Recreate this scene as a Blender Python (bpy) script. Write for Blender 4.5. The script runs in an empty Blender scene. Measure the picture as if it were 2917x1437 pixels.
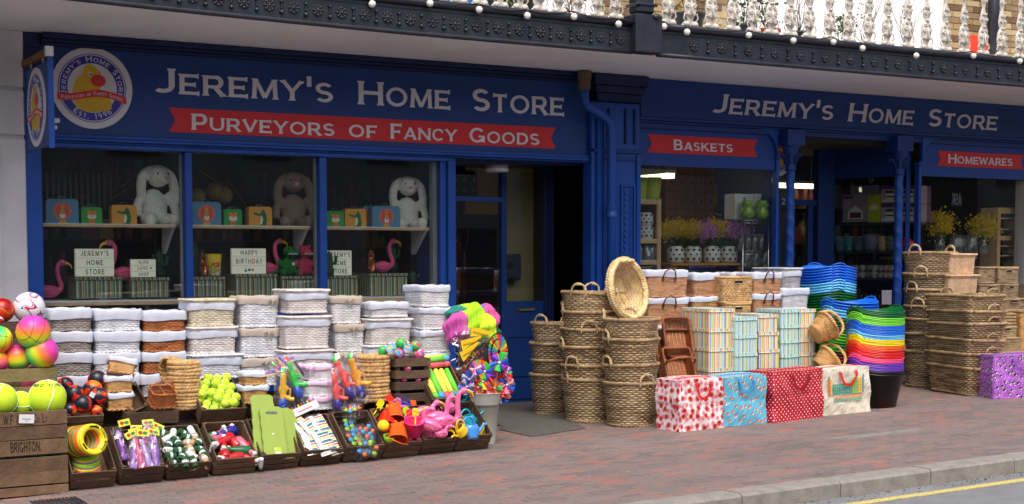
import bpy,math,random
from mathutils import Matrix,Vector,Euler
random.seed(7)
PI=math.pi
R=math.radians
SC=bpy.context.scene
COL=SC.collection
# ---------------------------------------------------------------- camera, world, sun, exposure
CAM_H=1.58
FPX=4246.4
YAW,PITCH=R(30),0.0675
cam_d=bpy.data.cameras.new('camera')
cam=bpy.data.objects.new('camera',cam_d)
COL.objects.link(cam)
cam.location=(0,0,CAM_H)
cam.rotation_euler=Euler((PI/2-PITCH,0,-YAW),'XYZ')
cam_d.sensor_width=36
cam_d.lens=52.41
cam_d.shift_y=0.1064
cam_d.clip_end=500
cam_d.clip_start=0.05
SC.camera=cam
SUN_EL,SUN_AZ=R(60),R(200)
world=bpy.data.worlds.new('World')
SC.world=world
world.use_nodes=True
wn=world.node_tree
sky=wn.nodes.new('ShaderNodeTexSky')
sky.sky_type='NISHITA'
sky.sun_disc=False
sky.sun_elevation=SUN_EL
sky.sun_rotation=SUN_AZ
sky.air_density=1.0
sky.dust_density=6.0
sky.ozone_density=0.6
wn.links.new(sky.outputs[0],wn.nodes['Background'].inputs[0])
wn.nodes['Background'].inputs[1].default_value=0.148
sun_d=bpy.data.lights.new('sun','SUN')
sun_d.energy=0.75
sun_d.angle=R(40)
sun_d.color=(1.0,0.98,0.95)
sun=bpy.data.objects.new('sun',sun_d)
COL.objects.link(sun)
_dir=Vector((math.sin(SUN_AZ)*math.cos(SUN_EL),math.cos(SUN_AZ)*math.cos(SUN_EL),math.sin(SUN_EL)))
sun.rotation_euler=(-_dir).to_track_quat('-Z','Y').to_euler()
SC.view_settings.view_transform='Standard'
SC.view_settings.look='None'
SC.view_settings.exposure=0.6
SC.view_settings.gamma=1
SC.view_settings.use_curve_mapping=False
SC.cycles.max_bounces=6
SC.cycles.transparent_max_bounces=16
SC.cycles.caustics_reflective=False
SC.cycles.caustics_refractive=False
# ---------------------------------------------------------------- measuring: a photo pixel on a real plane
PPY=741.7+FPX*math.tan(PITCH)
_c,_s,_cp,_sp=math.cos(YAW),math.sin(YAW),math.cos(PITCH),math.sin(PITCH)
def ray(px,py):
 u=(px-1458.5)/FPX
 v=-(py-PPY)/FPX
 return(_s*_cp+u*_c+v*_s*_sp,_c*_cp-u*_s+v*_c*_sp,-_sp+v*_cp)
YF=13.7
def W(px,py,Y=YF):
 d=ray(px,py); t=Y/d[1]
 return Vector((d[0]*t,Y,CAM_H+d[2]*t))
SLOPE,X0=0.0262,7.9
def gz(x):
 return SLOPE*(x-X0)
def G(px,py):
 d=ray(px,py)
 t=(-SLOPE*X0-CAM_H)/(d[2]-SLOPE*d[0])
 return Vector((d[0]*t,d[1]*t,CAM_H+d[2]*t))
def FR(xl,xr,yt,yb,Y):
 a=W(xl,(yt+yb)/2,Y).x; b=W(xr,(yt+yb)/2,Y).x
 xm=(xl+xr)/2
 return a,b,W(xm,yb,Y).z,W(xm,yt,Y).z
# ---------------------------------------------------------------- materials
def lin(c):
 out=[]
 for v in c[:3]:
  v=v/255.0
  out.append(v/12.92 if v<=0.04045 else((v+0.055)/1.055)**2.4)
 return(out[0],out[1],out[2],1)
MATS={}
def nodes(m):
 m.use_nodes=True
 nt=m.node_tree
 return nt,nt.nodes['Principled BSDF']
def N(nt,t,**kw):
 n=nt.nodes.new(t)
 for k,v in kw.items():
  if k.startswith('i_'):
   n.inputs[k[2:].replace('_',' ')].default_value=v
  else:
   setattr(n,k,v)
 return n
def mixcol(nt,fac,a,b,blend='MIX'):
 n=nt.nodes.new('ShaderNodeMix'); n.data_type='RGBA'; n.blend_type=blend
 for sock,val in((n.inputs[0],fac),(n.inputs[6],a),(n.inputs[7],b)):
  if hasattr(val,'is_output')or isinstance(val,bpy.types.NodeSocket):
   nt.links.new(val,sock)
  else:
   sock.default_value=val
 return n.outputs[2]
def math_n(nt,op,a,b=None,c=None):
 n=nt.nodes.new('ShaderNodeMath'); n.operation=op
 for i,val in enumerate((a,b,c)):
  if val is None:continue
  if isinstance(val,bpy.types.NodeSocket):nt.links.new(val,n.inputs[i])
  else:n.inputs[i].default_value=val
 return n.outputs[0]
def scale_c(c,k):
 return(min(c[0]*k,1),min(c[1]*k,1),min(c[2]*k,1),1)
def mat(name,c,rough=0.6,metal=0.0,var=0.12,vs=6.0,bump=0.0,bs=60.0,coat=0.0,spec=0.5,trans=0.0,alpha=1.0,sss=0.0,ior=1.45):
 """plain procedural material: colour with soft worn variation and a little relief"""
 if name in MATS:return MATS[name]
 m=bpy.data.materials.new(name); MATS[name]=m
 nt,b=nodes(m)
 col=lin(c)
 b.inputs['Roughness'].default_value=rough
 b.inputs['Metallic'].default_value=metal
 b.inputs['Specular IOR Level'].default_value=spec
 b.inputs['IOR'].default_value=ior
 if coat:b.inputs['Coat Weight'].default_value=coat; b.inputs['Coat Roughness'].default_value=0.08
 if trans:b.inputs['Transmission Weight'].default_value=trans
 if alpha<1:b.inputs['Alpha'].default_value=alpha
 if sss:
  b.inputs['Subsurface Weight'].default_value=sss
  b.inputs['Subsurface Radius'].default_value=(0.02,0.02,0.02)
 if var or bump:
  tc=nt.nodes.new('ShaderNodeTexCoord')
 if var:
  nz=N(nt,'ShaderNodeTexNoise'); nz.inputs['Scale'].default_value=vs; nz.inputs['Detail'].default_value=5; nz.inputs['Roughness'].default_value=0.62
  nt.links.new(tc.outputs['Object'],nz.inputs['Vector'])
  mr=N(nt,'ShaderNodeMapRange'); mr.inputs[1].default_value=0.3; mr.inputs[2].default_value=0.7
  nt.links.new(nz.outputs['Fac'],mr.inputs[0])
  o=mixcol(nt,mr.outputs[0],scale_c(col,1-var),scale_c(col,1+var))
  nt.links.new(o,b.inputs['Base Color'])
  rr=N(nt,'ShaderNodeMapRange'); rr.inputs[3].default_value=max(rough-0.1,0.02); rr.inputs[4].default_value=min(rough+0.1,1)
  nt.links.new(nz.outputs['Fac'],rr.inputs[0]); nt.links.new(rr.outputs[0],b.inputs['Roughness'])
 else:
  b.inputs['Base Color'].default_value=col
 if bump:
  n2=N(nt,'ShaderNodeTexNoise'); n2.inputs['Scale'].default_value=bs; n2.inputs['Detail'].default_value=4
  nt.links.new(tc.outputs['Object'],n2.inputs['Vector'])
  bp=N(nt,'ShaderNodeBump'); bp.inputs['Strength'].default_value=bump; bp.inputs['Distance'].default_value=0.01
  nt.links.new(n2.outputs['Fac'],bp.inputs['Height']); nt.links.new(bp.outputs[0],b.inputs['Normal'])
 return m
def emit_mat(name,c,strength):
 if name in MATS:return MATS[name]
 m=bpy.data.materials.new(name); MATS[name]=m
 nt,b=nodes(m)
 b.inputs['Base Color'].default_value=lin(c)
 b.inputs['Emission Color'].default_value=lin(c)
 b.inputs['Emission Strength'].default_value=strength
 return m
def glass_mat(name,tint=(235,240,238),refl=1.0,rough=0.0,milky=0.0):
 """thin sheet: clear, reflecting by angle"""
 if name in MATS:return MATS[name]
 m=bpy.data.materials.new(name); MATS[name]=m
 m.use_nodes=True; nt=m.node_tree; nt.nodes.clear()
 out=nt.nodes.new('ShaderNodeOutputMaterial')
 tr=nt.nodes.new('ShaderNodeBsdfTransparent'); tr.inputs[0].default_value=lin(tint)
 gl=nt.nodes.new('ShaderNodeBsdfGlossy'); gl.inputs['Roughness'].default_value=rough
 ge=nt.nodes.new('ShaderNodeNewGeometry'); dt=nt.nodes.new('ShaderNodeVectorMath'); dt.operation='DOT_PRODUCT'
 nt.links.new(ge.outputs['Normal'],dt.inputs[0]); nt.links.new(ge.outputs['Incoming'],dt.inputs[1])
 k5=math_n(nt,'POWER',math_n(nt,'SUBTRACT',1.0,math_n(nt,'ABSOLUTE',dt.outputs['Value'])),5.0)
 f=math_n(nt,'MINIMUM',math_n(nt,'MULTIPLY',math_n(nt,'ADD',math_n(nt,'MULTIPLY',k5,0.96),0.04),refl),1.0)
 mx=nt.nodes.new('ShaderNodeMixShader')
 nt.links.new(f,mx.inputs[0]); nt.links.new(tr.outputs[0],mx.inputs[1]); nt.links.new(gl.outputs[0],mx.inputs[2])
 last=mx
 if milky:
  df=nt.nodes.new('ShaderNodeBsdfDiffuse'); df.inputs[0].default_value=(0.8,0.8,0.8,1)
  m2=nt.nodes.new('ShaderNodeMixShader'); m2.inputs[0].default_value=milky
  nt.links.new(mx.outputs[0],m2.inputs[1]); nt.links.new(df.outputs[0],m2.inputs[2]); last=m2
 nt.links.new(last.outputs[0],out.inputs[0])
 return m
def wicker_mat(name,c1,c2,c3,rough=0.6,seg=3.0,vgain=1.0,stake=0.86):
 """colour that changes from strand to strand; strands are real relief, UV counts them"""
 if name in MATS:return MATS[name]
 m=bpy.data.materials.new(name); MATS[name]=m
 nt,b=nodes(m)
 uv=nt.nodes.new('ShaderNodeUVMap')
 sep=nt.nodes.new('ShaderNodeSeparateXYZ'); nt.links.new(uv.outputs[0],sep.inputs[0])
 row=math_n(nt,'FLOOR',math_n(nt,'MULTIPLY',sep.outputs[1],vgain))
 off=math_n(nt,'MULTIPLY',row,1.37)
 cel=math_n(nt,'FLOOR',math_n(nt,'DIVIDE',math_n(nt,'ADD',sep.outputs[0],off),seg))
 oi=nt.nodes.new('ShaderNodeObjectInfo')
 cmb=nt.nodes.new('ShaderNodeCombineXYZ'); nt.links.new(cel,cmb.inputs[0]); nt.links.new(row,cmb.inputs[1]); nt.links.new(oi.outputs['Random'],cmb.inputs[2])
 wnz=nt.nodes.new('ShaderNodeTexWhiteNoise'); nt.links.new(cmb.outputs[0],wnz.inputs['Vector'])
 cr=nt.nodes.new('ShaderNodeValToRGB')
 e=cr.color_ramp.elements
 e[0].position=0.0; e[0].color=lin(c1)
 e[1].position=1.0; e[1].color=lin(c3)
 x=cr.color_ramp.elements.new(0.5); x.color=lin(c2)
 nt.links.new(wnz.outputs['Value'],cr.inputs[0])
 tc=nt.nodes.new('ShaderNodeTexCoord')
 nz=N(nt,'ShaderNodeTexNoise'); nz.inputs['Scale'].default_value=14; nz.inputs['Detail'].default_value=6
 nt.links.new(tc.outputs['Object'],nz.inputs['Vector'])
 mr=N(nt,'ShaderNodeMapRange'); mr.inputs[1].default_value=0.3; mr.inputs[2].default_value=0.7; mr.inputs[3].default_value=0.78; mr.inputs[4].default_value=1.15
 nt.links.new(nz.outputs['Fac'],mr.inputs[0])
 o=mixcol(nt,1.0,cr.outputs[0],mr.outputs[0],'MULTIPLY')
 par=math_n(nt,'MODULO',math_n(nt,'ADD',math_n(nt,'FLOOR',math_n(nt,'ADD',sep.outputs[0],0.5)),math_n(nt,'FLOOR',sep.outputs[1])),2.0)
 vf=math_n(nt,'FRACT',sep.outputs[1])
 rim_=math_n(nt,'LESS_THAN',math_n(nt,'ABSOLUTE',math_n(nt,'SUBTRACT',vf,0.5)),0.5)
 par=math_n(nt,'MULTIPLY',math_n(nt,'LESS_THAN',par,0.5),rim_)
 o=mixcol(nt,par,o,mixcol(nt,1.0,o,(stake,stake,stake,1),'MULTIPLY'))  # stake factor: shade painted into the recessed cells of the weave
 nt.links.new(o,b.inputs['Base Color'])
 b.inputs['Roughness'].default_value=rough
 return m
def stripe_mat(name,cols,rough=0.6,cyc=1.0,jitter=0.0,axis=0):
 """printed stripes along U; cols = [(rgb,width),...] repeated"""
 if name in MATS:return MATS[name]
 m=bpy.data.materials.new(name); MATS[name]=m
 nt,b=nodes(m)
 uv=nt.nodes.new('ShaderNodeUVMap')
 sep=nt.nodes.new('ShaderNodeSeparateXYZ'); nt.links.new(uv.outputs[0],sep.inputs[0])
 v=sep.outputs[axis]
 fr=math_n(nt,'FRACT',math_n(nt,'DIVIDE',v,cyc))
 cr=nt.nodes.new('ShaderNodeValToRGB'); cr.color_ramp.interpolation='CONSTANT'
 tot=sum(w for _,w in cols); acc=0.0
 els=cr.color_ramp.elements
 for i,(c,w)in enumerate(cols):
  el=els[0]if i==0 else(els[1]if i==1 else els.new(acc/tot))
  el.position=acc/tot; el.color=lin(c); acc+=w
 nt.links.new(fr,cr.inputs[0])
 nt.links.new(cr.outputs[0],b.inputs['Base Color'])
 b.inputs['Roughness'].default_value=rough
 return m
# ---------------------------------------------------------------- mesh builder
class MB:
 def __init__(s):
  s.v=[]; s.f=[]; s.m=[]; s.sm=[]; s.uv=[]; s.T=Matrix.Identity(4); s.has_uv=False
 def add(s,vs,fs,mi=0,smooth=False,uvs=None):
  n=len(s.v)
  T=s.T
  s.v.extend([T@Vector(p)for p in vs])
  for k,f in enumerate(fs):
   s.f.append([i+n for i in f]); s.m.append(mi); s.sm.append(smooth)
   if uvs is not None:
    s.uv.append([uvs[i]for i in f]); s.has_uv=True
   else:
    s.uv.append(None)
  return s
 def box(s,x0,x1,y0,y1,z0,z1,mi=0,bev=0.0,uvbox=None):
  if bev and min(x1-x0,y1-y0,z1-z0)>2.2*bev:
   b=bev
   vs=[]
   for(X,Y,Z)in[(x0,y0,z0),(x1,y0,z0),(x1,y1,z0),(x0,y1,z0),(x0,y0,z1),(x1,y0,z1),(x1,y1,z1),(x0,y1,z1)]:
    sx=b if X==x0 else-b; sy=b if Y==y0 else-b; sz=b if Z==z0 else-b
    vs+=[(X,Y+sy,Z+sz),(X+sx,Y,Z+sz),(X+sx,Y+sy,Z)]
   def A(i,k):return 3*i+k
   fs=[(A(0,2),A(3,2),A(2,2),A(1,2)),(A(4,2),A(5,2),A(6,2),A(7,2)),
     (A(0,1),A(1,1),A(5,1),A(4,1)),(A(2,1),A(3,1),A(7,1),A(6,1)),
     (A(1,0),A(2,0),A(6,0),A(5,0)),(A(3,0),A(0,0),A(4,0),A(7,0))]
   for(i,j,k1,k2)in[(0,1,1,2),(1,2,0,2),(2,3,1,2),(3,0,0,2),(4,5,1,2),(5,6,0,2),(6,7,1,2),(7,4,0,2),(0,4,0,1),(1,5,0,1),(2,6,0,1),(3,7,0,1)]:
    fs.append((A(i,k1),A(j,k1),A(j,k2),A(i,k2)))
   for i in range(8):fs.append((A(i,0),A(i,1),A(i,2)))
   return s.add(vs,fs,mi)
  vs=[(x0,y0,z0),(x1,y0,z0),(x1,y1,z0),(x0,y1,z0),(x0,y0,z1),(x1,y0,z1),(x1,y1,z1),(x0,y1,z1)]
  fs=[(0,3,2,1),(4,5,6,7),(0,1,5,4),(2,3,7,6),(1,2,6,5),(3,0,4,7)]
  return s.add(vs,fs,mi)
 def ubox(s,x0,x1,y0,y1,z0,z1,mi=0):
  """box with metre UVs: u runs round the sides, v up"""
  w=x1-x0; d=y1-y0
  for(a,b_,ua,ub)in[((x0,y0),(x1,y0),0,w),((x1,y0),(x1,y1),w,w+d),((x1,y1),(x0,y1),w+d,2*w+d),((x0,y1),(x0,y0),2*w+d,2*w+2*d)]:
   s.add([(a[0],a[1],z0),(b_[0],b_[1],z0),(b_[0],b_[1],z1),(a[0],a[1],z1)],[(0,1,2,3)],mi,False,[(ua,z0),(ub,z0),(ub,z1),(ua,z1)])
  s.add([(x0,y0,z1),(x1,y0,z1),(x1,y1,z1),(x0,y1,z1)],[(0,1,2,3)],mi,False,[(0,0),(w,0),(w,d),(0,d)])
  s.add([(x0,y0,z0),(x1,y0,z0),(x1,y1,z0),(x0,y1,z0)],[(0,3,2,1)],mi,False,[(0,0),(w,0),(w,d),(0,d)])
  return s
 def tube(s,pts,r,n=8,closed=False,mi=0,smooth=True,uvlen=None,twist=0.0,flat=1.0):
  pts=[Vector(p)for p in pts]
  m=len(pts); vs=[]; uvs=[]
  prev=None; L=0.0
  for i,p in enumerate(pts):
   if closed:t=pts[(i+1)%m]-pts[i-1]
   else:t=pts[min(i+1,m-1)]-pts[max(i-1,0)]
   if t.length<1e-9:t=Vector((0,0,1))
   t.normalize()
   if prev is None:
    up=Vector((0,0,1))if abs(t.z)<0.9 else Vector((1,0,0))
    a=t.cross(up).normalized()
   else:
    a=(prev-t*prev.dot(t))
    a=a.normalized()if a.length>1e-6 else t.cross(Vector((0.3,0.5,0.8))).normalized()
   prev=a
   b=t.cross(a)
   rr=r(i/max(m-1,1))if callable(r)else r
   if i:L+=(pts[i]-pts[i-1]).length
   for k in range(n):
    an=2*PI*k/n
    vs.append(p+a*(math.cos(an)*rr)+b*(math.sin(an)*rr*flat))
  fs=[]
  rng=m if closed else m-1
  fuv=[]
  for i in range(rng):
   j=(i+1)%m
   for k in range(n):
    k2=(k+1)%n
    fs.append((i*n+k,i*n+k2,j*n+k2,j*n+k))
    if uvlen:fuv.append([(i*uvlen,k),(i*uvlen,k+1),((i+1)*uvlen,k+1),((i+1)*uvlen,k)])
  if not closed:
   fs.append(tuple(range(n-1,-1,-1))); fs.append(tuple((m-1)*n+k for k in range(n)))
   if uvlen:fuv+=[[(0,0)]*n,[(0,0)]*n]
  base=len(s.v); T=s.T
  s.v.extend([T@q for q in vs])
  for q,f in enumerate(fs):
   s.f.append([i+base for i in f]); s.m.append(mi); s.sm.append(smooth)
   s.uv.append(fuv[q]if uvlen else None)
  if uvlen:s.has_uv=True
  return s
 def lathe(s,prof,n=24,mi=0,smooth=True,c=(0,0,0),sx=1.0,sy=1.0,cap0=False,cap1=False,a0=0.0,a1=2*PI):
  full=abs(a1-a0-2*PI)<1e-6
  m=n if full else n+1
  vs=[]
  uv=[]
  for j,(r,z)in enumerate(prof):
   for k in range(m):
    a=a0+(a1-a0)*k/n
    vs.append((c[0]+math.cos(a)*r*sx,c[1]+math.sin(a)*r*sy,c[2]+z))
  base=len(s.v); T=s.T
  s.v.extend([T@Vector(q)for q in vs])
  for j in range(len(prof)-1):
   for k in range(n):
    k2=(k+1)%m
    s.f.append([base+j*m+k,base+j*m+k2,base+(j+1)*m+k2,base+(j+1)*m+k]); s.m.append(mi); s.sm.append(smooth)
    s.uv.append([(k/n,j/(len(prof)-1)),((k+1)/n,j/(len(prof)-1)),((k+1)/n,(j+1)/(len(prof)-1)),(k/n,(j+1)/(len(prof)-1))])
  s.has_uv=True
  if cap0:s.f.append([base+k for k in range(m-1,-1,-1)]); s.m.append(mi); s.sm.append(False); s.uv.append(None)
  if cap1:s.f.append([base+(len(prof)-1)*m+k for k in range(m)]); s.m.append(mi); s.sm.append(False); s.uv.append(None)
  return s
 def ball(s,c,r,n=16,mi=0,sc=(1,1,1),rot=None):
  c=Vector(c); rot=rot or Matrix.Identity(3)
  m=max(n//2,4); vs=[]; uvs=[]
  for j in range(m+1):
   th=PI*j/m
   for k in range(n+1):
    a=2*PI*k/n
    p=Vector((math.sin(th)*math.cos(a)*sc[0]*r,math.sin(th)*math.sin(a)*sc[1]*r,math.cos(th)*sc[2]*r))
    vs.append(c+rot@p); uvs.append((k/n,j/m))
  fs=[]
  for j in range(m):
   for k in range(n):
    a=j*(n+1)+k
    if j==0:fs.append((a,a+n+1,a+n+2))
    elif j==m-1:fs.append((a,a+n+1,a+1))
    else:fs.append((a,a+n+1,a+n+2,a+1))
  return s.add(vs,fs,mi,True,uvs)
 def prism(s,poly,f0,f1,mi=0,mp=None,smooth=False):
  """poly [(a,b)] extruded along the third axis; mp maps (a,b,c)->xyz"""
  mp=mp or(lambda a,b,c:(a,c,b))
  n=len(poly)
  ar=sum(poly[i][0]*poly[(i+1)%n][1]-poly[(i+1)%n][0]*poly[i][1]for i in range(n))
  vs=[mp(a,b,f0)for a,b in poly]+[mp(a,b,f1)for a,b in poly]
  fs=[tuple(range(n)),tuple(range(2*n-1,n-1,-1))]
  for i in range(n):
   j=(i+1)%n
   fs.append((i,i+n,j+n,j))
  return s.add(vs,fs,mi,smooth)
 def grid(s,fn,nu,nv,mi=0,smooth=True,uv=True):
  vs=[]; uvs=[]
  for j in range(nv+1):
   for i in range(nu+1):
    vs.append(fn(i/nu,j/nv)); uvs.append((i/nu,j/nv))
  fs=[(j*(nu+1)+i,j*(nu+1)+i+1,(j+1)*(nu+1)+i+1,(j+1)*(nu+1)+i)for j in range(nv)for i in range(nu)]
  return s.add(vs,fs,mi,smooth,uvs)
 def mesh(s,name,mats):
  me=bpy.data.meshes.new(name)
  me.from_pydata([tuple(p)for p in s.v],[],s.f)
  if not isinstance(mats,(list,tuple)):mats=[mats]
  for m in mats:me.materials.append(m)
  me.polygons.foreach_set('material_index',s.m)
  me.polygons.foreach_set('use_smooth',s.sm)
  if s.has_uv:
   lay=me.uv_layers.new(name='UVMap')
   flat=[]
   for f,u in zip(s.f,s.uv):
    if u is None:flat.extend([0.0]*(2*len(f)))
    else:
     for a in u:flat.append(a[0]); flat.append(a[1])
   lay.data.foreach_set('uv',flat)
  me.update()
  return me
 def build(s,name,mats,parent=None,**kw):
  return obj(name,s.mesh(name,mats),parent,**kw)
def obj(name,me,parent=None,loc=None,rot=None,label=None,cat=None,group=None,kind=None,fixn=False):
 o=bpy.data.objects.new(name,me); COL.objects.link(o)
 if parent:o.parent=parent
 if loc is not None:o.location=loc
 if rot is not None:o.rotation_euler=rot
 if label:o['label']=label
 if cat:o['category']=cat
 if group:o['group']=group
 if kind:o['kind']=kind
 return o
def thing(name,label,cat,loc=(0,0,0),rot=None,group=None,kind=None):
 o=bpy.data.objects.new(name,None); COL.objects.link(o)
 o.empty_display_size=0.05
 o.location=loc
 if rot is not None:o.rotation_euler=rot if len(rot)==3 else rot
 o['label']=label; o['category']=cat
 if group:o['group']=group
 if kind:o['kind']=kind
 return o
def kids(o):return[c for c in bpy.data.objects if c.parent==o]
_KC={}
def dup(root,loc,rot=None,label=None,group=None,cat=None):
 r=root.copy(); COL.objects.link(r); r.location=loc
 if rot is not None:r.rotation_euler=rot
 if label:r['label']=label
 if group:r['group']=group
 if cat:r['category']=cat
 key=root.name
 if key not in _KC:_KC[key]=[(c,kids(c))for c in kids(root)]
 for ch,gs in _KC[key]:
  c=ch.copy(); COL.objects.link(c); c.parent=r
  for g in gs:
   d=g.copy(); COL.objects.link(d); d.parent=c
 return r
ORD=['first','second','third','fourth','fifth','sixth','seventh','eighth','ninth','tenth','eleventh','twelfth','thirteenth','fourteenth','fifteenth','sixteenth','seventeenth','eighteenth','nineteenth','twentieth']
# ---------------------------------------------------------------- lettering: glyphs made of strokes
def _gl():
 w=0.2; t=0.155
 g={}
 L=lambda x0,y0,x1,y1,ww=w,s0=1,s1=1:('L',x0,y0,x1,y1,ww,s0,s1)
 A=lambda cx,cy,rx,ry,a0,a1,ww=w:('A',cx,cy,rx,ry,a0,a1,ww)
 g['J']=(0.66,[L(0.52,1,0.52,0.3,w,1,0),A(0.22,0.3,0.3,0.21,0,-130,w*0.9)])
 g['E']=(0.84,[L(0.12,0,0.12,1),L(0.12,0.925,0.8,0.925,t,0,1),L(0.12,0.5,0.68,0.5,t,0,1),L(0.12,0.075,0.82,0.075,t,0,1)])
 g['R']=(0.94,[L(0.12,0,0.12,1),L(0.12,0.925,0.56,0.925,t,0,0),L(0.12,0.45,0.56,0.45,t,0,0),A(0.56,0.69,0.2,0.238,90,-90,w),L(0.5,0.45,0.84,0.0,w,0,1)])
 g['M']=(1.16,[L(0.12,0,0.16,1,w*.9),L(0.18,0.96,0.58,0.06,w*.9,0,0),L(0.98,0.96,0.58,0.06,w*.8,0,0),L(1.04,0,1.0,1,w*.9)])
 g['Y']=(0.96,[L(0.48,0,0.48,0.46,w,1,0),L(0.08,1,0.48,0.44,w*.9,1,0),L(0.88,1,0.48,0.44,w*.8,1,0)])
 g["'"]=(0.24,[L(0.12,1.05,0.12,0.62,w*.8,0,0)])
 g['S']=(0.8,[A(0.4,0.71,0.29,0.21,30,90,t*1.1),A(0.4,0.71,0.29,0.21,90,270,w*.95),A(0.4,0.29,0.3,0.21,90,-90,w*.95),A(0.4,0.29,0.3,0.21,-90,-150,t*1.1)])
 g['H']=(1.04,[L(0.12,0,0.12,1),L(0.92,0,0.92,1),L(0.12,0.52,0.92,0.52,t,0,0)])
 g['O']=(1.12,[A(0.56,0.5,0.45,0.43,0,360,w*.9)])
 g['T']=(0.88,[L(0.44,0,0.44,0.95,w,1,0),L(0.06,0.925,0.82,0.925,t,1,1)])
 g['P']=(0.82,[L(0.12,0,0.12,1),L(0.12,0.925,0.5,0.925,t,0,0),L(0.12,0.4,0.5,0.4,t,0,0),A(0.5,0.665,0.21,0.262,90,-90,w)])
 g['U']=(0.98,[L(0.12,1,0.12,0.38,w,1,0),L(0.86,1,0.86,0.38,w*.9,1,0),A(0.49,0.38,0.37,0.3,180,360,w*.9)])
 g['V']=(0.98,[L(0.08,1,0.49,0.03,w,1,0),L(0.9,1,0.49,0.03,w*.85,1,0)])
 g['F']=(0.78,[L(0.12,0,0.12,1),L(0.12,0.925,0.74,0.925,t,0,1),L(0.12,0.48,0.62,0.48,t,0,1)])
 g['A']=(1.02,[L(0.08,0,0.51,0.98,w*.8,1,0),L(0.94,0,0.51,0.98,w,1,0),L(0.26,0.3,0.76,0.3,t,0,0)])
 g['N']=(1.06,[L(0.12,0,0.12,1,w*.85),L(0.94,0,0.94,1,w*.85),L(0.14,0.95,0.92,0.05,w,0,0)])
 g['C']=(0.98,[A(0.52,0.5,0.42,0.43,40,320,w*.9),L(0.84,0.62,0.84,0.9,0.07,0,0)])
 g['G']=(1.06,[A(0.52,0.5,0.43,0.43,40,325,w*.9),L(0.9,0.04,0.9,0.42,w,0,0),L(0.6,0.42,1.0,0.42,t*.8,0,0)])
 g['D']=(1.02,[L(0.12,0,0.12,1),L(0.12,0.925,0.48,0.925,t,0,0),L(0.12,0.075,0.48,0.075,t,0,0),A(0.48,0.5,0.4,0.425,90,-90,w)])
 g['B']=(0.88,[L(0.12,0,0.12,1),L(0.12,0.93,0.5,0.93,t,0,0),L(0.12,0.52,0.55,0.52,t,0,0),L(0.12,0.07,0.54,0.07,t,0,0),A(0.5,0.725,0.19,0.2,90,-90,w*.9),A(0.54,0.295,0.21,0.225,90,-90,w)])
 g['K']=(0.98,[L(0.12,0,0.12,1),L(0.18,0.42,0.78,1,w*.8,0,1),L(0.4,0.56,0.86,0,w,0,1)])
 g['W']=(1.36,[L(0.06,1,0.38,0.04,w,1,0),L(0.68,0.96,0.38,0.04,w*.75,0,0),L(0.68,0.96,0.98,0.04,w,0,0),L(1.3,1,0.98,0.04,w*.75,1,0)])
 g['L']=(0.78,[L(0.12,0,0.12,1),L(0.12,0.075,0.76,0.075,t,0,1)])
 g['I']=(0.34,[L(0.17,0,0.17,1)])
 g['1']=(0.45,[L(0.27,0,0.27,1,w,1,0),L(0.08,0.8,0.27,0.96,t,0,0)])
 g['9']=(0.78,[A(0.39,0.68,0.27,0.25,0,360,w*.8),A(0.3,0.5,0.36,0.43,20,-75,w*.8)])
 g['6']=(0.78,[A(0.39,0.31,0.27,0.25,0,360,w*.8),A(0.48,0.5,0.36,0.43,200,105,w*.8)])
 g['2']=(0.72,[A(0.36,0.7,0.25,0.24,160,-40,w*.8),L(0.56,0.56,0.12,0.08,w*.8,0,0),L(0.08,0.075,0.66,0.075,t,0,0)])
 g['&']=(0.9,[A(0.38,0.76,0.18,0.18,0,360,w*.7),A(0.36,0.27,0.26,0.22,30,300,w*.8),L(0.25,0.62,0.8,0.02,w*.8,0,0),L(0.62,0.28,0.8,0.5,w*.6,0,0)])
 g['.']=(0.26,[L(0.13,0.0,0.13,0.17,w,0,0)])
 g['#']=(0.7,[L(0.2,0.1,0.3,0.9,.1,0,0),L(0.45,0.1,0.55,0.9,.1,0,0),L(0.05,0.35,0.65,0.35,.1,0,0),L(0.08,0.65,0.68,0.65,.1,0,0)])
 g[' ']=(0.6,[])
 return g
GLY=_gl()
def text_w(txt,small=0.8,gap=0.1,wk=1.0):
 x=0
 for ch in txt:
  k=1.0
  c=ch
  if ch.islower():k=small; c=ch.upper()
  x+=(GLY[c][0]*k+gap)*wk
 return x-gap*wk
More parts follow.
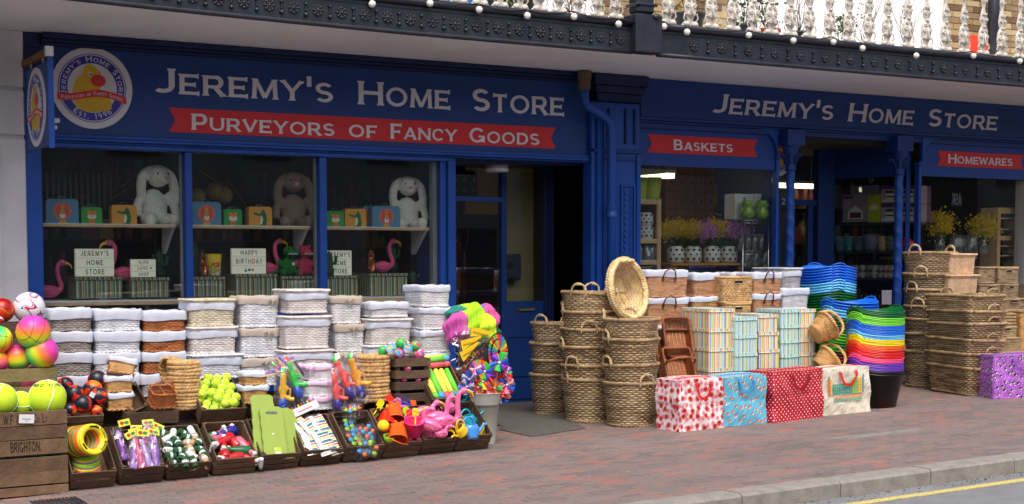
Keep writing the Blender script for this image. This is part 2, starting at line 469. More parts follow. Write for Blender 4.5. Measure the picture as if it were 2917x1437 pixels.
def add_text(mb,txt,mp,h,x0=0.0,small=0.8,gap=0.1,serif=True,thick=0.004,mi=0,xk=1.0,weight=1.0,lift=0.0004):
 """lower case letters are small capitals. mp(a,b,c)->xyz: a along, b up, c out of the board"""
 x=x0; n=0
 for ch in txt:
  k=1.0; c=ch
  if ch.islower():k=small; c=ch.upper()
  adv,st=GLY[c]
  hh=h*k
  for q in st:
   polys=[]
   if q[0]=='L':
    _,ax,ay,bx,by,ww,s0,s1=q
    ww*=weight
    dx,dy=(bx-ax),(by-ay); l=math.hypot(dx,dy); ux,uy=dx/l,dy/l; nx,ny=-uy,ux
    polys.append([(ax-nx*ww/2,ay-ny*ww/2),(bx-nx*ww/2,by-ny*ww/2),(bx+nx*ww/2,by+ny*ww/2),(ax+nx*ww/2,ay+ny*ww/2)])
    if serif:
     for(sx,sy,on,sg)in((ax,ay,s0,1),(bx,by,s1,-1)):
      if not on:continue
      e=ww/2+0.055; th=0.03; tp=0.12
      if abs(ux)>0.9 or abs(uy)>0.9:
       nxx,nyy,uxx,uyy=nx,ny,ux*sg,uy*sg
      else:
       nxx,nyy,uxx,uyy=1,0,0,(1 if uy>0 else-1)*sg
      polys.append([(sx-nxx*e,sy-nyy*e),(sx+nxx*e,sy+nyy*e),(sx+nxx*(e-.01)+uxx*th,sy+nyy*(e-.01)+uyy*th),(sx+nxx*(ww/2-.01)+uxx*tp,sy+nyy*(ww/2-.01)+uyy*tp),(sx-nxx*(ww/2-.01)+uxx*tp,sy-nyy*(ww/2-.01)+uyy*tp),(sx-nxx*(e-.01)+uxx*th,sy-nyy*(e-.01)+uyy*th)])
   else:
    _,cx,cy,rx,ry,a0,a1,ww=q
    ww*=weight
    ns=max(int(abs(a1-a0)/22),3)
    pr=None
    for i in range(ns+1):
     a=R(a0+(a1-a0)*i/ns)
     o=(cx+(rx+ww/2)*math.cos(a),cy+(ry+ww/2*.9)*math.sin(a))
     inn=(cx+(rx-ww/2)*math.cos(a),cy+(ry-ww/2*.9)*math.sin(a))
     if pr:polys.append([pr[1],pr[0],o,inn])
     pr=(o,inn)
   n+=1
   for ip,p in enumerate(polys):
    pts=[(x+a*hh*xk,b*hh)for a,b in p]
    mb.prism(pts,0.0,thick+lift*((n*3+(ip if q[0]=='L' else ip%2))%13)*.6,mi,mp)
  x+=(adv*k+gap)*h*xk
 return x
# ================================================================ materials of the setting
M_BLUE=mat('blue_paint',(22,70,152),rough=0.42,var=0.14,vs=3,bump=0.12,bs=30)
M_NAVY=mat('navy_sign_paint',(13,54,118),rough=0.5,var=0.10,vs=1.6,bump=0.05,bs=40)
M_NAVYD=mat('deep_navy_paint',(8,28,72),rough=0.5,var=0.15,vs=4)
M_RED=mat('red_banner_paint',(196,34,38),rough=0.45,var=0.08,vs=3)
M_LET=mat('silver_white_vinyl',(208,205,210),rough=0.4,var=0.05,vs=5)
M_SOFF=mat('soffit_paint',(240,243,243),rough=0.8,var=0.05,vs=1.3,bump=0.25,bs=9)
M_IRON=mat('black_iron_paint',(38,41,51),rough=0.38,var=0.25,vs=9,bump=0.3,bs=70)
M_IRONW=mat('white_iron_paint',(206,200,190),rough=0.5,var=0.3,vs=16,bump=0.6,bs=45)
M_WPIL=mat('white_wall_paint',(206,204,208),rough=0.6,var=0.10,vs=2.2,bump=0.15,bs=14)
M_WHITE=mat('white_gloss_paint',(225,226,228),rough=0.4,var=0.06)
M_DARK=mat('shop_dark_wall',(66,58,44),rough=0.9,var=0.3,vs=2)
M_BLACK=mat('black_void_paint',(8,8,9),rough=0.8,var=0.2)
M_CONC=mat('kerb_granite',(140,136,128),rough=0.85,var=0.22,vs=10,bump=0.5,bs=90)
M_GLASS=glass_mat('window_glass',tint=(250,252,250),refl=2.2,milky=0.004)
M_CREAM=mat('cream_interior_paint',(170,160,110),rough=0.7,var=0.15,vs=2)
M_STRIP=emit_mat('strip_light_glow',(255,246,200),3.0)
M_PINE=mat('pine_wood',(214,178,128),rough=0.55,var=0.18,vs=7,bump=0.1)
M_TAN=mat('oak_wood',(176,128,66),rough=0.5,var=0.2,vs=7)
def paver_mat():
 m=bpy.data.materials.new('clay_pavers'); nt,b=nodes(m)
 uv=nt.nodes.new('ShaderNodeUVMap'); sep=nt.nodes.new('ShaderNodeSeparateXYZ'); nt.links.new(uv.outputs[0],sep.inputs[0])
 cr=nt.nodes.new('ShaderNodeValToRGB'); els=cr.color_ramp.elements
 data=[(0.0,(110,101,99)),(0.3,(128,112,107)),(0.5,(120,110,107)),(0.72,(132,111,105)),(0.92,(142,108,100)),(1.0,(154,104,93))]
 for i,(p,c)in enumerate(data):
  el=els[0]if i==0 else(els[1]if i==1 else els.new(p))
  el.position=p; el.color=lin(c)
 nt.links.new(sep.outputs[0],cr.inputs[0])
 tc=nt.nodes.new('ShaderNodeNewGeometry')
 nz=N(nt,'ShaderNodeTexNoise'); nz.inputs['Scale'].default_value=0.9; nz.inputs['Detail'].default_value=6
 nt.links.new(tc.outputs['Position'],nz.inputs['Vector'])
 mr=N(nt,'ShaderNodeMapRange'); mr.inputs[1].default_value=0.35; mr.inputs[2].default_value=0.65; mr.inputs[3].default_value=0.86; mr.inputs[4].default_value=1.06
 nt.links.new(nz.outputs['Fac'],mr.inputs[0])
 n2=N(nt,'ShaderNodeTexNoise'); n2.inputs['Scale'].default_value=70; n2.inputs['Detail'].default_value=4
 nt.links.new(tc.outputs['Position'],n2.inputs['Vector'])
 mr2=N(nt,'ShaderNodeMapRange'); mr2.inputs[1].default_value=0.3; mr2.inputs[2].default_value=0.7; mr2.inputs[3].default_value=0.8; mr2.inputs[4].default_value=1.15
 nt.links.new(n2.outputs['Fac'],mr2.inputs[0])
 o=mixcol(nt,1.0,cr.outputs[0],mr.outputs[0],'MULTIPLY')
 o=mixcol(nt,1.0,o,mr2.outputs[0],'MULTIPLY')
 vo=nt.nodes.new('ShaderNodeTexVoronoi'); vo.inputs['Scale'].default_value=3.2
 nt.links.new(tc.outputs['Position'],vo.inputs['Vector'])
 sp=math_n(nt,'LESS_THAN',vo.outputs['Distance'],0.035)
 o=mixcol(nt,math_n(nt,'MULTIPLY',sp,0.5),o,lin((190,184,178)))
 nt.links.new(o,b.inputs['Base Color'])
 b.inputs['Roughness'].default_value=0.78
 bp=N(nt,'ShaderNodeBump'); bp.inputs['Strength'].default_value=0.35; bp.inputs['Distance'].default_value=0.004
 nt.links.new(n2.outputs['Fac'],bp.inputs['Height']); nt.links.new(bp.outputs[0],b.inputs['Normal'])
 return m
M_PAVER=paver_mat()
M_PGREY=mat('grey_repair_mortar',(128,126,122),rough=0.9,var=0.2,vs=12,bump=0.4,bs=60)
def road_mat():
 m=mat('road_asphalt',(128,130,132),rough=0.88,var=0.16,vs=3,bump=0.9,bs=140)
 return m
M_ROAD=road_mat()
def yellow_mat():
 m=bpy.data.materials.new('worn_yellow_paint'); nt,b=nodes(m)
 tc=nt.nodes.new('ShaderNodeTexCoord')
 nz=N(nt,'ShaderNodeTexNoise'); nz.inputs['Scale'].default_value=60; nz.inputs['Detail'].default_value=8; nz.inputs['Roughness'].default_value=0.8
 nt.links.new(tc.outputs['Object'],nz.inputs['Vector'])
 cr=nt.nodes.new('ShaderNodeValToRGB'); cr.color_ramp.elements[0].position=0.4; cr.color_ramp.elements[0].color=lin((118,116,100))
 cr.color_ramp.elements[1].position=0.5; cr.color_ramp.elements[1].color=lin((206,192,112))
 nt.links.new(nz.outputs['Fac'],cr.inputs[0]); nt.links.new(cr.outputs[0],b.inputs['Base Color'])
 b.inputs['Roughness'].default_value=0.8
 return m
M_YEL=yellow_mat()
# ================================================================ ground
KY=8.07
def slab(mb,x0,x1,y0,y1,dz0,dz1,mi=0):
 """box that follows the slope of the street"""
 vs=[(x0,y0,gz(x0)+dz0),(x1,y0,gz(x1)+dz0),(x1,y1,gz(x1)+dz0),(x0,y1,gz(x0)+dz0),
   (x0,y0,gz(x0)+dz1),(x1,y0,gz(x1)+dz1),(x1,y1,gz(x1)+dz1),(x0,y1,gz(x0)+dz1)]
 return mb.add(vs,[(0,3,2,1),(4,5,6,7),(0,1,5,4),(2,3,7,6),(1,2,6,5),(3,0,4,7)],mi)
g=MB(); slab(g,-60,80,-60,KY+.01,-0.6,-0.12)
g.build('road',M_ROAD,kind='structure')
g=MB(); slab(g,-6,26,KY+0.2,13.72,-0.5,-0.012)
pav=g.build('pavement',mat('joint_sand',(74,64,58),rough=0.95,var=0.2,vs=20),kind='structure')
g=MB(); slab(g,2,16,7.76,7.85,-0.119,-0.114)
g.build('yellow_line',M_YEL,kind='structure')
kerb=MB(); slab(kerb,-6,26,KY+0.03,KY+0.2,-0.3,-0.03)
kerb=kerb.build('kerb',M_CONC,kind='structure')
xk=0.2
while xk<17:
 ln=0.9
 m=MB(); b=0.018
 prof=[(KY,-0.3),(KY,-b),(KY+b,0.002),(KY+0.205,0.002),(KY+0.205,-0.3)]
 x0,x1=xk+0.004,xk+ln-0.004
 vs=[(x0,y,gz(x0)+z)for y,z in prof]+[(x1,y,gz(x1)+z)for y,z in prof]
 m.add(vs,[(4,3,2,1,0),(5,6,7,8,9)]+[(i,i+1,i+6,i+5)for i in range(4)])
 o=m.build('kerb_stone',M_CONC,kerb); o.location=(0,0,random.uniform(-.003,.003))
 xk+=ln
PL,PW=0.178,0.089
def paver_geo(mb,cx,cy,u,rz=0.0,jz=0.0,tx=0.0,ty=0.0,z0=None):
 hl,hw=PL/2-0.0022,PW/2-0.0022; b=0.004
 c,s_=math.cos(rz),math.sin(rz)
 vs=[]
 for(a,bb,z)in[(-hl,-hw,-.012),(hl,-hw,-.012),(hl,hw,-.012),(-hl,hw,-.012),(-hl,-hw,-b),(hl,-hw,-b),(hl,hw,-b),(-hl,hw,-b),(-hl+b,-hw+b,0),(hl-b,-hw+b,0),(hl-b,hw-b,0),(-hl+b,hw-b,0)]:
  x=cx+a*c-bb*s_; y=cy+a*s_+bb*c
  vs.append((x,y,(gz(x)if z0 is None else a*SLOPE)+z+jz+a*tx+bb*ty))
 fs=[(8,9,10,11)]
 for k in range(4):
  k2=(k+1)%4
  fs.append((4+k,4+k2,8+k2,8+k)); fs.append((k,k2,4+k2,4+k))
 mb.add(vs,fs,0,False,[(u,0.5)]*12)
cands=[]
row=0; y=KY+0.205+PW/2
def hfree(x,y):
 return not(0.0>1)
while y<13.68:
 x=1.6+(row%2)*PL/2+random.uniform(-.01,.01)
 while x<17:
  cands.append((x,y)); x+=PL
 y+=PW; row+=1
def depth_of(x,y):return x*_s+y*_c
def in_frame(x,y):
 f=x*_s*_cp+y*_c*_cp
 u=(x*_c-y*_s)/f*FPX+1458
 v=CAM_H/f*FPX+741
 return-60<u<2990 and v<1500
PATCH=[(G(2120,1272),G(2150,1265),G(2360,1300),G(2310,1306))]
def is_patch(x,y):
 return 8.92<x+(y-9.9)*.1<9.9 and 9.72<y-(x-9.4)*.0<9.9
vis=[c for c in cands if in_frame(*c)]
vis.sort(key=lambda c:depth_of(*c))
near=set(vis[:290])
pm=[]
for k in range(14):
 mb=MB(); paver_geo(mb,0,0,(k+.5)/14 if k<11 else 0.35+0.1*(k-11),0,0,random.uniform(-.01,.01),random.uniform(-.02,.02),z0=0)
 pm.append(mb.mesh('paver',M_PAVER))
stuff=MB(); grey=MB()
for(x,y)in cands:
 u=random.random()**1.25
 if(x,y)in near:
  o=obj('paver',random.choice(pm),pav); o.location=(x,y,gz(x)+random.uniform(-.0015,.0015)); o.rotation_euler=(0,0,random.uniform(-.012,.012))
 elif is_patch(x,y):
  paver_geo(grey,x,y,u,random.uniform(-.012,.012),random.uniform(-.001,.001))
 else:
  paver_geo(stuff,x,y,u,random.uniform(-.012,.012),random.uniform(-.0015,.0015),random.uniform(-.008,.008),random.uniform(-.012,.012))
o=stuff.build('paver_field',M_PAVER,pav); o['kind']='stuff'
o=grey.build('grey_paver_patch',M_PGREY,pav); o['kind']='stuff'
rg=random.Random(90); m=MB()
for k in range(420):
 if k<160:x,y=rg.gauss(6.9,.5),rg.gauss(10.9,.3)
 elif k<300:x,y=rg.uniform(2.5,13),KY+.22+abs(rg.gauss(0,.08))
 else:x,y=rg.uniform(2.5,13),rg.uniform(8.3,11)
 s_=rg.uniform(.0025,.007); a=rg.uniform(0,3)
 m.add([(x+s_*math.cos(a+q),y+s_*math.sin(a+q),gz(x)+.001+.003*(q%2))for q in(0,1.6,3.1,4.4)],[(0,1,2,3)])
m.build('pavement_grit',mat('pale_grit',(190,180,166),rough=.9,var=.3),pav,kind='stuff')
m=MB()
for k in range(500):
 x,y=rg.uniform(4,11),KY-abs(rg.gauss(0,.09))-.005; s_=rg.uniform(.003,.012); a=rg.uniform(0,3)
 m.add([(x+s_*math.cos(a+q),y+s_*math.sin(a+q),gz(x)-.119+.004*(q%2))for q in(0,1.6,3.1,4.4)],[(0,1,2,3)])
o=m.build('gutter_litter',mat('gutter_dirt',(104,92,70),rough=.95,var=.5,vs=90),kind='stuff'); o['label']='dust and fine grit along the foot of the kerb'; o['category']='grit'
t=thing('doormat','worn grey doormat lying before the blue shop door','doormat')
pts=[G(1422,1226),G(1515,1246),G(1668,1222),G(1600,1186),G(1430,1183)]
m=MB(); vs=[(p.x,p.y,gz(p.x)+.001)for p in pts]+[(p.x,p.y,gz(p.x)+.009)for p in pts]
n=5; m.add(vs,[tuple(range(n-1,-1,-1)),tuple(range(n,2*n))]+[(i,(i+1)%n,n+(i+1)%n,n+i)for i in range(n)])
m.build('mat_pad',mat('grey_coir',(92,90,86),rough=0.95,var=0.3,vs=30,bump=0.9,bs=160),t)
t=thing('threshold_mat','ribbed metal entrance grating under the tall rattan baskets','grating')
m=MB(); y=12.55
while y<13.9:
 slab(m,6.9,8.75,y,y+0.028,0.001,0.012); y+=0.052
m.build('rib',mat('grey_rib',(96,94,92),rough=0.7),t)
m=MB(); slab(m,6.9,8.75,12.5,13.95,-0.002,0.004); m.build('tray',M_BLACK,t)
t=thing('drain_grate','small slotted drain grate in the paving beside the big wooden crate','drain')
m=MB()
for k in range(12):
 x=2.30+k*.028
 slab(m,x,x+.016,10.55,10.9,0.001,0.006)
m.build('slat',M_IRON,t)
# ================================================================ building shell
m=MB()
m.box(-1,20,13.95,14.05,3.62,7)
m.build('upper_wall_core',M_BLACK,kind='structure')
m=MB()
m.box(2.9,8.8,18.2,18.3,-.3,3.6); m.box(2.85,2.9,13.75,18.2,-.3,3.6)
m.box(8.8,9.4,13.7,18.2,-.3,3.6); m.box(16.6,16.7,13.7,18.2,-.3,3.6); m.box(9.4,16.6,18.2,18.3,-.3,3.6)
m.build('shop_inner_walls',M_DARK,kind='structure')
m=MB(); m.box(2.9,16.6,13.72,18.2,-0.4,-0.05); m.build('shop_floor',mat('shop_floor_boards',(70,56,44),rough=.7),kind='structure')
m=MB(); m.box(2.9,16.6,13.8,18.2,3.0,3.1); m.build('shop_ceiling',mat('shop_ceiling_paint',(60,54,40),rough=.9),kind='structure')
for(x0,y0,x1,label)in[(9.9,14.9,10.9,'tilted strip light glowing inside the baskets window'),(13.4,16.0,14.3,'strip light glowing behind the second doorway')]:
 t=thing('strip_light',label,'strip light')
 m=MB(); m.box(x0,x1,y0,y0+.12,2.58,2.64); m.build('tube',M_STRIP,t)
 m=MB(); m.box(x0-.02,x1+.02,y0-.01,y0+.13,2.64,2.68); m.build('housing',M_WHITE,t)
 for xx in(x0+.2,x1-.2):
  m=MB(); m.box(xx-.004,xx+.004,y0+.055,y0+.063,2.68,3.0); m.build('hanger',M_WHITE,t)
t=thing('white_wall','white rusticated wall at the left edge beside the hanging sign','wall',(0,0,0))
zs=[gz(2.6)-.3,0.35,2.66,3.08,3.60]
for a,b_ in zip(zs[:-1],zs[1:]):
 m=MB(); m.box(1.2,2.90,13.58,13.9,a+.012,b_-.012,bev=.012); m.build('stone_block',M_WPIL,t)
m=MB(); m.box(1.2,2.895,13.61,13.9,zs[0],3.6); m.build('backing',M_WPIL,t)
m=MB()
for x in(2.32,2.38,2.66):m.box(x,x+.02,13.565,13.6,0.4,2.6)
m.build('panel_moulding',M_WPIL,t)
# ---------------------------------------------------------------- shopfront: left unit
sf=thing('shopfront','left blue shopfront frame with three display panes and a wide sill','shopfront')
def part(name,boxes,mt,parent,bev=0.0,**kw):
 o=None
 for b in boxes:
  m=MB(); m.box(*b,bev=bev); o=m.build(name,mt,parent,**kw)
 return o
def _old_part(name,boxes,mt,parent,bev=0.0,**kw):
 m=MB()
 for b in boxes:m.box(*b,bev=bev)
 return m.build(name,mt,parent,**kw)
part('corner_post',[(2.90,3.04,13.6,13.85,-.15,2.60)],M_BLUE,sf,.006)
part('mullion',[(4.352,4.42,13.63,13.76,1.1,2.585)],M_BLUE,sf,.006)
part('mullion',[(5.70,5.776,13.63,13.76,1.1,2.585)],M_BLUE,sf,.006)
part('door_post',[(7.03,7.10,13.64,13.9,-.05,2.6),(7.102,7.19,13.60,14.35,-.05,2.6)],M_BLUE,sf,.006)
part('top_rail',[(2.9,7.19,13.61,13.8,2.587,2.625)],M_BLUE,sf,.004)
part('sill',[(2.9,7.19,13.5,13.85,1.04,1.10)],M_BLUE,sf,.01)
part('stall_riser',[(2.9,7.19,13.63,13.85,-.2,1.04)],M_NAVY,sf)
part('riser_panel',[(3.05+i*1.0,3.9+i*1.0,13.61,13.64,.1,.95)for i in range(4)],M_BLUE,sf,.01)
for(a,b_)in((3.04,4.352),(4.42,5.70),(5.776,7.03)):
 part('window_pane',[(a,b_,13.70,13.706,1.1,2.587)],M_GLASS,sf)
part('inner_jamb',[(6.985,7.03,13.72,13.8,1.1,2.58),(4.33,4.35,13.72,13.76,1.1,2.58),(5.68,5.70,13.72,13.76,1.1,2.58)],mat('jamb_grey',(140,146,150),rough=.5),sf)
for i,(a,b_)in enumerate(((3.05,4.31),(4.43,5.66),(5.79,6.98))):
 t=thing('window_shelf','white-topped pine shelf across the %s window pane, holding the toy cases'%('leftmost','middle','rightmost')[i],'shelf')
 part('board',[(a,b_,13.80,14.16,1.885,1.905)],M_PINE,t)
 part('surface',[(a,b_,13.798,14.16,1.906,1.916)],M_WHITE,t)
 m=MB(); m.prism([(13.82,1.884),(14.16,1.884),(14.16,1.64),(14.1,1.64)],b_-.03,b_-.005,0,lambda a_,b2,c:(c,a_,b2)); m.build('bracket',M_WHITE,t)
t=thing('window_shelf','long lower display shelf with a pale front edge behind all three panes','shelf')
part('board',[(3.05,6.98,13.79,14.45,1.165,1.195)],M_PINE,t)
part('surface',[(3.05,6.98,13.788,14.45,1.196,1.212)],M_WHITE,t)
f1=thing('fascia_sign','long navy fascia board over the left windows with a round duck badge and red banner','shop sign')
part('board',[(3.05,8.78,13.60,13.75,2.70,3.47)],M_NAVY,f1)
part('cornice',[(3.05,8.79,13.50,13.75,3.53,3.578),(3.05,8.79,13.54,13.75,3.50,3.53),(3.05,8.79,13.57,13.75,3.471,3.50)],M_NAVYD,f1,.005)
part('lower_moulding',[(2.92,8.79,13.575,13.75,2.672,2.70),(2.92,8.79,13.555,13.75,2.645,2.67),(2.92,8.79,13.59,13.75,2.626,2.644)],M_BLUE,f1,.004)
part('end_block',[(2.90,3.049,13.57,13.75,2.70,3.44)],M_NAVYD,f1,.004)
part('return_block',[(2.896,3.049,13.59,13.9,3.44,3.578)],M_NAVYD,f1,.004)
YB=13.60
def on_board(Y):return lambda a,b,c:(a,Y-c,b)
def sign_words(parent,words,z0,h,Y,mt,small=0.82,name='lettering',weight=1.0,xk=None,serif=True,gap=.1):
 for(txt,xa,xb)in words:
  k=(xb-xa)/(text_w(txt,small,gap)*h)
  m=MB(); add_text(m,txt,lambda a,b,c:(a,Y-c,b+z0),h,x0=xa,small=small,xk=1,gap=gap,serif=serif,weight=weight)
  for v in m.v:v.x=xa+(v.x-xa)*k
  m.build(name,mt,parent)
xL=lambda px,py,Y=13.6:W(px,py,Y).x
sign_words(f1,[('Jeremy\'s',xL(444,262),xL(949,292)),('Home',xL(1020,300),xL(1283,316)),('Store',xL(1345,320),xL(1607,336))],3.113,0.228,YB,M_LET)
def banner(parent,x0,x1,z0,z1,Y,notch=.06):
 m=MB(); zm=(z0+z1)/2
 m.prism([(x0,z0),(x1,z0),(x1-notch,zm),(x1,z1),(x0,z1),(x0+notch,zm)],0,.006,0,on_board(Y))
 return m.build('banner',M_RED,parent)
banner(f1,xL(481,347),xL(1582,402),2.762,2.985,YB)
sign_words(f1,[('Purveyors',xL(545,372),xL(952,392)),('of',xL(992,395),xL(1074,400)),('Fancy',xL(1111,400),xL(1300,408)),('Goods',xL(1336,410),xL(1535,420))],2.79,0.15,YB-.0062,M_LET,small=.8)
M_BWH=mat('badge_white',(206,204,208),rough=.4,var=.04)
M_BBL=mat('badge_blue',(44,48,150),rough=.4,var=.05)
M_DUCK=mat('badge_yellow',(206,164,30),rough=.4,var=.18,vs=5)
M_BRED=mat('badge_red',(206,44,48),rough=.4,var=.05)
def ring_poly(mb,r0,r1,f0,f1_,mp,mi=0,n=64):
 for k in range(n):
  a0,a1=2*PI*k/n,2*PI*(k+1)/n
  mb.prism([(r0*math.cos(a0),r0*math.sin(a0)),(r1*math.cos(a0),r1*math.sin(a0)),(r1*math.cos(a1),r1*math.sin(a1)),(r0*math.cos(a1),r0*math.sin(a1))],f0,f1_,mi,mp)
def ell(cx,cy,rx,ry,n=28,rot=0.0):
 c,s_=math.cos(rot),math.sin(rot)
 return[(cx+rx*math.cos(2*PI*k/n)*c-ry*math.sin(2*PI*k/n)*s_,cy+rx*math.cos(2*PI*k/n)*s_+ry*math.sin(2*PI*k/n)*c)for k in range(n)]
def badge(parent,mp,rad):
 """mp(a,b,c): badge plane, unit = metres"""
 q=rad
 P=lambda a,b,c:mp(a*q,b*q,c)
 m=MB(); m.prism(ell(0,0,1,1,72),0,.012,0,P); m.build('disc',M_BWH,parent)
 m=MB(); ring_poly(m,0.61,0.80,.0122,.0136,P); ring_poly(m,0.825,0.845,.0122,.0136,P); m.build('ring',M_BBL,parent)
 m=MB()
 body=[(x_*.92,y_*.9-.05)for x_,y_ in[(-.42,-.5),(-.54,-.2),(-.5,.1),(-.4,.33),(-.28,.4),(-.25,.5),(-.2,.64),(-.06,.7),(.06,.66),(.16,.56),(.24,.4),(.26,.2),(.2,.02),(.3,-.06),(.44,-.18),(.52,-.36),(.5,-.5),(.36,-.56),(0,-.6),(-.26,-.58)]]
 m.prism(body,.014,.0165,0,P); m.build('duck',M_DUCK,parent)
 m=MB(); m.prism(ell(.15,.19,.185,.15),.0168,.0182,0,P); m.build('duck_beak',M_BRED,parent)
 m=MB(); m.prism(ell(-.05,.34,.042,.06,16),.0168,.0182,0,P); m.prism(ell(.18,.39,.03,.045,14),.0168,.0182,0,P); m.build('duck_eye_white',M_BWH,parent)
 m=MB(); m.prism(ell(-.04,.33,.02,.03,12),.0184,.0194,0,P); m.prism(ell(.185,.385,.015,.024,12),.0184,.0194,0,P); m.build('duck_pupil',M_BLACK,parent)
 wav=lambda x:-.2+.09*math.sin((x+.25)*3.2)-.06*x
 m=MB(); N_=28
 for k in range(N_):
  a0=-.86+1.7*k/N_; a1=-.86+1.7*(k+1)/N_
  m.prism([(a0,wav(a0)-.085),(a1,wav(a1)-.085),(a1,wav(a1)+.085),(a0,wav(a0)+.085)],.0184,.0196+.00002*(k%2),0,P)
 m.build('wavy_banner',M_BRED,parent)
 m=MB()
 tw=text_w('Purveyors of Fancy Goods',.8,.14)
 h=1.52/tw
 def MPB(a,b,c):x=-.77+a; return mp(x*q,(wav(x)-.045+b*1.25)*q,c)
 add_text(m,'Purveyors of Fancy Goods',lambda a,b,c:MPB(a,b,.0198+c),h,gap=.14,serif=False,thick=.001,lift=.0001); m.build('banner_lettering',M_BWH,parent,kind='stuff')
 m=MB()
 def arc(txt,r,mid,h,sgn,gap=.16):
  w_=text_w(txt,.8,gap)*h
  def f(a,b,c):
   an=mid-sgn*(a-w_/2)/r
   rr=r+(b if sgn>0 else-(h*.0)+0-0)if sgn>0 else r-b
   return P(rr*math.cos(an),rr*math.sin(an),.0138+c)
  add_text(m,txt,f,h,gap=gap,serif=False,thick=.001,lift=.0001)
 arc("Jeremy's Home Store",.645,PI/2,.135,1,.2)
 arc('Est. 1996',.765,-PI/2,.135,-1,.26)
 m.build('ring_lettering',M_BWH,parent,kind='stuff')
bc=W(262,252,13.6)
badge(f1,lambda a,b,c:(bc.x+a,13.6-c,bc.z+b),0.362)
hs=thing('hanging_sign','narrow blue projecting sign with an oval-looking duck roundel at the left end','hanging sign')
HX=2.90
ya,yb=13.46,12.60
zt,zb=W(148,172,12.6).z,W(148,415,12.6).z
part('board',[(HX-.015,HX+.015,yb,ya,zb,zt)],M_NAVY,hs,.004)
def mph(a,b,c):return(HX-.016-c,0,0)
badge(hs,lambda a,b,c:(HX-.0155-c,(ya+yb)/2-a,(zt+zb)/2+b),0.33)
part('frame_edge',[(HX-.022,HX+.022,yb-.02,yb,zb-.02,zt+.02),(HX-.022,HX+.022,ya,ya+.02,zb-.02,zt+.02)],M_BLUE,hs)
part('bracket',[(HX-.02,HX+.02,12.66,13.6,zt+.05,zt+.10)],mat('rusty_bracket',(120,84,36),rough=.7,var=.3,vs=12),hs)
part('bracket_cap',[(HX-.03,HX+.03,12.60,12.655,zt+.035,zt+.115)],M_WHITE,hs)
m=MB()
for yy in(12.85,13.3):
 m.tube([(HX,yy+.02*math.cos(a),zt+.03+.03*math.sin(a))for a in[2*PI*k/10 for k in range(10)]],.006,5,closed=True)
m.build('hook',mat('steel',(150,150,150),rough=.3,metal=1),hs)
t=thing('security_camera','small white camera bracket fixed to the fascia under the hanging sign','camera')
p=W(150,345,13.5)
part('housing',[(p.x-.04,p.x+.05,13.44,13.52,p.z-.02,p.z+.02)],M_WHITE,t,.005)
part('mount',[(p.x-.03,p.x+.04,13.5,13.6,p.z-.07,p.z-.04)],M_WHITE,t)
# ---------------------------------------------------------------- doorway of the left unit
DY=14.36
dr=thing('shop_door','dark blue glazed door with side light and transom in the left recess','door')
dX=lambda px:W(px,650,DY).x
xA,xB,xC,xD,xE=7.19,dX(1425),dX(1440),dX(1547),dX(1572)
part('header',[(xA,8.8,13.75,DY+.05,2.60,2.75)],M_NAVYD,dr)
part('mullion',[(xB,xC,DY-.03,DY+.05,-.05,2.6)],M_NAVY,dr)
part('transom_bar',[(xA,xB,DY-.03,DY+.05,2.22,2.27)],M_BLUE,dr)
part('jamb',[(xD,xE,DY-.05,DY+.06,-.05,2.6)],M_NAVYD,dr,.006)
part('side_light_glass',[(xA,xB,DY,DY+.006,-.02,2.22)],M_GLASS,dr)
part('transom_glass',[(xA,xB,DY,DY+.006,2.27,2.58)],M_GLASS,dr)
zd=W(1500,858,DY).z
part('door_glass',[(xC,xD,DY+.002,DY+.008,zd,2.56)],M_GLASS,dr)
part('kick_panel',[(xC,xD,DY-.01,DY+.03,-.02,zd)],M_NAVY,dr)
part('panel_moulding',[(xC+.02,xD-.02,DY-.022,DY-.011,.72,.76),(xC+.02,xD-.02,DY-.022,DY-.011,.28,.68),(xC+.02,xD-.02,DY-.022,DY-.011,.03,.25)],M_NAVY,dr,.004)
p0,p1=W(1473,888,DY-.03),W(1524,877,DY-.03)
lp=part('letter_plate',[(p0.x,p1.x,DY-.025,DY-.011,p0.z,p1.z)],mat('dull_brass',(120,112,96),rough=.35,metal=.8),dr)
part('flap',[(p0.x+.04,p1.x-.01,DY-.03,DY-.0255,p0.z+.008,p1.z-.008)],mat('brushed_plate',(150,146,136),rough=.3,metal=.6),lp)
t=thing('interior_wall_panel','cream wall strip seen through the door glass','wall')
part('panel',[(8.42,8.80,14.75,14.8,0,2.95)],M_CREAM,t)
t=thing('hand_dryer_box','grey wall-mounted box seen through the door glass','wall box')
part('casing',[(8.28,8.56,14.6,14.74,1.35,1.65)],mat('dark_grey_plastic',(52,58,60),rough=.4),t,.02)
part('window',[(8.32,8.44,14.594,14.60,1.47,1.56)],M_BLACK,t)
t=thing('light_switch','white double light switch seen through the door glass','switch')
part('plate',[(8.58,8.68,14.735,14.75,1.0,1.1)],M_WHITE,t,.003)
part('rocker',[(8.6,8.62,14.73,14.7348,1.03,1.07),(8.64,8.66,14.73,14.7348,1.03,1.07)],M_WHITE,t)
part('threshold',[(7.19,8.8,13.74,DY,-.06,-.002)],mat('stone_threshold',(90,86,80),rough=.8),dr)
p=W(1415,472,13.98)
t=thing('ceiling_lamp','round white drum lamp under the door recess soffit','lamp',(p.x,13.98,2.52))
m=MB(); m.lathe([(.125,0),(.13,.012),(.13,.035)],28,cap0=True); m.build('diffuser',M_WHITE,t)
m=MB(); m.lathe([(.126,.036),(.126,.078)],28,cap1=True); m.build('base',mat('lamp_base',(190,186,196),rough=.5),t)
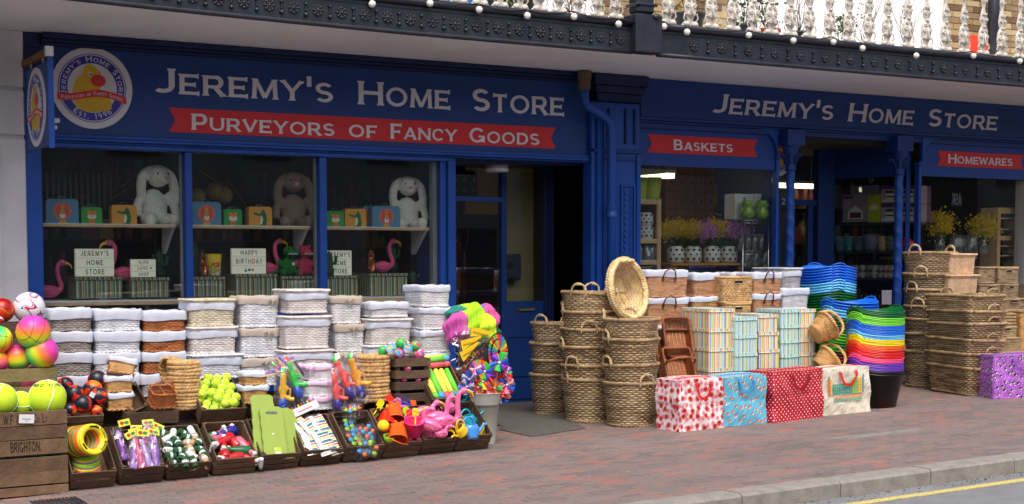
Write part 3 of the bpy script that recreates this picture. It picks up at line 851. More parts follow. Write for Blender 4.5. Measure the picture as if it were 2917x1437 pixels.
# ---------------------------------------------------------------- pilaster and downpipe
pl=thing('pilaster','moulded dark blue pilaster between the two shop units','pilaster')
part('shaft',[(8.80,9.44,13.56,14.3,-.1,3.28)],M_BLUE,pl)
part('left_moulding',[(8.80,8.84,13.53,13.56,.1,3.1),(8.87,8.93,13.515,13.56,.1,3.1),(8.96,8.98,13.54,13.56,.1,3.1)],M_BLUE,pl,.004)
part('raised_frame',[(9.19,9.21,13.535,13.56,.5,2.4),(9.36,9.385,13.535,13.56,.5,2.4),(9.21,9.36,13.535,13.56,2.38,2.4)],M_BLUE,pl,.003)
part('right_margin',[(9.395,9.445,13.53,13.56,-.1,2.72)],M_BLUE,pl,.003)
part('capital',[(8.80,9.50,13.46,13.9,3.46,3.575),(8.83,9.47,13.49,13.9,3.38,3.46),(8.86,9.45,13.52,13.9,3.29,3.38)],M_NAVYD,pl,.01)
part('neck_band',[(8.80,9.445,13.53,13.56,2.74,2.78),(8.80,9.445,13.54,13.56,2.66,2.69)],M_NAVY,pl,.004)
part('base_block',[(8.80,9.45,13.50,13.56,-.1,.35)],M_BLUE,pl,.01)
m=MB()
rl=random.Random(3)
for k in range(26):
 z=.62+k*.067
 for sx in(-1,1):
  x=9.285+sx*.02
  m.tube([(x,13.557,z),(x+sx*.02,13.552,z+.02),(x+sx*.03,13.552,z+.045),(x+sx*.012,13.556,z+.055)],.006,5)
m.build('leaf_relief',M_BLUE,pl,kind='stuff')
m=MB()
for x in(9.02,9.24,9.36):
 m.box(x,x+.022,13.535,13.56,2.84,3.22,bev=.004)
m.build('corbel_flute',M_NAVYD,pl)
dp=thing('downpipe','blue cast drainpipe cranked across the pilaster between the units','drainpipe')
c0=W(1668,225,13.4); c1=W(1735,305,13.4)
m=MB(); m.tube([(c0.x,13.42,3.575),(c0.x,13.42,3.30),(c0.x+.02,13.42,3.22),(c1.x-.03,13.42,3.10),(c1.x+.04,13.42,3.03),(c1.x+.05,13.42,2.9),(c1.x+.05,13.42,.02)],.05,16); m.build('pipe',M_BLUE,dp)
m=MB(); m.lathe([(.062,0),(.066,.01),(.066,.05),(.058,.06),(.058,.09),(.066,.1),(.066,.13)],18,c=(c1.x+.05,13.42,2.03)); m.build('collar',M_BLUE,dp)
m=MB(); m.lathe([(.056,0),(.068,.02),(.068,.12),(.075,.13),(.075,.2)],18,c=(c0.x,13.42,3.37)); m.build('hopper_socket',mat('rusty_socket',(92,78,58),rough=.8,var=.3,vs=14),dp)
part('strap',[(c1.x-.03,c1.x+.13,13.40,13.56,1.2,1.24)],M_BLUE,dp)
# ---------------------------------------------------------------- right unit
f2=thing('fascia_sign','long navy fascia board over the right-hand baskets and homewares windows','shop sign')
part('board',[(9.50,17.2,13.62,13.8,3.16,3.578)],M_NAVY,f2)
part('lower_moulding',[(9.46,17.2,13.60,13.8,3.125,3.157),(9.46,17.2,13.63,13.8,3.10,3.122)],M_NAVY,f2,.004)
x2=lambda px,py:W(px,py,13.62).x
sign_words(f2,[('Jeremy\'s',x2(2030,322),x2(2371,343)),('Home',x2(2414,347),x2(2600,358)),('Store',x2(2641,358),x2(2838,373))],3.245,0.218,13.62,M_LET,small=.8)
for o in kids(f2):
 if o.name.startswith('lettering'):
  for v in o.data.vertices:v.co.x+=(v.co.z-3.245)*0.18
sf2=thing('shopfront','right blue shopfront with slim colonettes, panelled blinds and a recessed doorway','shopfront')
def blind(x0,x1,round_left,round_right,Y=13.72):
 r=.3; pts=[(x0,2.632),(x1,2.632)]
 if round_right:pts+=[(x1,3.1-r)]+[(x1-r+r*math.cos(a),3.1-r+r*math.sin(a))for a in[PI/2*k/8 for k in range(1,9)]]
 else:pts+=[(x1,3.1)]
 if round_left:pts+=[(x0+r-r*math.sin(a),3.1-r+r*math.cos(a))for a in[PI/2*k/8 for k in range(0,9)]]
 else:pts+=[(x0,3.1)]
 m=MB(); m.prism(pts,0,.03,0,on_board(Y)); return m.build('blind_panel',mat('blind_blue',(20,58,132),rough=.5,var=.08),sf2)
def spandrel(x0,sgn,Y=13.70):
 r=.3; pts=[(x0,3.1)]
 for k in range(9):
  a=PI/2*k/8
  pts.append((x0-sgn*(r-r*math.cos(a)),3.1-r+r*math.sin(a)))
 if sgn<0:pts.reverse()
 m=MB(); m.prism(pts,0,.05,0,on_board(Y)); return m.build('spandrel',M_BLUE,sf2)
part('upper_rail',[(9.45,16.6,13.66,13.76,3.04,3.10)],M_NAVY,sf2,.005)
blind(9.45,11.46,False,True); spandrel(11.47,1)
banner(sf2,xL(1844,408,13.69),xL(2157,422,13.69),2.775,2.975,13.69,.055)
sign_words(sf2,[('Baskets',W(1919,420,13.68).x,W(2087,430,13.68).x)],2.815,0.115,13.683,M_LET,small=.8)
blind(13.80,16.6,True,False); spandrel(13.79,-1)
banner(sf2,xL(2669,452,13.69),xL(2915,463,13.69),2.765,2.955,13.69,.055)
sign_words(sf2,[('Homewares',W(2701,462,13.68).x,W(2884,473,13.68).x)],2.805,0.115,13.683,M_LET,small=.8)
part('window_pane',[(9.45,11.47,13.745,13.751,.75,2.63)],M_GLASS,sf2)
part('window_pane',[(13.80,15.75,13.745,13.751,.75,2.63)],M_GLASS,sf2)
part('stall_riser',[(9.45,11.55,13.62,13.9,-.1,.75),(13.75,16.6,13.62,13.9,0,.75)],M_NAVY,sf2)
part('colonette',[(11.47,11.51,13.66,13.75,.75,2.76)],M_BLUE,sf2,.008)
part('colonette',[(13.755,13.80,13.66,13.75,.75,2.76)],M_BLUE,sf2,.008)
part('colonette_cap',[(11.45,11.53,13.64,13.75,2.762,2.80),(13.735,13.82,13.64,13.75,2.762,2.80)],M_BLUE,sf2,.008)
part('end_wall',[(15.75,16.6,13.66,13.9,0,2.63)],M_WPIL,sf2)
def column(px,label,Yc=13.62):
 x=W(px,800,Yc).x
 t=thing('iron_column',label,'column',(x,Yc,gz(x)))
 m=MB(); H=2.62-gz(x)+.0
 n=14; nz=160
 def f(u,v):
  a=2*PI*u; z=.3+v*(H-.3)
  r=.052+.007*max(0,math.sin(a*1+z*34))-.004*v
  return(r*math.cos(a),r*math.sin(a),z)
 m.grid(f,n,nz); m.build('shaft',M_BLUE,t)
 m=MB(); m.lathe([(.095,0),(.095,.1),(.075,.12),(.08,.16),(.06,.2),(.06,.3)],18); m.build('base',M_BLUE,t)
 m=MB(); m.lathe([(.052,H),(.07,H+.015),(.06,H+.04),(.062,H+.12),(.1,H+.27),(.12,H+.30)],18)
 for k in range(8):
  a=2*PI*k/8
  m.tube([(math.cos(a)*.06,math.sin(a)*.06,H+.08),(math.cos(a)*.08,math.sin(a)*.08,H+.16),(math.cos(a)*.12,math.sin(a)*.12,H+.2),(math.cos(a)*.125,math.sin(a)*.125,H+.17)],.013,6)
 m.build('capital',M_NAVY,t)
 m=MB(); top=3.10-gz(x); m.box(-.13,.13,-.1,.12,H+.30,top-.002); m.build('abacus',M_NAVY,t)
column(2248,'twisted blue iron column at the left of the recessed doorway')
column(2556,'twisted blue iron column rising behind the rainbow tubs')
D2=14.85
d2X=lambda px:W(px,700,D2).x
dr2=thing('shop_door','dark blue recessed door with house number between the two twisted columns','door')
xa,xb=d2X(2205),d2X(2322)
part('header',[(xa-.1,xb+.3,D2-.02,D2+.06,2.28,2.36)],M_NAVY,dr2)
part('jamb',[(xb+.0,xb+.28,D2-.06,D2+.06,0,3.1)],M_NAVY,dr2,.01)
part('stile',[(xb-.14,xb-.05,D2-.02,D2+.03,0,2.28),(xa,xa+.1,D2-.02,D2+.03,0,2.28)],M_NAVY,dr2,.006)
part('door_glass',[(xa+.1,xb-.14,D2+.002,D2+.008,.7,2.2)],M_GLASS,dr2)
part('lower_panel',[(xa+.1,xb-.14,D2-.01,D2+.03,0,.7)],M_NAVY,dr2)
part('transom_glass',[(xa,xb,D2+.002,D2+.008,2.36,3.0)],M_GLASS,dr2)
part('return_wall',[(11.52,11.56,13.76,D2,0,3.1)],M_NAVY,dr2)
part('recess_ceiling',[(11.52,14.2,13.8,D2+.1,3.11,3.14)],M_NAVYD,dr2)
pn=W(2233,528,D2-.03)
sign_words(dr2,[('2',pn.x-.03,pn.x+.03)],2.29,.075,D2-.022,M_LET,name='house_number',serif=False)
rd=thing('round_sign','round duck badge hung behind the left twisted column','hanging sign')
rc=W(2208,428,14.6)
badge(rd,lambda a,b,c:(rc.x+a,14.6-c,rc.z+b),0.33)
A2=Vector((d2X(2368),D2,0)); B2=Vector((13.72,13.84,0))
dirv=(B2-A2); Ld=dirv.length; ang=math.atan2(dirv.y,dirv.x)
rw=thing('return_window','angled side window of the doorway with a deep navy blind over stacked boxes','window',(A2.x,A2.y,0),(0,0,ang))
part('blind_panel',[(0,Ld,-.02,.01,2.635,3.0)],M_NAVY,rw)
part('glass',[(0,Ld,.012,.018,.7,2.635)],M_GLASS,rw)
part('bottom_rail',[(0,Ld,-.03,.06,0.0,.7)],M_NAVY,rw)
part('frame',[(-.06,0,-.03,.05,0,3.1),(Ld,Ld+.03,-.03,.05,0,3.1)],M_BLUE,rw,.006)
part('head',[(0,Ld,-.02,.05,3.0,3.1)],M_NAVYD,rw)
# ================================================================ balcony
def by(x):return 11.72+.33*min(max((x-2.8)/3.2,0),1)**.6 if x<6 else 12.05+.02*(x-6)/2.3
m=MB()
for(xa_,xb_)in((1.0,3.2),(3.2,4.4),(4.4,6.2),(6.2,8.35),(8.35,17.5)):
 f=(lambda x:by(x)if x<8.35 else 12.1)
 y0,y1=f(xa_),f(xb_-.001)
 vs=[(xa_,y0-0+.04,3.582),(xb_,y1+.04,3.582),(xb_,13.9,3.582),(xa_,13.9,3.582),(xa_,y0+.04,3.80),(xb_,y1+.04,3.80),(xb_,13.9,3.80),(xa_,13.9,3.80)]
 m.add(vs,[(0,3,2,1),(4,5,6,7),(0,1,5,4),(2,3,7,6),(1,2,6,5),(3,0,4,7)])
sfo=m.build('balcony_soffit',M_SOFF,kind='structure')
def beam(label,x0,x1,yf,pitch,first,group):
 t=thing('balcony_beam',label,'balcony')
 n=14
 def sweep(name,prof,mt=M_IRON):
  m=MB(); xs=[x0+(x1-x0)*k/n for k in range(n+1)]
  vs=[]
  for x in xs:
   for(dy,z)in prof:vs.append((x,yf(x)+dy,z))
  q=len(prof); fs=[]
  for i in range(n):
   for k in range(q):
    k2=(k+1)%q
    fs.append((i*q+k,i*q+k2,(i+1)*q+k2,(i+1)*q+k))
  fs.append(tuple(range(q-1,-1,-1))); fs.append(tuple(n*q+k for k in range(q)))
  m.add(vs,fs,0,False); return m.build(name,mt,t)
 sweep('web',[(0.0,3.60),(0.0,3.86),(.05,3.86),(.05,3.60)])
 c=lambda cy,cz,r,k=12:[(cy+r*math.cos(2*PI*i/k),cz-r*math.sin(2*PI*i/k))for i in range(k)]
 o=sweep('top_roll',c(-.012,3.865,.036)); o.data.polygons.foreach_set('use_smooth',[True]*len(o.data.polygons))
 o=sweep('bottom_roll',c(-.008,3.590,.022)); o.data.polygons.foreach_set('use_smooth',[True]*len(o.data.polygons))
 sweep('upper_fillet',[(-.008,3.80),(-.008,3.825),(.0,3.825),(.0,3.80)])
 ros=MB()
 ros.lathe([(.047,0),(.047,.006),(.04,.012),(.034,.006),(.016,.01),(.013,.02),(.0001,.024)],18)
 for k in range(8):
  a=2*PI*k/8
  ros.ball((math.cos(a)*.041,math.sin(a)*.041,.007),.013,8,sc=(1,1,.7))
  ros.ball((math.cos(a)*.024,math.sin(a)*.024,.009),.010,8,sc=(1.0,1.0,.7))
 rme=ros.mesh('rosette',M_IRON)
 dr_=MB()
 dr_.ball((0,.048,.008),.017,10,sc=(1,1,.8)); dr_.ball((0,.018,.006),.009,8); dr_.ball((0,-.004,.006),.012,8,sc=(.7,1.3,.7)); dr_.ball((0,-.042,.009),.02,10,sc=(1,1,.9))
 dr_.tube([(0,.04,.005),(0,-.04,.005)],.006,6)
 dme=dr_.mesh('drop_ornament',M_IRON)
 x=first
 while x<x1-.06:
  if x>x0+.05:
   o=obj('rosette',rme,t,(x,yf(x)-.001,3.705),(PI/2,0,0))
  x2_=x+pitch/2
  if x0+.03<x2_<x1-.03:
   o=obj('drop_ornament',dme,t,(x2_,yf(x2_)-.001,3.70),(PI/2,0,0))
  x+=pitch
 return t
bm1=beam('dark iron balcony beam with rosettes, left of the square post',1.6,8.30,by,.226,W(1232,70,12.05).x-.226*18,'b')
bm2=beam('dark iron balcony beam with rosettes, right of the square post',8.62,17.0,lambda x:12.10,.345,W(2352,172,12.1).x-.345*5,'b')
t=thing('balcony_post','dark square iron post block joining the two balcony beams','post')
part('block',[(8.29,8.60,11.97,12.2,3.585,3.95)],M_IRON,t,.008)
part('shaft',[(8.33,8.54,12.0,12.18,3.952,4.9)],M_IRON,t,.03)
part('ring',[(8.31,8.56,11.985,12.195,4.03,4.06)],M_IRON,t,.01)
m=MB(); m.ball((8.53,11.965,3.93),.045,12,sc=(1,.5,.7)); m.build('boss',M_IRON,t)
bal=MB()
def bal_prof(s=1.0):
 return[(.012,.0),(.03,.01),(.034,.03),(.028,.055),(.036,.09),(.058,.13),(.066,.19),(.06,.25),(.045,.29),(.028,.31),(.03,.325),(.044,.35),(.05,.39),(.04,.44),(.03,.47),(.022,.50),(.02,.52),(.03,.55),(.034,.6),(.022,.66),(.012,.72),(.008,.76)]
bal.lathe([(r*1.0,z)for r,z in bal_prof()],14,sy=.34)
for sx in(-1,1):
 bal.ball((sx*.042,-.005,.032),.036,12,sc=(1,.8,.85))
 bal.ball((sx*.07,0,.02),.02,8,sc=(1,.8,.8))
 for(cx,cz,r)in((.034,.20,.022),(.022,.26,.016),(.026,.125,.015),(.024,.385,.018),(.014,.44,.012),(.018,.58,.012)):
  bal.tube([(sx*(cx+r*(1-k*.06)*math.cos(k*.8)),-.022-.0*k,cz+r*(1-k*.06)*math.sin(k*.8))for k in range(10)],.006,5)
 bal.ball((sx*.034,-.02,.20),.010,8); bal.ball((sx*.024,-.018,.385),.008,8)
 bal.tube([(sx*.05,-.008,.05),(sx*.075,-.012,.09),(sx*.062,-.014,.13),(sx*.035,-.02,.12)],.007,5)
bal.tube([(0,-.024,.1),(0,-.03,.17),(0,-.022,.25)],lambda t:.012-.006*t,6)
bal.ball((0,-.02,.31),.02,8,sc=(1.2,.8,.6))
bme=bal.mesh('baluster',M_IRONW)
rail1=thing('balcony_railing','row of ornate white cast balusters left of the dark post','railing')
rail2=thing('balcony_railing','row of ornate white cast balusters right of the dark post','railing')
x=8.13;
while x>3.4:
 o=obj('baluster',bme,rail1,(x,by(x)+.02,3.885)); o.scale=(1.05,1.05,1); x-=.214
x=8.72
pr=[1902,1965,2025,2087,2145,2196,2250,2304,2362,2417,2474,2527,2585,2638,2693,2745,2800,2853,2905]
for p_ in pr:
 x=W(p_,110,12.12).x
 o=obj('baluster',bme,rail2,(x,12.12,3.885)); o.scale=(1.18,1.18,1.05)
for rr,a,b_ in((rail1,2,8.3),(rail2,8.6,17)):
 part('foot_rail',[(a,b_,12.10 if a>8 else 12.06,12.15 if a>8 else 12.10,3.872,3.886)],M_IRON,rr)
 part('hand_rail',[(a,b_,12.08,12.16,4.66,4.70)],M_IRON,rr)
M_GLOBE=mat('bulb_glass',(236,236,226),rough=.15,var=.05,coat=.5)
ls=thing('festoon_lights','string of white globe bulbs strung along the balcony edge','string lights')
cord=MB(); bulbs=[(1060,12),(1225,10),(1365,28),(1502,45),(1635,48),(1762,69),(1891,76),(1957,92),(2133,101),(2260,116),(2374,120),(2457,138),(2610,159),(2773,160),(2905,175)]
bme_=MB(); bme_.ball((0,0,0),.033,16); bme_.tube([(0,0,.03),(0,0,.052)],.012,8,mi=1); bme_=bme_.mesh('bulb',[M_GLOBE,M_IRON])
pts=[]
for(px_,py_)in bulbs:
 p=W(px_,py_,11.99)
 obj('bulb',bme_,ls,p)
 pts.append(p+Vector((0,.02,.055)))
cp_=[]
for a,b_ in zip(pts[:-1],pts[1:]):
 for k in range(6):
  t_=k/6; q=a.lerp(b_,t_); q.z-=.03*math.sin(PI*t_); cp_.append(q)
cord.tube(cp_,.005,5); cord.build('cord',M_BLACK,ls)
def brick_mat():
 m=bpy.data.materials.new('stock_brick'); nt,b=nodes(m)
 tc=nt.nodes.new('ShaderNodeTexCoord');
 br=nt.nodes.new('ShaderNodeTexBrick'); br.inputs['Color1'].default_value=lin((176,144,92)); br.inputs['Color2'].default_value=lin((142,108,66)); br.inputs['Mortar'].default_value=lin((170,160,140))
 br.inputs['Scale'].default_value=1; br.inputs['Brick Width'].default_value=.23; br.inputs['Row Height'].default_value=.075; br.inputs['Mortar Size'].default_value=.006
 mp=nt.nodes.new('ShaderNodeMapping'); mp.inputs['Rotation'].default_value=(PI/2,0,0)
 nt.links.new(tc.outputs['Object'],mp.inputs[0]); nt.links.new(mp.outputs[0],br.inputs[0]); nt.links.new(br.outputs[0],b.inputs['Base Color']); b.inputs['Roughness'].default_value=.9
 return m
M_BRK=brick_mat()
uw=thing('upper_wall','white rendered and yellow brick upper storey wall behind the balcony','wall')
part('white_render',[(10.75,14.05,13.6,13.95,3.8,7)],M_WPIL if False else mat('bright_white_render',(240,240,240),rough=.7,var=.04),uw)
part('white_pier',[(8.15,8.9,13.58,13.95,3.8,7)],mat('bright_white_render',(240,240,240)),uw)
part('blue_door',[(5.9,7.6,13.66,13.95,3.8,6)],mat('upper_blue_door',(40,90,140)),uw)
part('dark_window',[(4.4,5.9,13.66,13.95,3.8,6),(7.6,8.15,13.66,13.95,3.8,7)],M_BLACK,uw)
bks=[MB()for _ in range(4)]
BC=[mat('brick_buff',(182,162,122),rough=.9,var=.15),mat('brick_brown',(142,118,88),rough=.9,var=.2),mat('brick_ochre',(164,140,100),rough=.9,var=.15),mat('brick_dark',(112,86,64),rough=.9,var=.2)]
bme4=[]
for k in range(4):
 m=MB(); m.box(0,.222,0,.06,0,.067,bev=.004); bme4.append(m.mesh('brick',BC[k]))
part('mortar',[(8.9,10.75,13.66,13.95,3.8,7),(14.05,17.5,13.66,13.95,3.8,7)],mat('lime_mortar',(176,166,146),rough=.95,var=.1),uw)
rb=random.Random(5); cnt=0
row=0; z=3.86
while z<4.95:
 for(a,b_)in((8.9,10.75),(14.05,16.6)):
  if a<10 and z>4.5:continue
  if a>10 and z<3.95:continue
  x=a+(row%2)*.115
  while x+.222<b_:
   if cnt<295:
    obj('brick',rb.choice(bme4),uw,(x,13.645+rb.uniform(-.002,.002),z)); cnt+=1
   x+=.232
 z+=.077; row+=1
t=thing('upper_drainpipe','dark drainpipe on the brick wall behind the right end balusters','drainpipe')
p=W(2830,60,13.5); m=MB(); m.tube([(p.x,13.5,3.85),(p.x,13.5,5.5)],.07,12); m.build('pipe',M_IRON,t)
t=thing('orange_chair','bright orange-red panel of a chair standing on the balcony behind the balusters','chair')
p=W(2790,125,12.9); part('back',[(p.x-.14,p.x+.16,12.9,12.94,3.83,4.28)],mat('orange_plastic',(236,76,44),rough=.4),t,.012)
part('seat',[(p.x-.14,p.x+.16,12.62,12.9,3.98,4.01)],mat('orange_plastic',(236,76,44)),t,.01)
part('leg',[(p.x-.13,p.x-.11,12.64,12.66,3.8,3.98),(p.x+.13,p.x+.15,12.64,12.66,3.8,3.98),(p.x-.13,p.x-.11,12.9,12.92,3.8,3.9),(p.x+.13,p.x+.15,12.9,12.92,3.8,3.9)],M_IRON,t)
M_POT=mat('black_plant_pot',(42,44,50),rough=.5); M_TERRA=mat('terracotta',(196,104,66),rough=.8,var=.15)
M_LEAF=mat('pot_leaf_green',(86,112,48),rough=.5,var=.3,vs=20); M_LEAF2=mat('dry_leaf',(150,120,60),rough=.6,var=.3); M_TWIG=mat('brown_twig',(70,54,40),rough=.8)
def leafclump(mb,c,rx,rz,n,s,rnd,ry=None):
 for _ in range(n):
  a=rnd.uniform(0,2*PI); q=rnd.uniform(-1,1); r=rnd.random()**.5
  p=Vector((c[0]+rx*r*math.cos(a)*math.sqrt(1-q*q*.6),c[1]+(ry or rx)*r*math.sin(a),c[2]+rz*q))
  d=Vector((rnd.uniform(-1,1),rnd.uniform(-1,1),rnd.uniform(-.2,1))).normalized(); w=d.cross(Vector((rnd.random(),rnd.random(),rnd.random()))).normalized()
  L_=s*rnd.uniform(.6,1.3)
  mb.add([p,p+d*L_*.5+w*L_*.28,p+d*L_,p+d*L_*.5-w*L_*.28],[(0,1,2,3)])
rp=random.Random(11)
pots=[(1460,20,'grassy plant in a terracotta pot near the left balusters',1,.10),(1625,30,'thin twiggy plant in a terracotta pot by the blue upper door',1,.10),(1960,48,'bushy twig plant in a large black pot right of the dark post',0,.17),(2118,60,'green shrub in a black pot before the brick bay',0,.14),(2188,58,'leafy plant in a broad terracotta bowl',1,.13),(2275,70,'bare climbing twigs in a black square pot',0,.13),(2385,95,'small spiky plant against the white wall, leftmost',0,.06),(2410,80,'dry brown grass plant against the white wall',0,.07),(2455,110,'bare branching twigs in a tiny black pot',0,.06),(2568,120,'bare twigs in a small black pot before the white wall, rightmost',0,.06)]
for i,(px_,py_,lab,kind,r)in enumerate(pots):
 p=W(px_,py_,12.6 if r>.08 else 12.5)
 t=thing('potted_plant',lab+' on the balcony','plant',(p.x,12.6 if r>.08 else 12.45,3.81))
 m=MB(); m.lathe([(r*.75,0),(r*.95,r*1.5),(r*1.05,r*1.52),(r*1.05,r*1.8),(r*.95,r*1.8),(r*.9,r*1.6)],16,cap0=True); m.build('pot',M_TERRA if kind else M_POT,t)
 m=MB()
 bare='bare' in lab
 for k in range(9 if bare else 7):
  a=rp.uniform(0,6.28); q=[Vector((0,0,r*1.6))]
  d=Vector((math.cos(a)*.35,math.sin(a)*.3,1))
  for s_ in range(6):
   d=(d+Vector((rp.uniform(-.4,.4),rp.uniform(-.3,.3),rp.uniform(-.1,.3)))).normalized(); q.append(q[-1]+d*(.1 if r>.08 or bare else .05))
  m.tube(q,lambda t_:.005-.003*t_,4)
 m.build('stem',M_TWIG,t)
 m=MB(); leafclump(m,(0,0,r*1.8+(.22 if not bare else .4)),r*1.3,.25 if r>.08 else .1,26 if bare else 130,.05 if r>.08 else .035,rp); m.build('foliage',M_LEAF2 if 'dry' in lab or 'twig' in lab and 'bushy' not in lab else M_LEAF,t)
# ================================================================ opposite side of the street (seen only in the window glass)
op=thing('opposite_terrace','pale terrace across the street with dark windows, mirrored in the glass','building')
part('wall',[(-20,60,-10.5,-10,-1,7.5)],mat('opposite_render',(110,106,102),rough=.9,var=.15,vs=.4),op)
M_OW=mat('opposite_window',(30,34,38),rough=.2)
wm=MB(); wm.box(0,1.3,-.04,.04,0,1.9); wme=wm.mesh('window',M_OW)
for k in range(22):
 for zz in(0.6,4.2):
  obj('window',wme,op,(-18+k*3.5,-9.98,zz))
# ================================================================ wicker makers
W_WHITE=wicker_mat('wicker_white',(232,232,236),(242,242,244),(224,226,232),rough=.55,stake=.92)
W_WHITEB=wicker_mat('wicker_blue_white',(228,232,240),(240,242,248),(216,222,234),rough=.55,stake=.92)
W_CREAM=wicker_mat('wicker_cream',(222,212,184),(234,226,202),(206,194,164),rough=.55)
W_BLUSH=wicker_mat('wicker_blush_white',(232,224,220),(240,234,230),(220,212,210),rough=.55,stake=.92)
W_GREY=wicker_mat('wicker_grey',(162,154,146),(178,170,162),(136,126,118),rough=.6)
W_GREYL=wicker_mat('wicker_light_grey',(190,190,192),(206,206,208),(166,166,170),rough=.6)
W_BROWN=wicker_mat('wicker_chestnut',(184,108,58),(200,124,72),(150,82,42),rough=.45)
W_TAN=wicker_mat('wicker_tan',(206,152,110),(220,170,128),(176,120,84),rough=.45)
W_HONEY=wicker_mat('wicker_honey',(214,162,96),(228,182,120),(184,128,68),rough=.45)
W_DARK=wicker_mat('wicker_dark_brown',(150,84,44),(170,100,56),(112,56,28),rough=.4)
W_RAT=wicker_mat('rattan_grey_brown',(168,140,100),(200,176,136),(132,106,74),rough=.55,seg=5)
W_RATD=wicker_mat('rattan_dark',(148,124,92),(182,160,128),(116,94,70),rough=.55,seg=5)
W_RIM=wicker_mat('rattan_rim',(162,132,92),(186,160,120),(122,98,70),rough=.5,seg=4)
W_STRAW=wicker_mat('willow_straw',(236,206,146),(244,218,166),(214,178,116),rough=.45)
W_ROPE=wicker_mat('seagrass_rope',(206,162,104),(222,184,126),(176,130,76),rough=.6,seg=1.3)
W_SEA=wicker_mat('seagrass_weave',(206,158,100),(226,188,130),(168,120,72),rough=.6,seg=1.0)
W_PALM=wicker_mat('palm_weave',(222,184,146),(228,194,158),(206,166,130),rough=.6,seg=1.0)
M_LINER=mat('white_cotton_liner',(200,206,222),rough=.85,var=.05,vs=5,bump=.35,bs=16)
M_LINERG=mat('beige_cotton_liner',(184,174,162),rough=.85,var=.05,vs=5,bump=.35,bs=16)
M_LINERP=mat('pink_cotton_liner',(232,196,226),rough=.85,var=.06,vs=5,bump=.35,bs=16)
M_LEATH=mat('brown_leather',(104,56,38),rough=.45,var=.15)
def rrect(w,d,r,ds):
 """rounded-rectangle path: list of (x,y,nx,ny,s)"""
 r=min(r,w/2-.001,d/2-.001)
 pts=[]
 segs=[((-w/2+r,-d/2),(w/2-r,-d/2),(0,-1)),((w/2,-d/2+r),(w/2,d/2-r),(1,0)),((w/2-r,d/2),(-w/2+r,d/2),(0,1)),((-w/2,d/2-r),(-w/2,-d/2+r),(-1,0))]
 corners=[(w/2-r,-d/2+r,-90),(w/2-r,d/2-r,0),(-w/2+r,d/2-r,90),(-w/2+r,-d/2+r,180)]
 raw=[]
 for i in range(4):
  (ax,ay),(bx,by_),n=segs[i]
  raw.append((ax,ay,n[0],n[1])); raw.append((bx,by_,n[0],n[1]))
  cx,cy,a0=corners[i]
  for k in range(1,4):
   a=R(a0+90*k/4); raw.append((cx+r*math.cos(a),cy+r*math.sin(a),math.cos(a),math.sin(a)))
 L=[0]
 m=len(raw)
 for i in range(m):
  j=(i+1)%m; L.append(L[-1]+math.hypot(raw[j][0]-raw[i][0],raw[j][1]-raw[i][1]))
 tot=L[-1]; n=max(int(round(tot/ds/2))*2,8)
 out=[]; i=0
 for k in range(n):
  s_=tot*k/n
  while L[i+1]<s_:i+=1
  t_=(s_-L[i])/max(L[i+1]-L[i],1e-9); j=(i+1)%m
  a,b=raw[i],raw[j]
  nx,ny=a[2]+(b[2]-a[2])*t_,a[3]+(b[3]-a[3])*t_; q=math.hypot(nx,ny)or 1
  out.append((a[0]+(b[0]-a[0])*t_,a[1]+(b[1]-a[1])*t_,nx/q,ny/q))
 return out
def oval(rx,ry,n):
 out=[]
 for k in range(n):
  a=2*PI*k/n; c,s_=math.cos(a),math.sin(a)
  q=math.hypot(c/rx,s_/ry); out.append((rx*c,ry*s_,c/rx/q,s_/ry/q))
 return out
def weave(mb,path,z0,z1,row,amp=.004,taper=1.0,flare=None,bulge=.35,phase=0,mi=0,jit=0.0,floor=True,rnd=None,gap=.05):
 """woven wall on a path; taper = bottom scale. Two samples across each stake and each row"""
 rnd=rnd or random
 n=len(path); rows=max(int(round((z1-z0)/row)),2)
 vs=[]; ph=[rnd.uniform(0,6.28)for _ in range(3)]
 for q in range(rows):
  wz=rnd.uniform(-.06,.06); wa=rnd.uniform(.02,.07)
  for e_,fz in enumerate((gap,.5,1-gap)):
   v=(q+fz)/rows
   k_=taper+(1-taper)*v
   for i,(x,y,nx,ny)in enumerate(path):
    o_=1 if((i+q+phase)%2)else-.7
    d=amp*(bulge+o_)+(0 if e_==1 else-amp*.75)
    if jit:d+=rnd.uniform(-jit,jit)
    zz=(wz+wa*math.sin(i*.7+q*1.3+ph[0]))*(z1-z0)/rows
    vs.append((x*k_+nx*d,y*k_+ny*d,z0+(z1-z0)*v+zz))
 base=len(mb.v); T=mb.T
 mb.v.extend([T@Vector(q)for q in vs])
 for q in range(rows):
  for h_ in(0,1):
   j=q*3+h_; va,vb=q+.02+.48*h_,q+.5+.48*h_
   for i in range(n):
    i2=(i+1)%n
    mb.f.append([base+j*n+i,base+j*n+i2,base+(j+1)*n+i2,base+(j+1)*n+i]); mb.m.append(mi); mb.sm.append(True)
    mb.uv.append([(i,va),(i+1,va),(i+1,vb),(i,vb)])
 st_=[]
 for i,(x,y,nx,ny)in enumerate(path):
  tx,ty=-ny*amp*.5,nx*amp*.5; b0=len(mb.v)
  mb.v.extend([T@Vector(p_)for p_ in((x*taper-nx*amp-tx,y*taper-ny*amp-ty,z0),(x*taper-nx*amp+tx,y*taper-ny*amp+ty,z0),(x-nx*amp+tx,y-ny*amp+ty,z1),(x-nx*amp-tx,y-ny*amp-ty,z1))])
  mb.f.append([b0,b0+1,b0+2,b0+3]); mb.m.append(mi); mb.sm.append(False); mb.uv.append([(i*3+.6,.5),(i*3+1,.5),(i*3+1,.6),(i*3+.6,.6)])
 mb.has_uv=True
 if floor:
  mb.f.append([base+i for i in range(n-1,-1,-1)]); mb.m.append(mi); mb.sm.append(False); mb.uv.append([(0,0)]*n)
 return mb
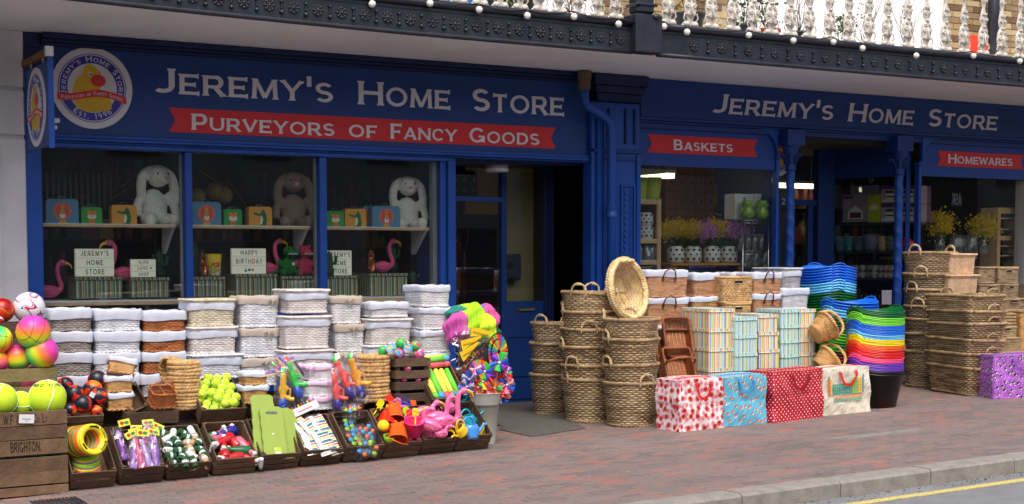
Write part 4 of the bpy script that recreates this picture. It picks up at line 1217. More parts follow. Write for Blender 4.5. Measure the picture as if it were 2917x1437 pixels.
def rope_ring(mb,path,z,r=.007,strands=3,k=1.0,turns=None,off=0.0,zoff=None,mi=0,lump=0.0,rnd=None):
 """twisted border of a few strands round a path"""
 n=len(path); per=sum(math.hypot(path[i][0]-path[i-1][0],path[i][1]-path[i-1][1])for i in range(n))*k
 turns=turns or max(int(per/.07),6)
 m=max(n,turns*5)
 for s_ in range(strands):
  pts=[]
  for q in range(m):
   f=q/m*n; i=int(f)%n; t_=f-int(f); a=path[i]; b=path[(i+1)%n]
   x=(a[0]+(b[0]-a[0])*t_)*k; y=(a[1]+(b[1]-a[1])*t_)*k; nx=a[2]+(b[2]-a[2])*t_; ny=a[3]+(b[3]-a[3])*t_
   an=2*PI*(s_/strands+turns*q/m)
   o=off+math.cos(an)*r*1.0
   zz=z+math.sin(an)*r*1.0+(zoff(x,y)if zoff else 0)
   if lump:zz+=(rnd or random).uniform(-lump,lump)
   pts.append((x+nx*o,y+ny*o,zz))
  mb.tube(pts,r*.95,5,closed=True,mi=mi,uvlen=.5)
def liner(mb,path,h,drop,rnd,inner=None,k=1.0,off=.006,wob=.007,sag=.022,mi=0):
 n=len(path)
 prof=[(-.03,h-(inner or .06)),(-.02,h-.012),(-.008,h+.004),(off*.6,h+.005),(off+.004,h-.012),(off+.006,h-drop*.55),(off+.002,h-drop)]
 vs=[]
 ph=[rnd.uniform(0,6.28)for _ in range(6)]
 for j,(o,z)in enumerate(prof):
  for i,(x,y,nx,ny)in enumerate(path):
   t_=i/n*2*PI
   w1=wob*(math.sin(t_*5+ph[0])+.7*math.sin(t_*13+ph[1]+j)+.5*math.sin(t_*23+ph[2]+j*2))*(0.5 if j<4 else 1)
   zz=z-(sag*.5*(1+math.sin(t_*3+ph[3]))*.5 if j==6 else 0)+(wob*.6*math.sin(t_*7+ph[4])if 2<=j<=3 else 0)
   vs.append((x*k+nx*(o+w1*(.4 if j<6 else .8)),y*k+ny*(o+w1*.4),zz))
 fs=[(j*n+i,j*n+(i+1)%n,(j+1)*n+(i+1)%n,(j+1)*n+i)for j in range(len(prof)-1)for i in range(n)]
 fs.append(tuple(range(n)))
 mb.add(vs,fs,mi,True)
 return mb
def arch_handle(mb,p0,p1,hgt,r,out=(0,0,0),strands=2,n=16,mi=0,flatx=1.0):
 p0,p1=Vector(p0),Vector(p1); up=Vector((0,0,1)); o=Vector(out)
 side=(p1-p0).normalized().cross(up)
 for s_ in range(strands):
  pts=[]
  for k in range(n+1):
   t_=k/n; a=PI*t_
   p=(p0+p1)/2+(p0-p1)/2*math.cos(a)*(1+.12*math.sin(a))+(up*hgt+o)*math.sin(a)**.8
   an=2*PI*(s_/max(strands,1)+1.6*t_)
   if strands>1:p+=side*(math.cos(an)*r*.7)+up*(math.sin(an)*r*.7)
   pts.append(p)
  mb.tube(pts,r,6,mi=mi,uvlen=.5)
_WC={}
def bow(mt,parent,x,y,z,s=1.0):
 m=MB()
 for sx in(-1,1):
  m.tube([(x,y,z),(x+sx*.03*s,y-.008,z+.022*s),(x+sx*.045*s,y-.01,z+.004*s),(x+sx*.02*s,y-.008,z-.004*s),(x,y,z)],.006*s,6,flat=.4)
  m.tube([(x,y-.004,z),(x+sx*.012*s,y-.01,z-.03*s),(x+sx*.022*s,y-.006,z-.065*s)],.006*s,6,flat=.4)
 m.ball((x,y-.005,z),.01*s,8)
 return m.build('bow',mt,parent)
def rect_basket(name,label,cat,c,w,d,h,mt,rot=None,lined=None,drop=.05,lid=False,taper=.93,row=.0155,stake=.028,amp=.0045,rim=.007,bow_at=None,handle=None,group=None,hole=False,base=True,r=.03,rimmt=None,plait=False):
 t=thing(name,label,cat,c,rot,group)
 key=('b',round(w,3),round(d,3),round(h,3),mt.name,taper,row,stake,amp,r)
 path=rrect(w,d,r,stake)
 rnd=random.Random(hash(label)%9999 if False else int(sum(ord(ch)*(i+1)for i,ch in enumerate(label))))
 if key not in _WC:
  m=MB(); weave(m,path,0.0,h,row,amp,taper=taper,jit=amp*.25,rnd=rnd); _WC[key]=m.mesh('body',mt)
 obj('body',_WC[key],t)
 if base:
  m=MB(); rope_ring(m,path,.008,.006,2,k=taper,off=.003); m.build('base_braid',mt,t)
 if not lined or lid:
  m=MB(); rope_ring(m,path,h,rim,3,off=0); m.build('rim',rimmt or mt,t)
 if lined:
  m=MB(); liner(m,rrect(w,d,r,.02),h,drop,rnd); m.build('liner',lined,t)
 if lid:
  lp_=rrect(w+.03,d+.03,r,stake)
  m=MB(); z=h+.008
  nx_,ny_=max(int((w+.03)/.022),6),max(int((d+.03)/.013),6)
  def f(u,v):
   i,j=int(round(u*nx_*2)),int(round(v*ny_*2))
   x=(u-.5)*(w+.03); y=(v-.5)*(d+.03)
   dz=-.003 if j%2==0 else(.004 if((i//2+j//2)%2)else 0)
   return(x,y,z+.014+dz+.006*math.sin(PI*u)*math.sin(PI*v))
  m.grid(f,nx_*2,ny_*2)
  for f_ in range(len(m.uv)):
   if m.uv[f_]:m.uv[f_]=[(a*nx_*2,b*ny_)for a,b in m.uv[f_]]
  lo=m.build('lid',mt,t)
  m=MB(); rope_ring(m,lp_,z+.008,.0075,3,off=-.006); m.build('lid_rim',mt,lo)
 if bow_at is not None:
  bow(bow_at[1],t,bow_at[0]*w,-d/2-.016,h-drop*.75,1.0)
 if handle=='leather':
  m=MB(); y=-d/2-.012; q=w*.15; z=h-drop*.9
  m.tube([(-q,y,z-.03),(-q,y-.008,z),(-q*.8,y-.02,z+.045),(0,y-.026,z+.075),(q*.8,y-.02,z+.045),(q,y-.008,z),(q,y,z-.03)],.007,8)
  m.build('handle',M_LEATH,t)
  for sx in(-1,1):
   m=MB(); m.prism(ell(sx*q,z-.035,.013,.024,12),0,.01,0,lambda a,b,cc:(a,y+.006-cc,b)); m.build('handle_tab',M_LEATH,t)
 if hole:
  zc=h*.82
  m=MB(); m.box(-w*.13,w*.13,-d/2-amp*1.6,-d/2+.02,zc-.014,zc+.014,bev=.004); m.build('grip_hole',M_BLACK,t)
  m=MB(); m.tube([(-w*.14,-d/2-.006,zc-.016),(w*.14,-d/2-.006,zc-.016),(w*.14,-d/2-.006,zc+.016),(-w*.14,-d/2-.006,zc+.016)],.005,6,closed=True,uvlen=.5); m.build('grip_binding',mt,t)
 return t
# ---- crates
M_CRATE=[mat('crate_wood_a',(96,74,56),rough=.8,var=.35,vs=9,bump=.5,bs=40),mat('crate_wood_b',(82,64,50),rough=.8,var=.35,vs=7,bump=.5,bs=40),mat('crate_wood_c',(112,88,66),rough=.8,var=.3,vs=8,bump=.5,bs=40)]
M_CRTAN=mat('crate_wood_tan',(158,124,84),rough=.75,var=.25,vs=6,bump=.4,bs=30)
M_CROLD=mat('crate_wood_grey',(116,92,72),rough=.85,var=.4,vs=5,bump=.6,bs=30)
M_CRGRN=mat('crate_wood_mossy',(128,112,74),rough=.8,var=.25,vs=6,bump=.5)
_SL={}
def slat_mesh(L_,hgt,th,mt,tag_=0):
 k=(round(L_,3),round(hgt,3),round(th,3),mt.name,tag_)
 if k not in _SL:
  m=MB(); m.box(-L_/2,L_/2,-th/2,th/2,-hgt/2,hgt/2,bev=.0025)
  rs=random.Random(len(_SL))
  for v in m.v:v.x+=rs.uniform(-.0015,.0015); v.z+=rs.uniform(-.001,.001)
  _SL[k]=m.mesh('slat',mt)
 return _SL[k]
def crate(label,M_,w,L_,h,nf=2,ns=2,mts=None,name='wooden_crate',gap=.012,group=None,floor=True,fronth=None):
 """open slatted box. local: x across, y 0..L back, z 0..h; M_ is its world matrix"""
 t=thing(name,label,'crate',(0,0,0),None,group); t.matrix_world=M_
 mts=mts or M_CRATE
 rs=random.Random(int(sum(ord(c)for c in label)))
 th=.011
 def wall(n,hh,length,pos,rotz):
  sh=(hh-gap*(n-1))/n
  for k in range(n):
   z=sh/2+k*(sh+gap)
   obj('slat',slat_mesh(length,sh*rs.choice((1,.985)),th,rs.choice(mts),rs.randint(0,1)),t,(pos[0],pos[1],z),(0,0,rotz))
 wall(nf,fronth or h,w,(0,th/2,0),0)
 wall(nf,h,w,(0,L_-th/2,0),0)
 wall(ns,h,L_-2*th,(-w/2+th/2,L_/2,0),PI/2)
 wall(ns,h,L_-2*th,(w/2-th/2,L_/2,0),PI/2)
 if floor:
  obj('floor_board',slat_mesh(w-2*th-.004,L_-2*th-.004,.008,mts[0],7),t,(0,L_/2,.006),(PI/2,0,0))
 m=MB(); m.prism([(0,0),(.028,0),(0,.028)],.0,h+.008,0,lambda a,b,c:(a,b,c)); cm=m.mesh('corner_post',mts[0])
 for(sx,sy,rz)in((-1,0,0),(1,0,PI/2),(1,1,PI),(-1,1,-PI/2)):
  obj('corner_post',cm,t,(sx*(w/2-th),th if not sy else L_-th,0.001),(0,0,rz))
 return t
Mx=Matrix
def TR(x,y,z):return Mx.Translation((x,y,z))
def RX(a):return Mx.Rotation(a,4,'X')
def RY(a):return Mx.Rotation(a,4,'Y')
def RZ(a):return Mx.Rotation(a,4,'Z')
def place(o,T):o.matrix_world=T; return o
# ================================================================ big crates at the left edge
zt_=W(100,1172,11.12).z; xr=2.636
BW=.72; bx=xr-BW/2; z0_=gz(2.4)+.004
bigh=zt_-z0_
T1=TR(bx,11.12,z0_)@RZ(R(3))
def tall_crate(label,T,w,L_,h,slats,mt,name='wooden_crate'):
 t=thing(name,label,'crate'); t.matrix_world=T
 for(a,b_,m_)in slats:
  for(yy)in(0.008,L_-.008):
   o=obj('slat',slat_mesh(w,(b_-a)*h-.003,.016,m_),t,(0,yy,(a+b_)/2*h))
  for sx in(-1,1):
   obj('slat',slat_mesh(L_-.034,(b_-a)*h-.003,.016,m_),t,(sx*(w/2-.008),L_/2,(a+b_)/2*h),(0,0,PI/2))
 m=MB()
 pm_=MB(); pm_.box(0,.035,0,.035,0,h); pme=pm_.mesh('corner_post',mt)
 for sx,yy in((-w/2+.017,.018),(w/2-.052,.018),(-w/2+.017,L_-.053),(w/2-.052,L_-.053)):
  obj('corner_post',pme,t,(sx,yy,0))
 return t
S_=lambda z6:1-(z6-325)/905.0
c1=tall_crate('tall weathered crate stencilled with a town name, full of jumbo tennis balls',T1,BW,.42,bigh,
 [(S_(480),1,M_CRATE[2]),(S_(628),S_(484),M_CRATE[0]),(S_(795),S_(632),M_CRATE[2]),(S_(985),S_(820),M_CRATE[0]),(S_(1120),S_(975),M_CRATE[2]),(0,S_(1130),M_CROLD)],M_CRATE[1])
part_dark=MB(); part_dark.box(-BW/2+.03,BW/2-.03,.08,.39,.02,bigh*.45); part_dark.build('green_contents_liner',mat('dark_green_plastic',(8,66,48),rough=.35),c1)
M_STEN=mat('stencil_ink',(38,28,24),rough=.8,var=.3)
def stencil(txt,x0,x1,z,h,par=c1,mt=M_STEN,yy=-.0012):
 m=MB(); k=(x1-x0)/(text_w(txt,.6,.12)*h)
 add_text(m,txt,lambda a,b,c:(x0+(a)*k,yy-c,z+b),h,gap=.12,small=.6,serif=False,thick=.0008,lift=.0001,weight=.9)
 return m.build('stencil_lettering',mt,par)
cx_=lambda z6:W(z6/4,1200,11.12).x-bx
stencil('BRIGHTON.',cx_(110),cx_(466),S_(755)*bigh+.0,.075)
stencil('W.F &',cx_(35),cx_(225),S_(455)*bigh,.07)
stencil('Co Lt',cx_(380),cx_(545),S_(450)*bigh,.065)
tg=thing('price_tag','small white price card clipped to the top board of the tall stencilled crate','price tag')
tg.matrix_world=T1@TR(cx_(300),-.012,S_(400)*bigh)@RY(R(4))
m=MB(); m.box(-.055,.055,-.001,.001,-.032,.032); m.build('card',M_WHITE,tg)
m=MB(); m.box(-.03,.03,-.0018,-.0012,-.004,.001); m.box(-.012,.012,-.0018,-.0012,-.018,-.014); m.build('print',mat('ink_blue',(70,80,130)),tg)
zA=W(100,1100,11.55).z
T2=TR(W(165,1060,11.55).x-.4,11.56,W(100,1105,11.55).z-.28)
c2=tall_crate('mossy slatted crate heaped with rainbow playballs behind the tennis-ball crate',T2,.8,.42,.28+W(100,1050,11.55).z-W(100,1105,11.55).z,
 [(.0,.3,M_CRGRN),(.36,.68,M_CRGRN),(.76,1,M_CRGRN)],M_CRGRN)
zT=W(70,920,11.98).z
T3=TR(W(140,920,11.98).x-.36,12.0,zT-.3)
c3=tall_crate('brown crate with decorated footballs standing furthest back at the left edge',T3,.72,.34,.3,[(0,.3,M_CRATE[1]),(.35,.62,M_CRATE[1]),(.66,1,M_CRATE[1])],M_CRATE[1])
for(tt,T,w_,y_,z_)in(('hidden',T2,.8,.42,T2.translation.z),('hidden',T3,.72,.34,T3.translation.z)):
 pass
part('prop_block',[(T2.translation.x-.38,T2.translation.x+.38,11.58,11.95,gz(2.3),T2.translation.z-.002)],M_CRATE[1],None,label='plain dark packing case carrying the crate of rainbow playballs',cat='packing case')
part('prop_block',[(T3.translation.x-.34,T3.translation.x+.34,12.02,12.32,gz(2.3),T3.translation.z-.002)],M_CRATE[1],None,label='plain dark packing case carrying the crate of footballs',cat='packing case')
# ---- ball materials
def rainbow_mat(name,rot):
 m=bpy.data.materials.new(name); nt,b=nodes(m)
 tc=nt.nodes.new('ShaderNodeTexCoord'); mp=nt.nodes.new('ShaderNodeMapping'); mp.inputs['Rotation'].default_value=rot
 nt.links.new(tc.outputs['Object'],mp.inputs[0]); sep=nt.nodes.new('ShaderNodeSeparateXYZ'); nt.links.new(mp.outputs[0],sep.inputs[0])
 mr=N(nt,'ShaderNodeMapRange'); mr.inputs[1].default_value=-.14; mr.inputs[2].default_value=.14; nt.links.new(sep.outputs[2],mr.inputs[0])
 cr=nt.nodes.new('ShaderNodeValToRGB'); els=cr.color_ramp.elements
 for i,(p,c)in enumerate([(0,(60,150,230)),(.2,(50,220,120)),(.42,(225,240,50)),(.6,(255,140,50)),(.8,(240,70,150)),(1,(200,70,210))]):
  el=els[0]if i==0 else(els[1]if i==1 else els.new(p)); el.position=p; el.color=lin(c)
 nt.links.new(mr.outputs[0],cr.inputs[0]); nt.links.new(cr.outputs[0],b.inputs['Base Color']); b.inputs['Roughness'].default_value=.35
 return m
RB=[rainbow_mat('rainbow_ball_%s'%'abcd'[i],r)for i,r in enumerate([(R(20),R(35),0),(R(-40),R(-50),0),(R(10),R(-25),0),(R(70),R(20),0)])]
def swirl_mat(name,base,cols,sc):
 m=bpy.data.materials.new(name); nt,b=nodes(m)
 tc=nt.nodes.new('ShaderNodeTexCoord'); nz=N(nt,'ShaderNodeTexNoise'); nz.inputs['Scale'].default_value=sc; nz.inputs['Detail'].default_value=0; nz.inputs['Distortion'].default_value=.6
 nt.links.new(tc.outputs['Object'],nz.inputs['Vector'])
 cr=nt.nodes.new('ShaderNodeValToRGB'); cr.color_ramp.interpolation='CONSTANT'; els=cr.color_ramp.elements
 for i,(p,c)in enumerate(cols):
  el=els[0]if i==0 else(els[1]if i==1 else els.new(p)); el.position=p; el.color=lin(c)
 nt.links.new(nz.outputs['Fac'],cr.inputs[0]); nt.links.new(cr.outputs[0],b.inputs['Base Color']); b.inputs['Roughness'].default_value=.3
 return m
SW_W=swirl_mat('football_white_swirl',0,[(0,(236,234,244)),(.44,(60,50,150)),(.465,(236,234,244)),(.49,(210,50,60)),(.545,(60,50,150)),(.565,(236,234,244))],9)
SW_R=swirl_mat('football_red_swirl',0,[(0,(160,20,16)),(.4,(214,46,24)),(.47,(30,20,20)),(.485,(210,170,40)),(.53,(40,24,60)),(.545,(214,60,24))],9)
SW_B=swirl_mat('football_blue_swirl',0,[(0,(40,60,160)),(.48,(230,230,240)),(.54,(190,40,60))],11)
FIRE=swirl_mat('flame_ball_print',0,[(0,(30,36,50)),(.55,(214,44,34)),(.66,(240,110,30)),(.7,(200,40,34))],13)
FIRE2=swirl_mat('flame_ball_orange',0,[(0,(236,130,30)),(.42,(216,50,30)),(.54,(30,36,50))],12)
FLOW1=swirl_mat('flower_ball_green',0,[(0,(40,190,80)),(.55,(244,150,60)),(.62,(230,70,140))],30)
FLOW2=swirl_mat('flower_ball_pink',0,[(0,(236,80,160)),(.53,(250,200,60)),(.6,(60,180,200)),(.66,(160,90,200))],30)
M_TENN=mat('tennis_felt',(206,240,52),rough=.95,var=.06,vs=40,bump=.5,bs=200)
M_TLINE=mat('tennis_seam',(226,240,214),rough=.8)
M_LINE=mat('black_seam',(30,24,24),rough=.5)
def seam(mb,r,w_=.003,mi=0):
 pts=[]
 for k in range(64):
  t_=2*PI*k/64; a=.44
  x=math.cos(t_)*(1-a)+a*math.cos(3*t_); y=math.sin(t_)*(1-a)-a*math.sin(3*t_); z=2*math.sqrt(a*(1-a))*math.sin(2*t_)
  v=Vector((x,y,z)).normalized()*r*1.003; pts.append(v)
 mb.tube(pts,w_,5,closed=True,mi=mi)
def ball_at(label,name,cat,px,py,Y,rpx,mt,rot=(0,0,0),kind='',group=None,n=28):
 c=W(px,py,Y); rad=rpx*(c.x*_s+Y*_c)/FPX
 t=thing(name,label,cat,c,rot,group)
 m=MB(); m.ball((0,0,0),rad,n); m.build('shell',mt,t)
 if kind=='tennis':
  m=MB(); seam(m,rad,rad*.03); m.build('seam',M_TLINE,t)
 if kind=='basket':
  m=MB()
  for(axis)in(0,1):
   pts=[]
   for k in range(40):
    a=2*PI*k/40
    pts.append((math.cos(a)*rad,math.sin(a)*rad,0)if axis==0 else(0,math.cos(a)*rad,math.sin(a)*rad))
   m.tube(pts,rad*.012,4,closed=True)
  for s_ in(-1,1):
   q=.55; pts=[(s_*(q+.25*math.cos(a)**2)*rad,0,0)for a in[0]]
   pts=[]
   for k in range(40):
    a=2*PI*k/40; v=Vector((s_*(.45+.3*abs(math.sin(a))),math.cos(a)*.9,math.sin(a)*.9)).normalized()*rad; pts.append(v)
   m.tube(pts,rad*.012,4,closed=True)
  m.build('seam',M_LINE,t)
 return t
ball_at('red and yellow swirl football in the rearmost crate at the left edge','football','ball',6,884,12.1,35,SW_R,(0.3,1,0))
ball_at('white football with purple and red swirls in the rearmost crate','football','ball',83,877,12.1,45,SW_W,(2.2,.6,.3))
ball_at('small blue football peeping out under the red swirl football','football','ball',-2,912,12.05,14,SW_B)
ball_at('rainbow basketball with thin black seams topping the heap in the mossy crate','playball','ball',95,947,11.62,49,RB[0],(.6,.5,.3),'basket')
ball_at('green and blue rainbow basketball cut by the left edge of the picture','playball','ball',-2,967,11.68,38,RB[1],(2.9,.2,.3),'basket')
ball_at('small green and yellow rainbow playball at the lower left edge of the heap','playball','ball',-8,1030,11.7,32,RB[2],(2.6,0,0))
ball_at('magenta and orange playball low in the middle of the mossy crate','playball','ball',50,1020,11.72,38,RB[3],(1.2,.2,0))
ball_at('rainbow playball with a pale yellow band at the right of the mossy crate','playball','ball',120,1004,11.62,46,RB[1],(.1,0,0))
ball_at('rainbow playball mostly hidden behind the mossy slats','playball','ball',100,1085,11.75,42,RB[0],(1,0,0))
jt=ball_at('large jumbo tennis ball with printed lettering, at the right of the tall crate','jumbo_tennis_ball','ball',135,1136,11.3,53,M_TENN,(1.2,.5,.3),'tennis',n=36)
m=MB(); rj=53*(jt.location.x*_s+11.3*_c)/FPX
wj=text_w('JUMBO TENNIS',.8,.3)*.032
def jmap(a,b,c):
 an=-PI/2-.5+(a-wj/2)/(rj*.8)+.25; el=R(43)+b/rj
 rr=rj*1.002+c
 return(rr*math.cos(el)*math.cos(an),rr*math.cos(el)*math.sin(an),rr*math.sin(el))
add_text(m,'JUMBO TENNIS',jmap,.032,gap=.3,serif=False,thick=.001,lift=.0001)
o=m.build('printed_lettering',M_STEN,jt)
jt.rotation_euler=(0,0,0)
ball_at('small jumbo tennis ball wedged in the middle of the tall crate','jumbo_tennis_ball','ball',58,1152,11.36,37,M_TENN,(.4,1.2,.3),'tennis')
ball_at('jumbo tennis ball cut off by the left picture edge in the tall crate','jumbo_tennis_ball','ball',2,1140,11.28,47,M_TENN,(.4,.2,1.3),'tennis')
# ================================================================ front row of tilted crates
AL=R(37); CH,CLn=.165,.43
spans=[(205,335,1352),(349,472,1343),(483,605,1318),(617,738,1298),(745,860,1291),(868,980,1280),(990,1098,1266),(1102,1205,1254),(1208,1305,1245),(1308,1405,1238)]
what=['flying rings','purple bubble bottles in cellophane','green and brown garden twine','red spray bottles','green kneeling mats','packs of striped cloth','bright ice-cream-maker packs','orange and pink beach buckets','pink flamingo watering cans','blue and turquoise watering cans']
FC=[]
for i,((a,b_,yy),wh)in enumerate(zip(spans,what)):
 xa_,xb_=W(a,yy,11.1).x,W(b_,yy,11.1).x
 w_=xb_-xa_-.004; xc=(xa_+xb_)/2
 T=TR(xc,11.2,gz(xc)+.006)@RX(AL)
 mts=[M_CRATE[0],M_CRATE[1]]if i not in(3,7)else[M_CRATE[2],M_CRATE[0]]
 crate('%s tilted slatted crate of the front row, holding %s'%(ORD[i],wh),T,w_,CLn,CH,3 if i>2 else 2,2,mts)
 FC.append((T,w_))
part('plinth',[(2.65,6.2,11.62,11.7,gz(2.6)-.02,.22)],M_CRATE[1],None,label='dark plank screen propping up the tilted front row of crates',cat='plank')
def in_crate(i,u,v,z):T,w_=FC[i]; return T@TR(u*(w_/2-.015),.03+v*(CLn-.06),z)
def ring_mesh(mt,R0=.118,r=.0135):
 m=MB(); m.lathe([(R0-.042,0),(R0-.036,.008),(R0-.01,.012),(R0,.008),(R0+.002,0),(R0-.01,-.006),(R0-.036,-.006),(R0-.042,0)],40); return m.mesh('rim',mt)
RC={'yellow':(240,222,40),'orange':(236,110,30),'green':(40,150,50),'lime':(176,226,50),'purple':(110,50,150),'teal':(40,160,150),'grey':(140,130,150),'mauve':(200,110,200)}
RM={k:ring_mesh(mat('ring_'+k,v,rough=.3,var=.04))for k,v in RC.items()}
def ring_thing(col,label,T,group):
 t=thing('flying_ring',label,'flying ring',group=group); t.matrix_world=T; obj('rim',RM[col],t); return t
fc=W(265,1252,11.17); seq=['yellow','yellow','orange','orange','green','orange','green','yellow','orange','green','orange']
RrowG='flying rings leaning in the first front crate'
for k,c_ in enumerate(seq):
 T=TR(fc.x-.0115*k,fc.y+.015*k+(.0 if k else 0),fc.z-.003*k)@RZ(R(18))@RX(R(90-14))
 t=ring_thing(c_,('yellow flying ring with black print, the front one of the leaning row')if k==0 else '%s flying ring, %s behind the front one of the leaning row'%(c_,ORD[k]),T,RrowG)
 if k==0:
  m=MB()
  for(a0,a1)in((55,100),(195,225)):
   for q in range(8):
    b0,b1=R(a0+(a1-a0)*q/8),R(a0+(a1-a0)*(q+1)/8)
    m.prism([(.09*math.cos(b0),.09*math.sin(b0)),(.104*math.cos(b0),.104*math.sin(b0)),(.104*math.cos(b1),.104*math.sin(b1)),(.09*math.cos(b1),.09*math.sin(b1))],.0105,.0128,0,lambda a,b,c:(a,b,c))
  h_=.02; w_t=text_w('FLYING RING',.8,.2)*h_
  def fmap(a,b,c):
   an=R(5)+w_t/2/.095-a/.095; rr=.09+b; return(rr*math.cos(an),rr*math.sin(an),.0118+c)
  add_text(m,'FLYING RING',fmap,h_,gap=.2,serif=False,thick=.001,lift=.0001)
  m.build('print',M_STEN,t)
seq2=['mauve','orange','yellow','grey','lime','lime','grey','yellow','lime','lime','teal','purple']
bc_=W(262,1338,11.2)
for k,c_ in enumerate(seq2):
 T=TR(bc_.x-.001*k-.012,bc_.y+.10+.006*k,bc_.z+.013*k+.0)@RX(R(24))@RY(R(-3+1.5*math.sin(k*2)))@Mx.Scale(.9,4)
 ring_thing(c_,'%s flying ring, %s from the bottom of the flat pile in the first front crate'%(c_,ORD[k]),T,'flying rings piled flat in the first front crate')
M_CELLO=glass_mat('cellophane',(252,252,255),refl=2.4,rough=.1,milky=.02)
def crumple(mb,w_,h_,d,rnd,nu=6,nv=8,mi=0):
 ph=rnd.random()*6
 for sgn in(-1,1):
  offs={}
  def f(u,v):
   k=(round(u*nu),round(v*nv))
   if k not in offs:offs[k]=rnd.uniform(-1,1)*.006
   x=(u-.5)*w_*(1-.35*(v-.6)*2 if v>.6 else 1)
   return(x,sgn*(d*math.sin(PI*u)**.6*(1-v)**.3+offs[k]),v*h_)
  mb.grid(f,nu,nv,mi,smooth=False)
def bubble_bottle(col,label,T,s=1.0):
 rnd=random.Random(len(label))
 t=thing('bubble_bottle',label,'bottle',group='cellophane-wrapped bottles in the second front crate'); t.matrix_world=T@Mx.Scale(s,4)
 m=MB(); m.lathe([(.001,0),(.026,0),(.028,.01),(.024,.05),(.027,.09),(.026,.12),(.014,.145),(.013,.155)],14)
 m.build('bottle',mat('bubble_'+col,{'purple':(164,92,210),'pink':(236,62,140),'lilac':(190,150,236)}[col],rough=.12,var=.05,trans=.35,coat=.5),t)
 m=MB(); m.lathe([(.019,.155),(.02,.185),(.012,.195),(.006,.205),(.001,.207)],12); m.build('cap',mat('cap_'+('red' if col=='pink' else 'mauve'),(214,30,80)if col=='pink' else(196,130,224),rough=.3),t)
 m=MB(); crumple(m,.085,.235,.034,rnd); m.build('cellophane_bag',M_CELLO,t)
 m=MB(); m.box(-.038,.038,-.002,.002,.225,.268); lc=m.build('header_card',mat('card_yellow',(226,224,60),rough=.5,var=.05),t); lc.rotation_euler=(rnd.uniform(-.3,.3),rnd.uniform(-.35,.35),0); lc.location=(rnd.uniform(-.07,.07),0,rnd.uniform(-.01,.01))
 m=MB(); m.prism(ell(-.015,.247,.012,.012,12),.0022,.003,0,lambda a,b,c:(a,-c,b)); m.build('card_picture',mat('card_picture_red',(190,50,50)),lc)
 m=MB(); m.prism(ell(.014,.245,.016,.01,12),.0022,.003,0,lambda a,b,c:(a,-c,b)); m.build('card_picture',mat('card_picture_green',(60,140,90)),lc)
 return t
bl=[('purple',-.62,.42,.05,-6,'purple bubble bottle, upper left of the second front crate'),('purple',-.12,.36,.06,8,'mauve-capped bubble bottle, upper middle of the second crate'),('pink',.3,.46,.06,14,'pink red-capped bubble bottle in the upper row of the second crate'),('purple',.72,.5,.06,4,'purple bubble bottle, upper right corner of the second crate'),
  ('purple',-.5,.0,.10,10,'purple bubble bottle, lower left of the second front crate'),('pink',-.08,-.03,.12,-4,'bright pink bubble bottle at the front centre of the second crate'),('lilac',.35,.02,.11,-8,'lilac bubble bottle in the lower row beside the bright pink one'),('purple',.72,.03,.10,3,'pale purple bubble bottle, lower right of the second front crate')]
for(col,u,v,z,rz,lab)in bl:
 bubble_bottle(col,lab,in_crate(1,u,v-.05,z+.03)@RX(R(-62))@RY(R(rz)),1.22)
def spool_mesh(c,lc):
 m=MB(); r0=.021
 m.lathe([(.008,-.036),(r0*.9,-.036),(r0,-.03)]+[(r0+(.0012 if k%2 else 0),-.03+.06*k/14)for k in range(15)]+[(r0*.9,.036),(.008,.036),(.008,-.036)],14)
 bm=m.mesh('twine',c)
 m=MB(); m.lathe([(r0+.0022,-.009),(r0+.0024,.009)],14); lm=m.mesh('paper_band',lc)
 return bm,lm
M_BAND=mat('paper_band',(206,226,228),rough=.6)
TWG=spool_mesh(mat('twine_green',(44,84,50),rough=.9,var=.2,vs=60),M_BAND); TWB=spool_mesh(mat('twine_jute',(190,158,120),rough=.9,var=.2,vs=60),M_BAND); TWW=spool_mesh(mat('twine_white',(226,224,216),rough=.9),M_BAND)
rt=random.Random(21)
twn=0
for layer in range(2):
 for iy in range(6):
  for ix in range(4):
   u=-.78+ix*.52+rt.uniform(-.1,.1); v=.02+iy*.175+rt.uniform(-.03,.03)
   if u>.92:continue
   k=rt.random(); kind=TWG if k<.6 else(TWB if k<.93 else TWW); nm='green' if k<.6 else('brown' if k<.93 else 'white')
   t=thing('twine_spool','paper-banded spool of %s twine lying in the third front crate'%nm,'twine',group='%s twine spools in the third front crate'%nm)
   t.matrix_world=in_crate(2,u,v,.09+layer*.05+rt.uniform(0,.012))@RZ(rt.uniform(0,6.28))@RX(R(90)+rt.uniform(-.5,.5))@Mx.Scale(1.22,4)
   obj('twine',kind[0],t); obj('paper_band',kind[1],t)
def spray(col,label,T,s=1.0):
 cc={'red':(214,22,36),'green':(10,120,60),'blue':(40,40,150),'clear':(230,120,150)}[col]
 t=thing('spray_bottle',label,'spray bottle',group='spray bottles in the fourth front crate'); t.matrix_world=T@Mx.Scale(s,4)
 m=MB(); m.lathe([(.001,0),(.032,0),(.034,.012),(.03,.05),(.016,.10),(.012,.12)],12); m.build('bottle',mat('spray_'+col,cc,rough=.1,trans=.25,coat=.6,var=.05),t)
 m=MB(); m.lathe([(.016,.118),(.016,.138)],12,cap0=True,cap1=True); m.build('collar',mat('spray_collar_'+col,cc,rough=.3)if col!='red' else M_WHITE,t)
 m=MB(); m.box(-.011,.011,-.045,.02,.14,.162,bev=.004); m.tube([(0,-.02,.142),(0,-.034,.125),(0,-.03,.105)],.005,6); m.tube([(0,-.045,.152),(0,-.06,.152)],.006,6); m.build('trigger_head',M_WHITE,t)
 return t
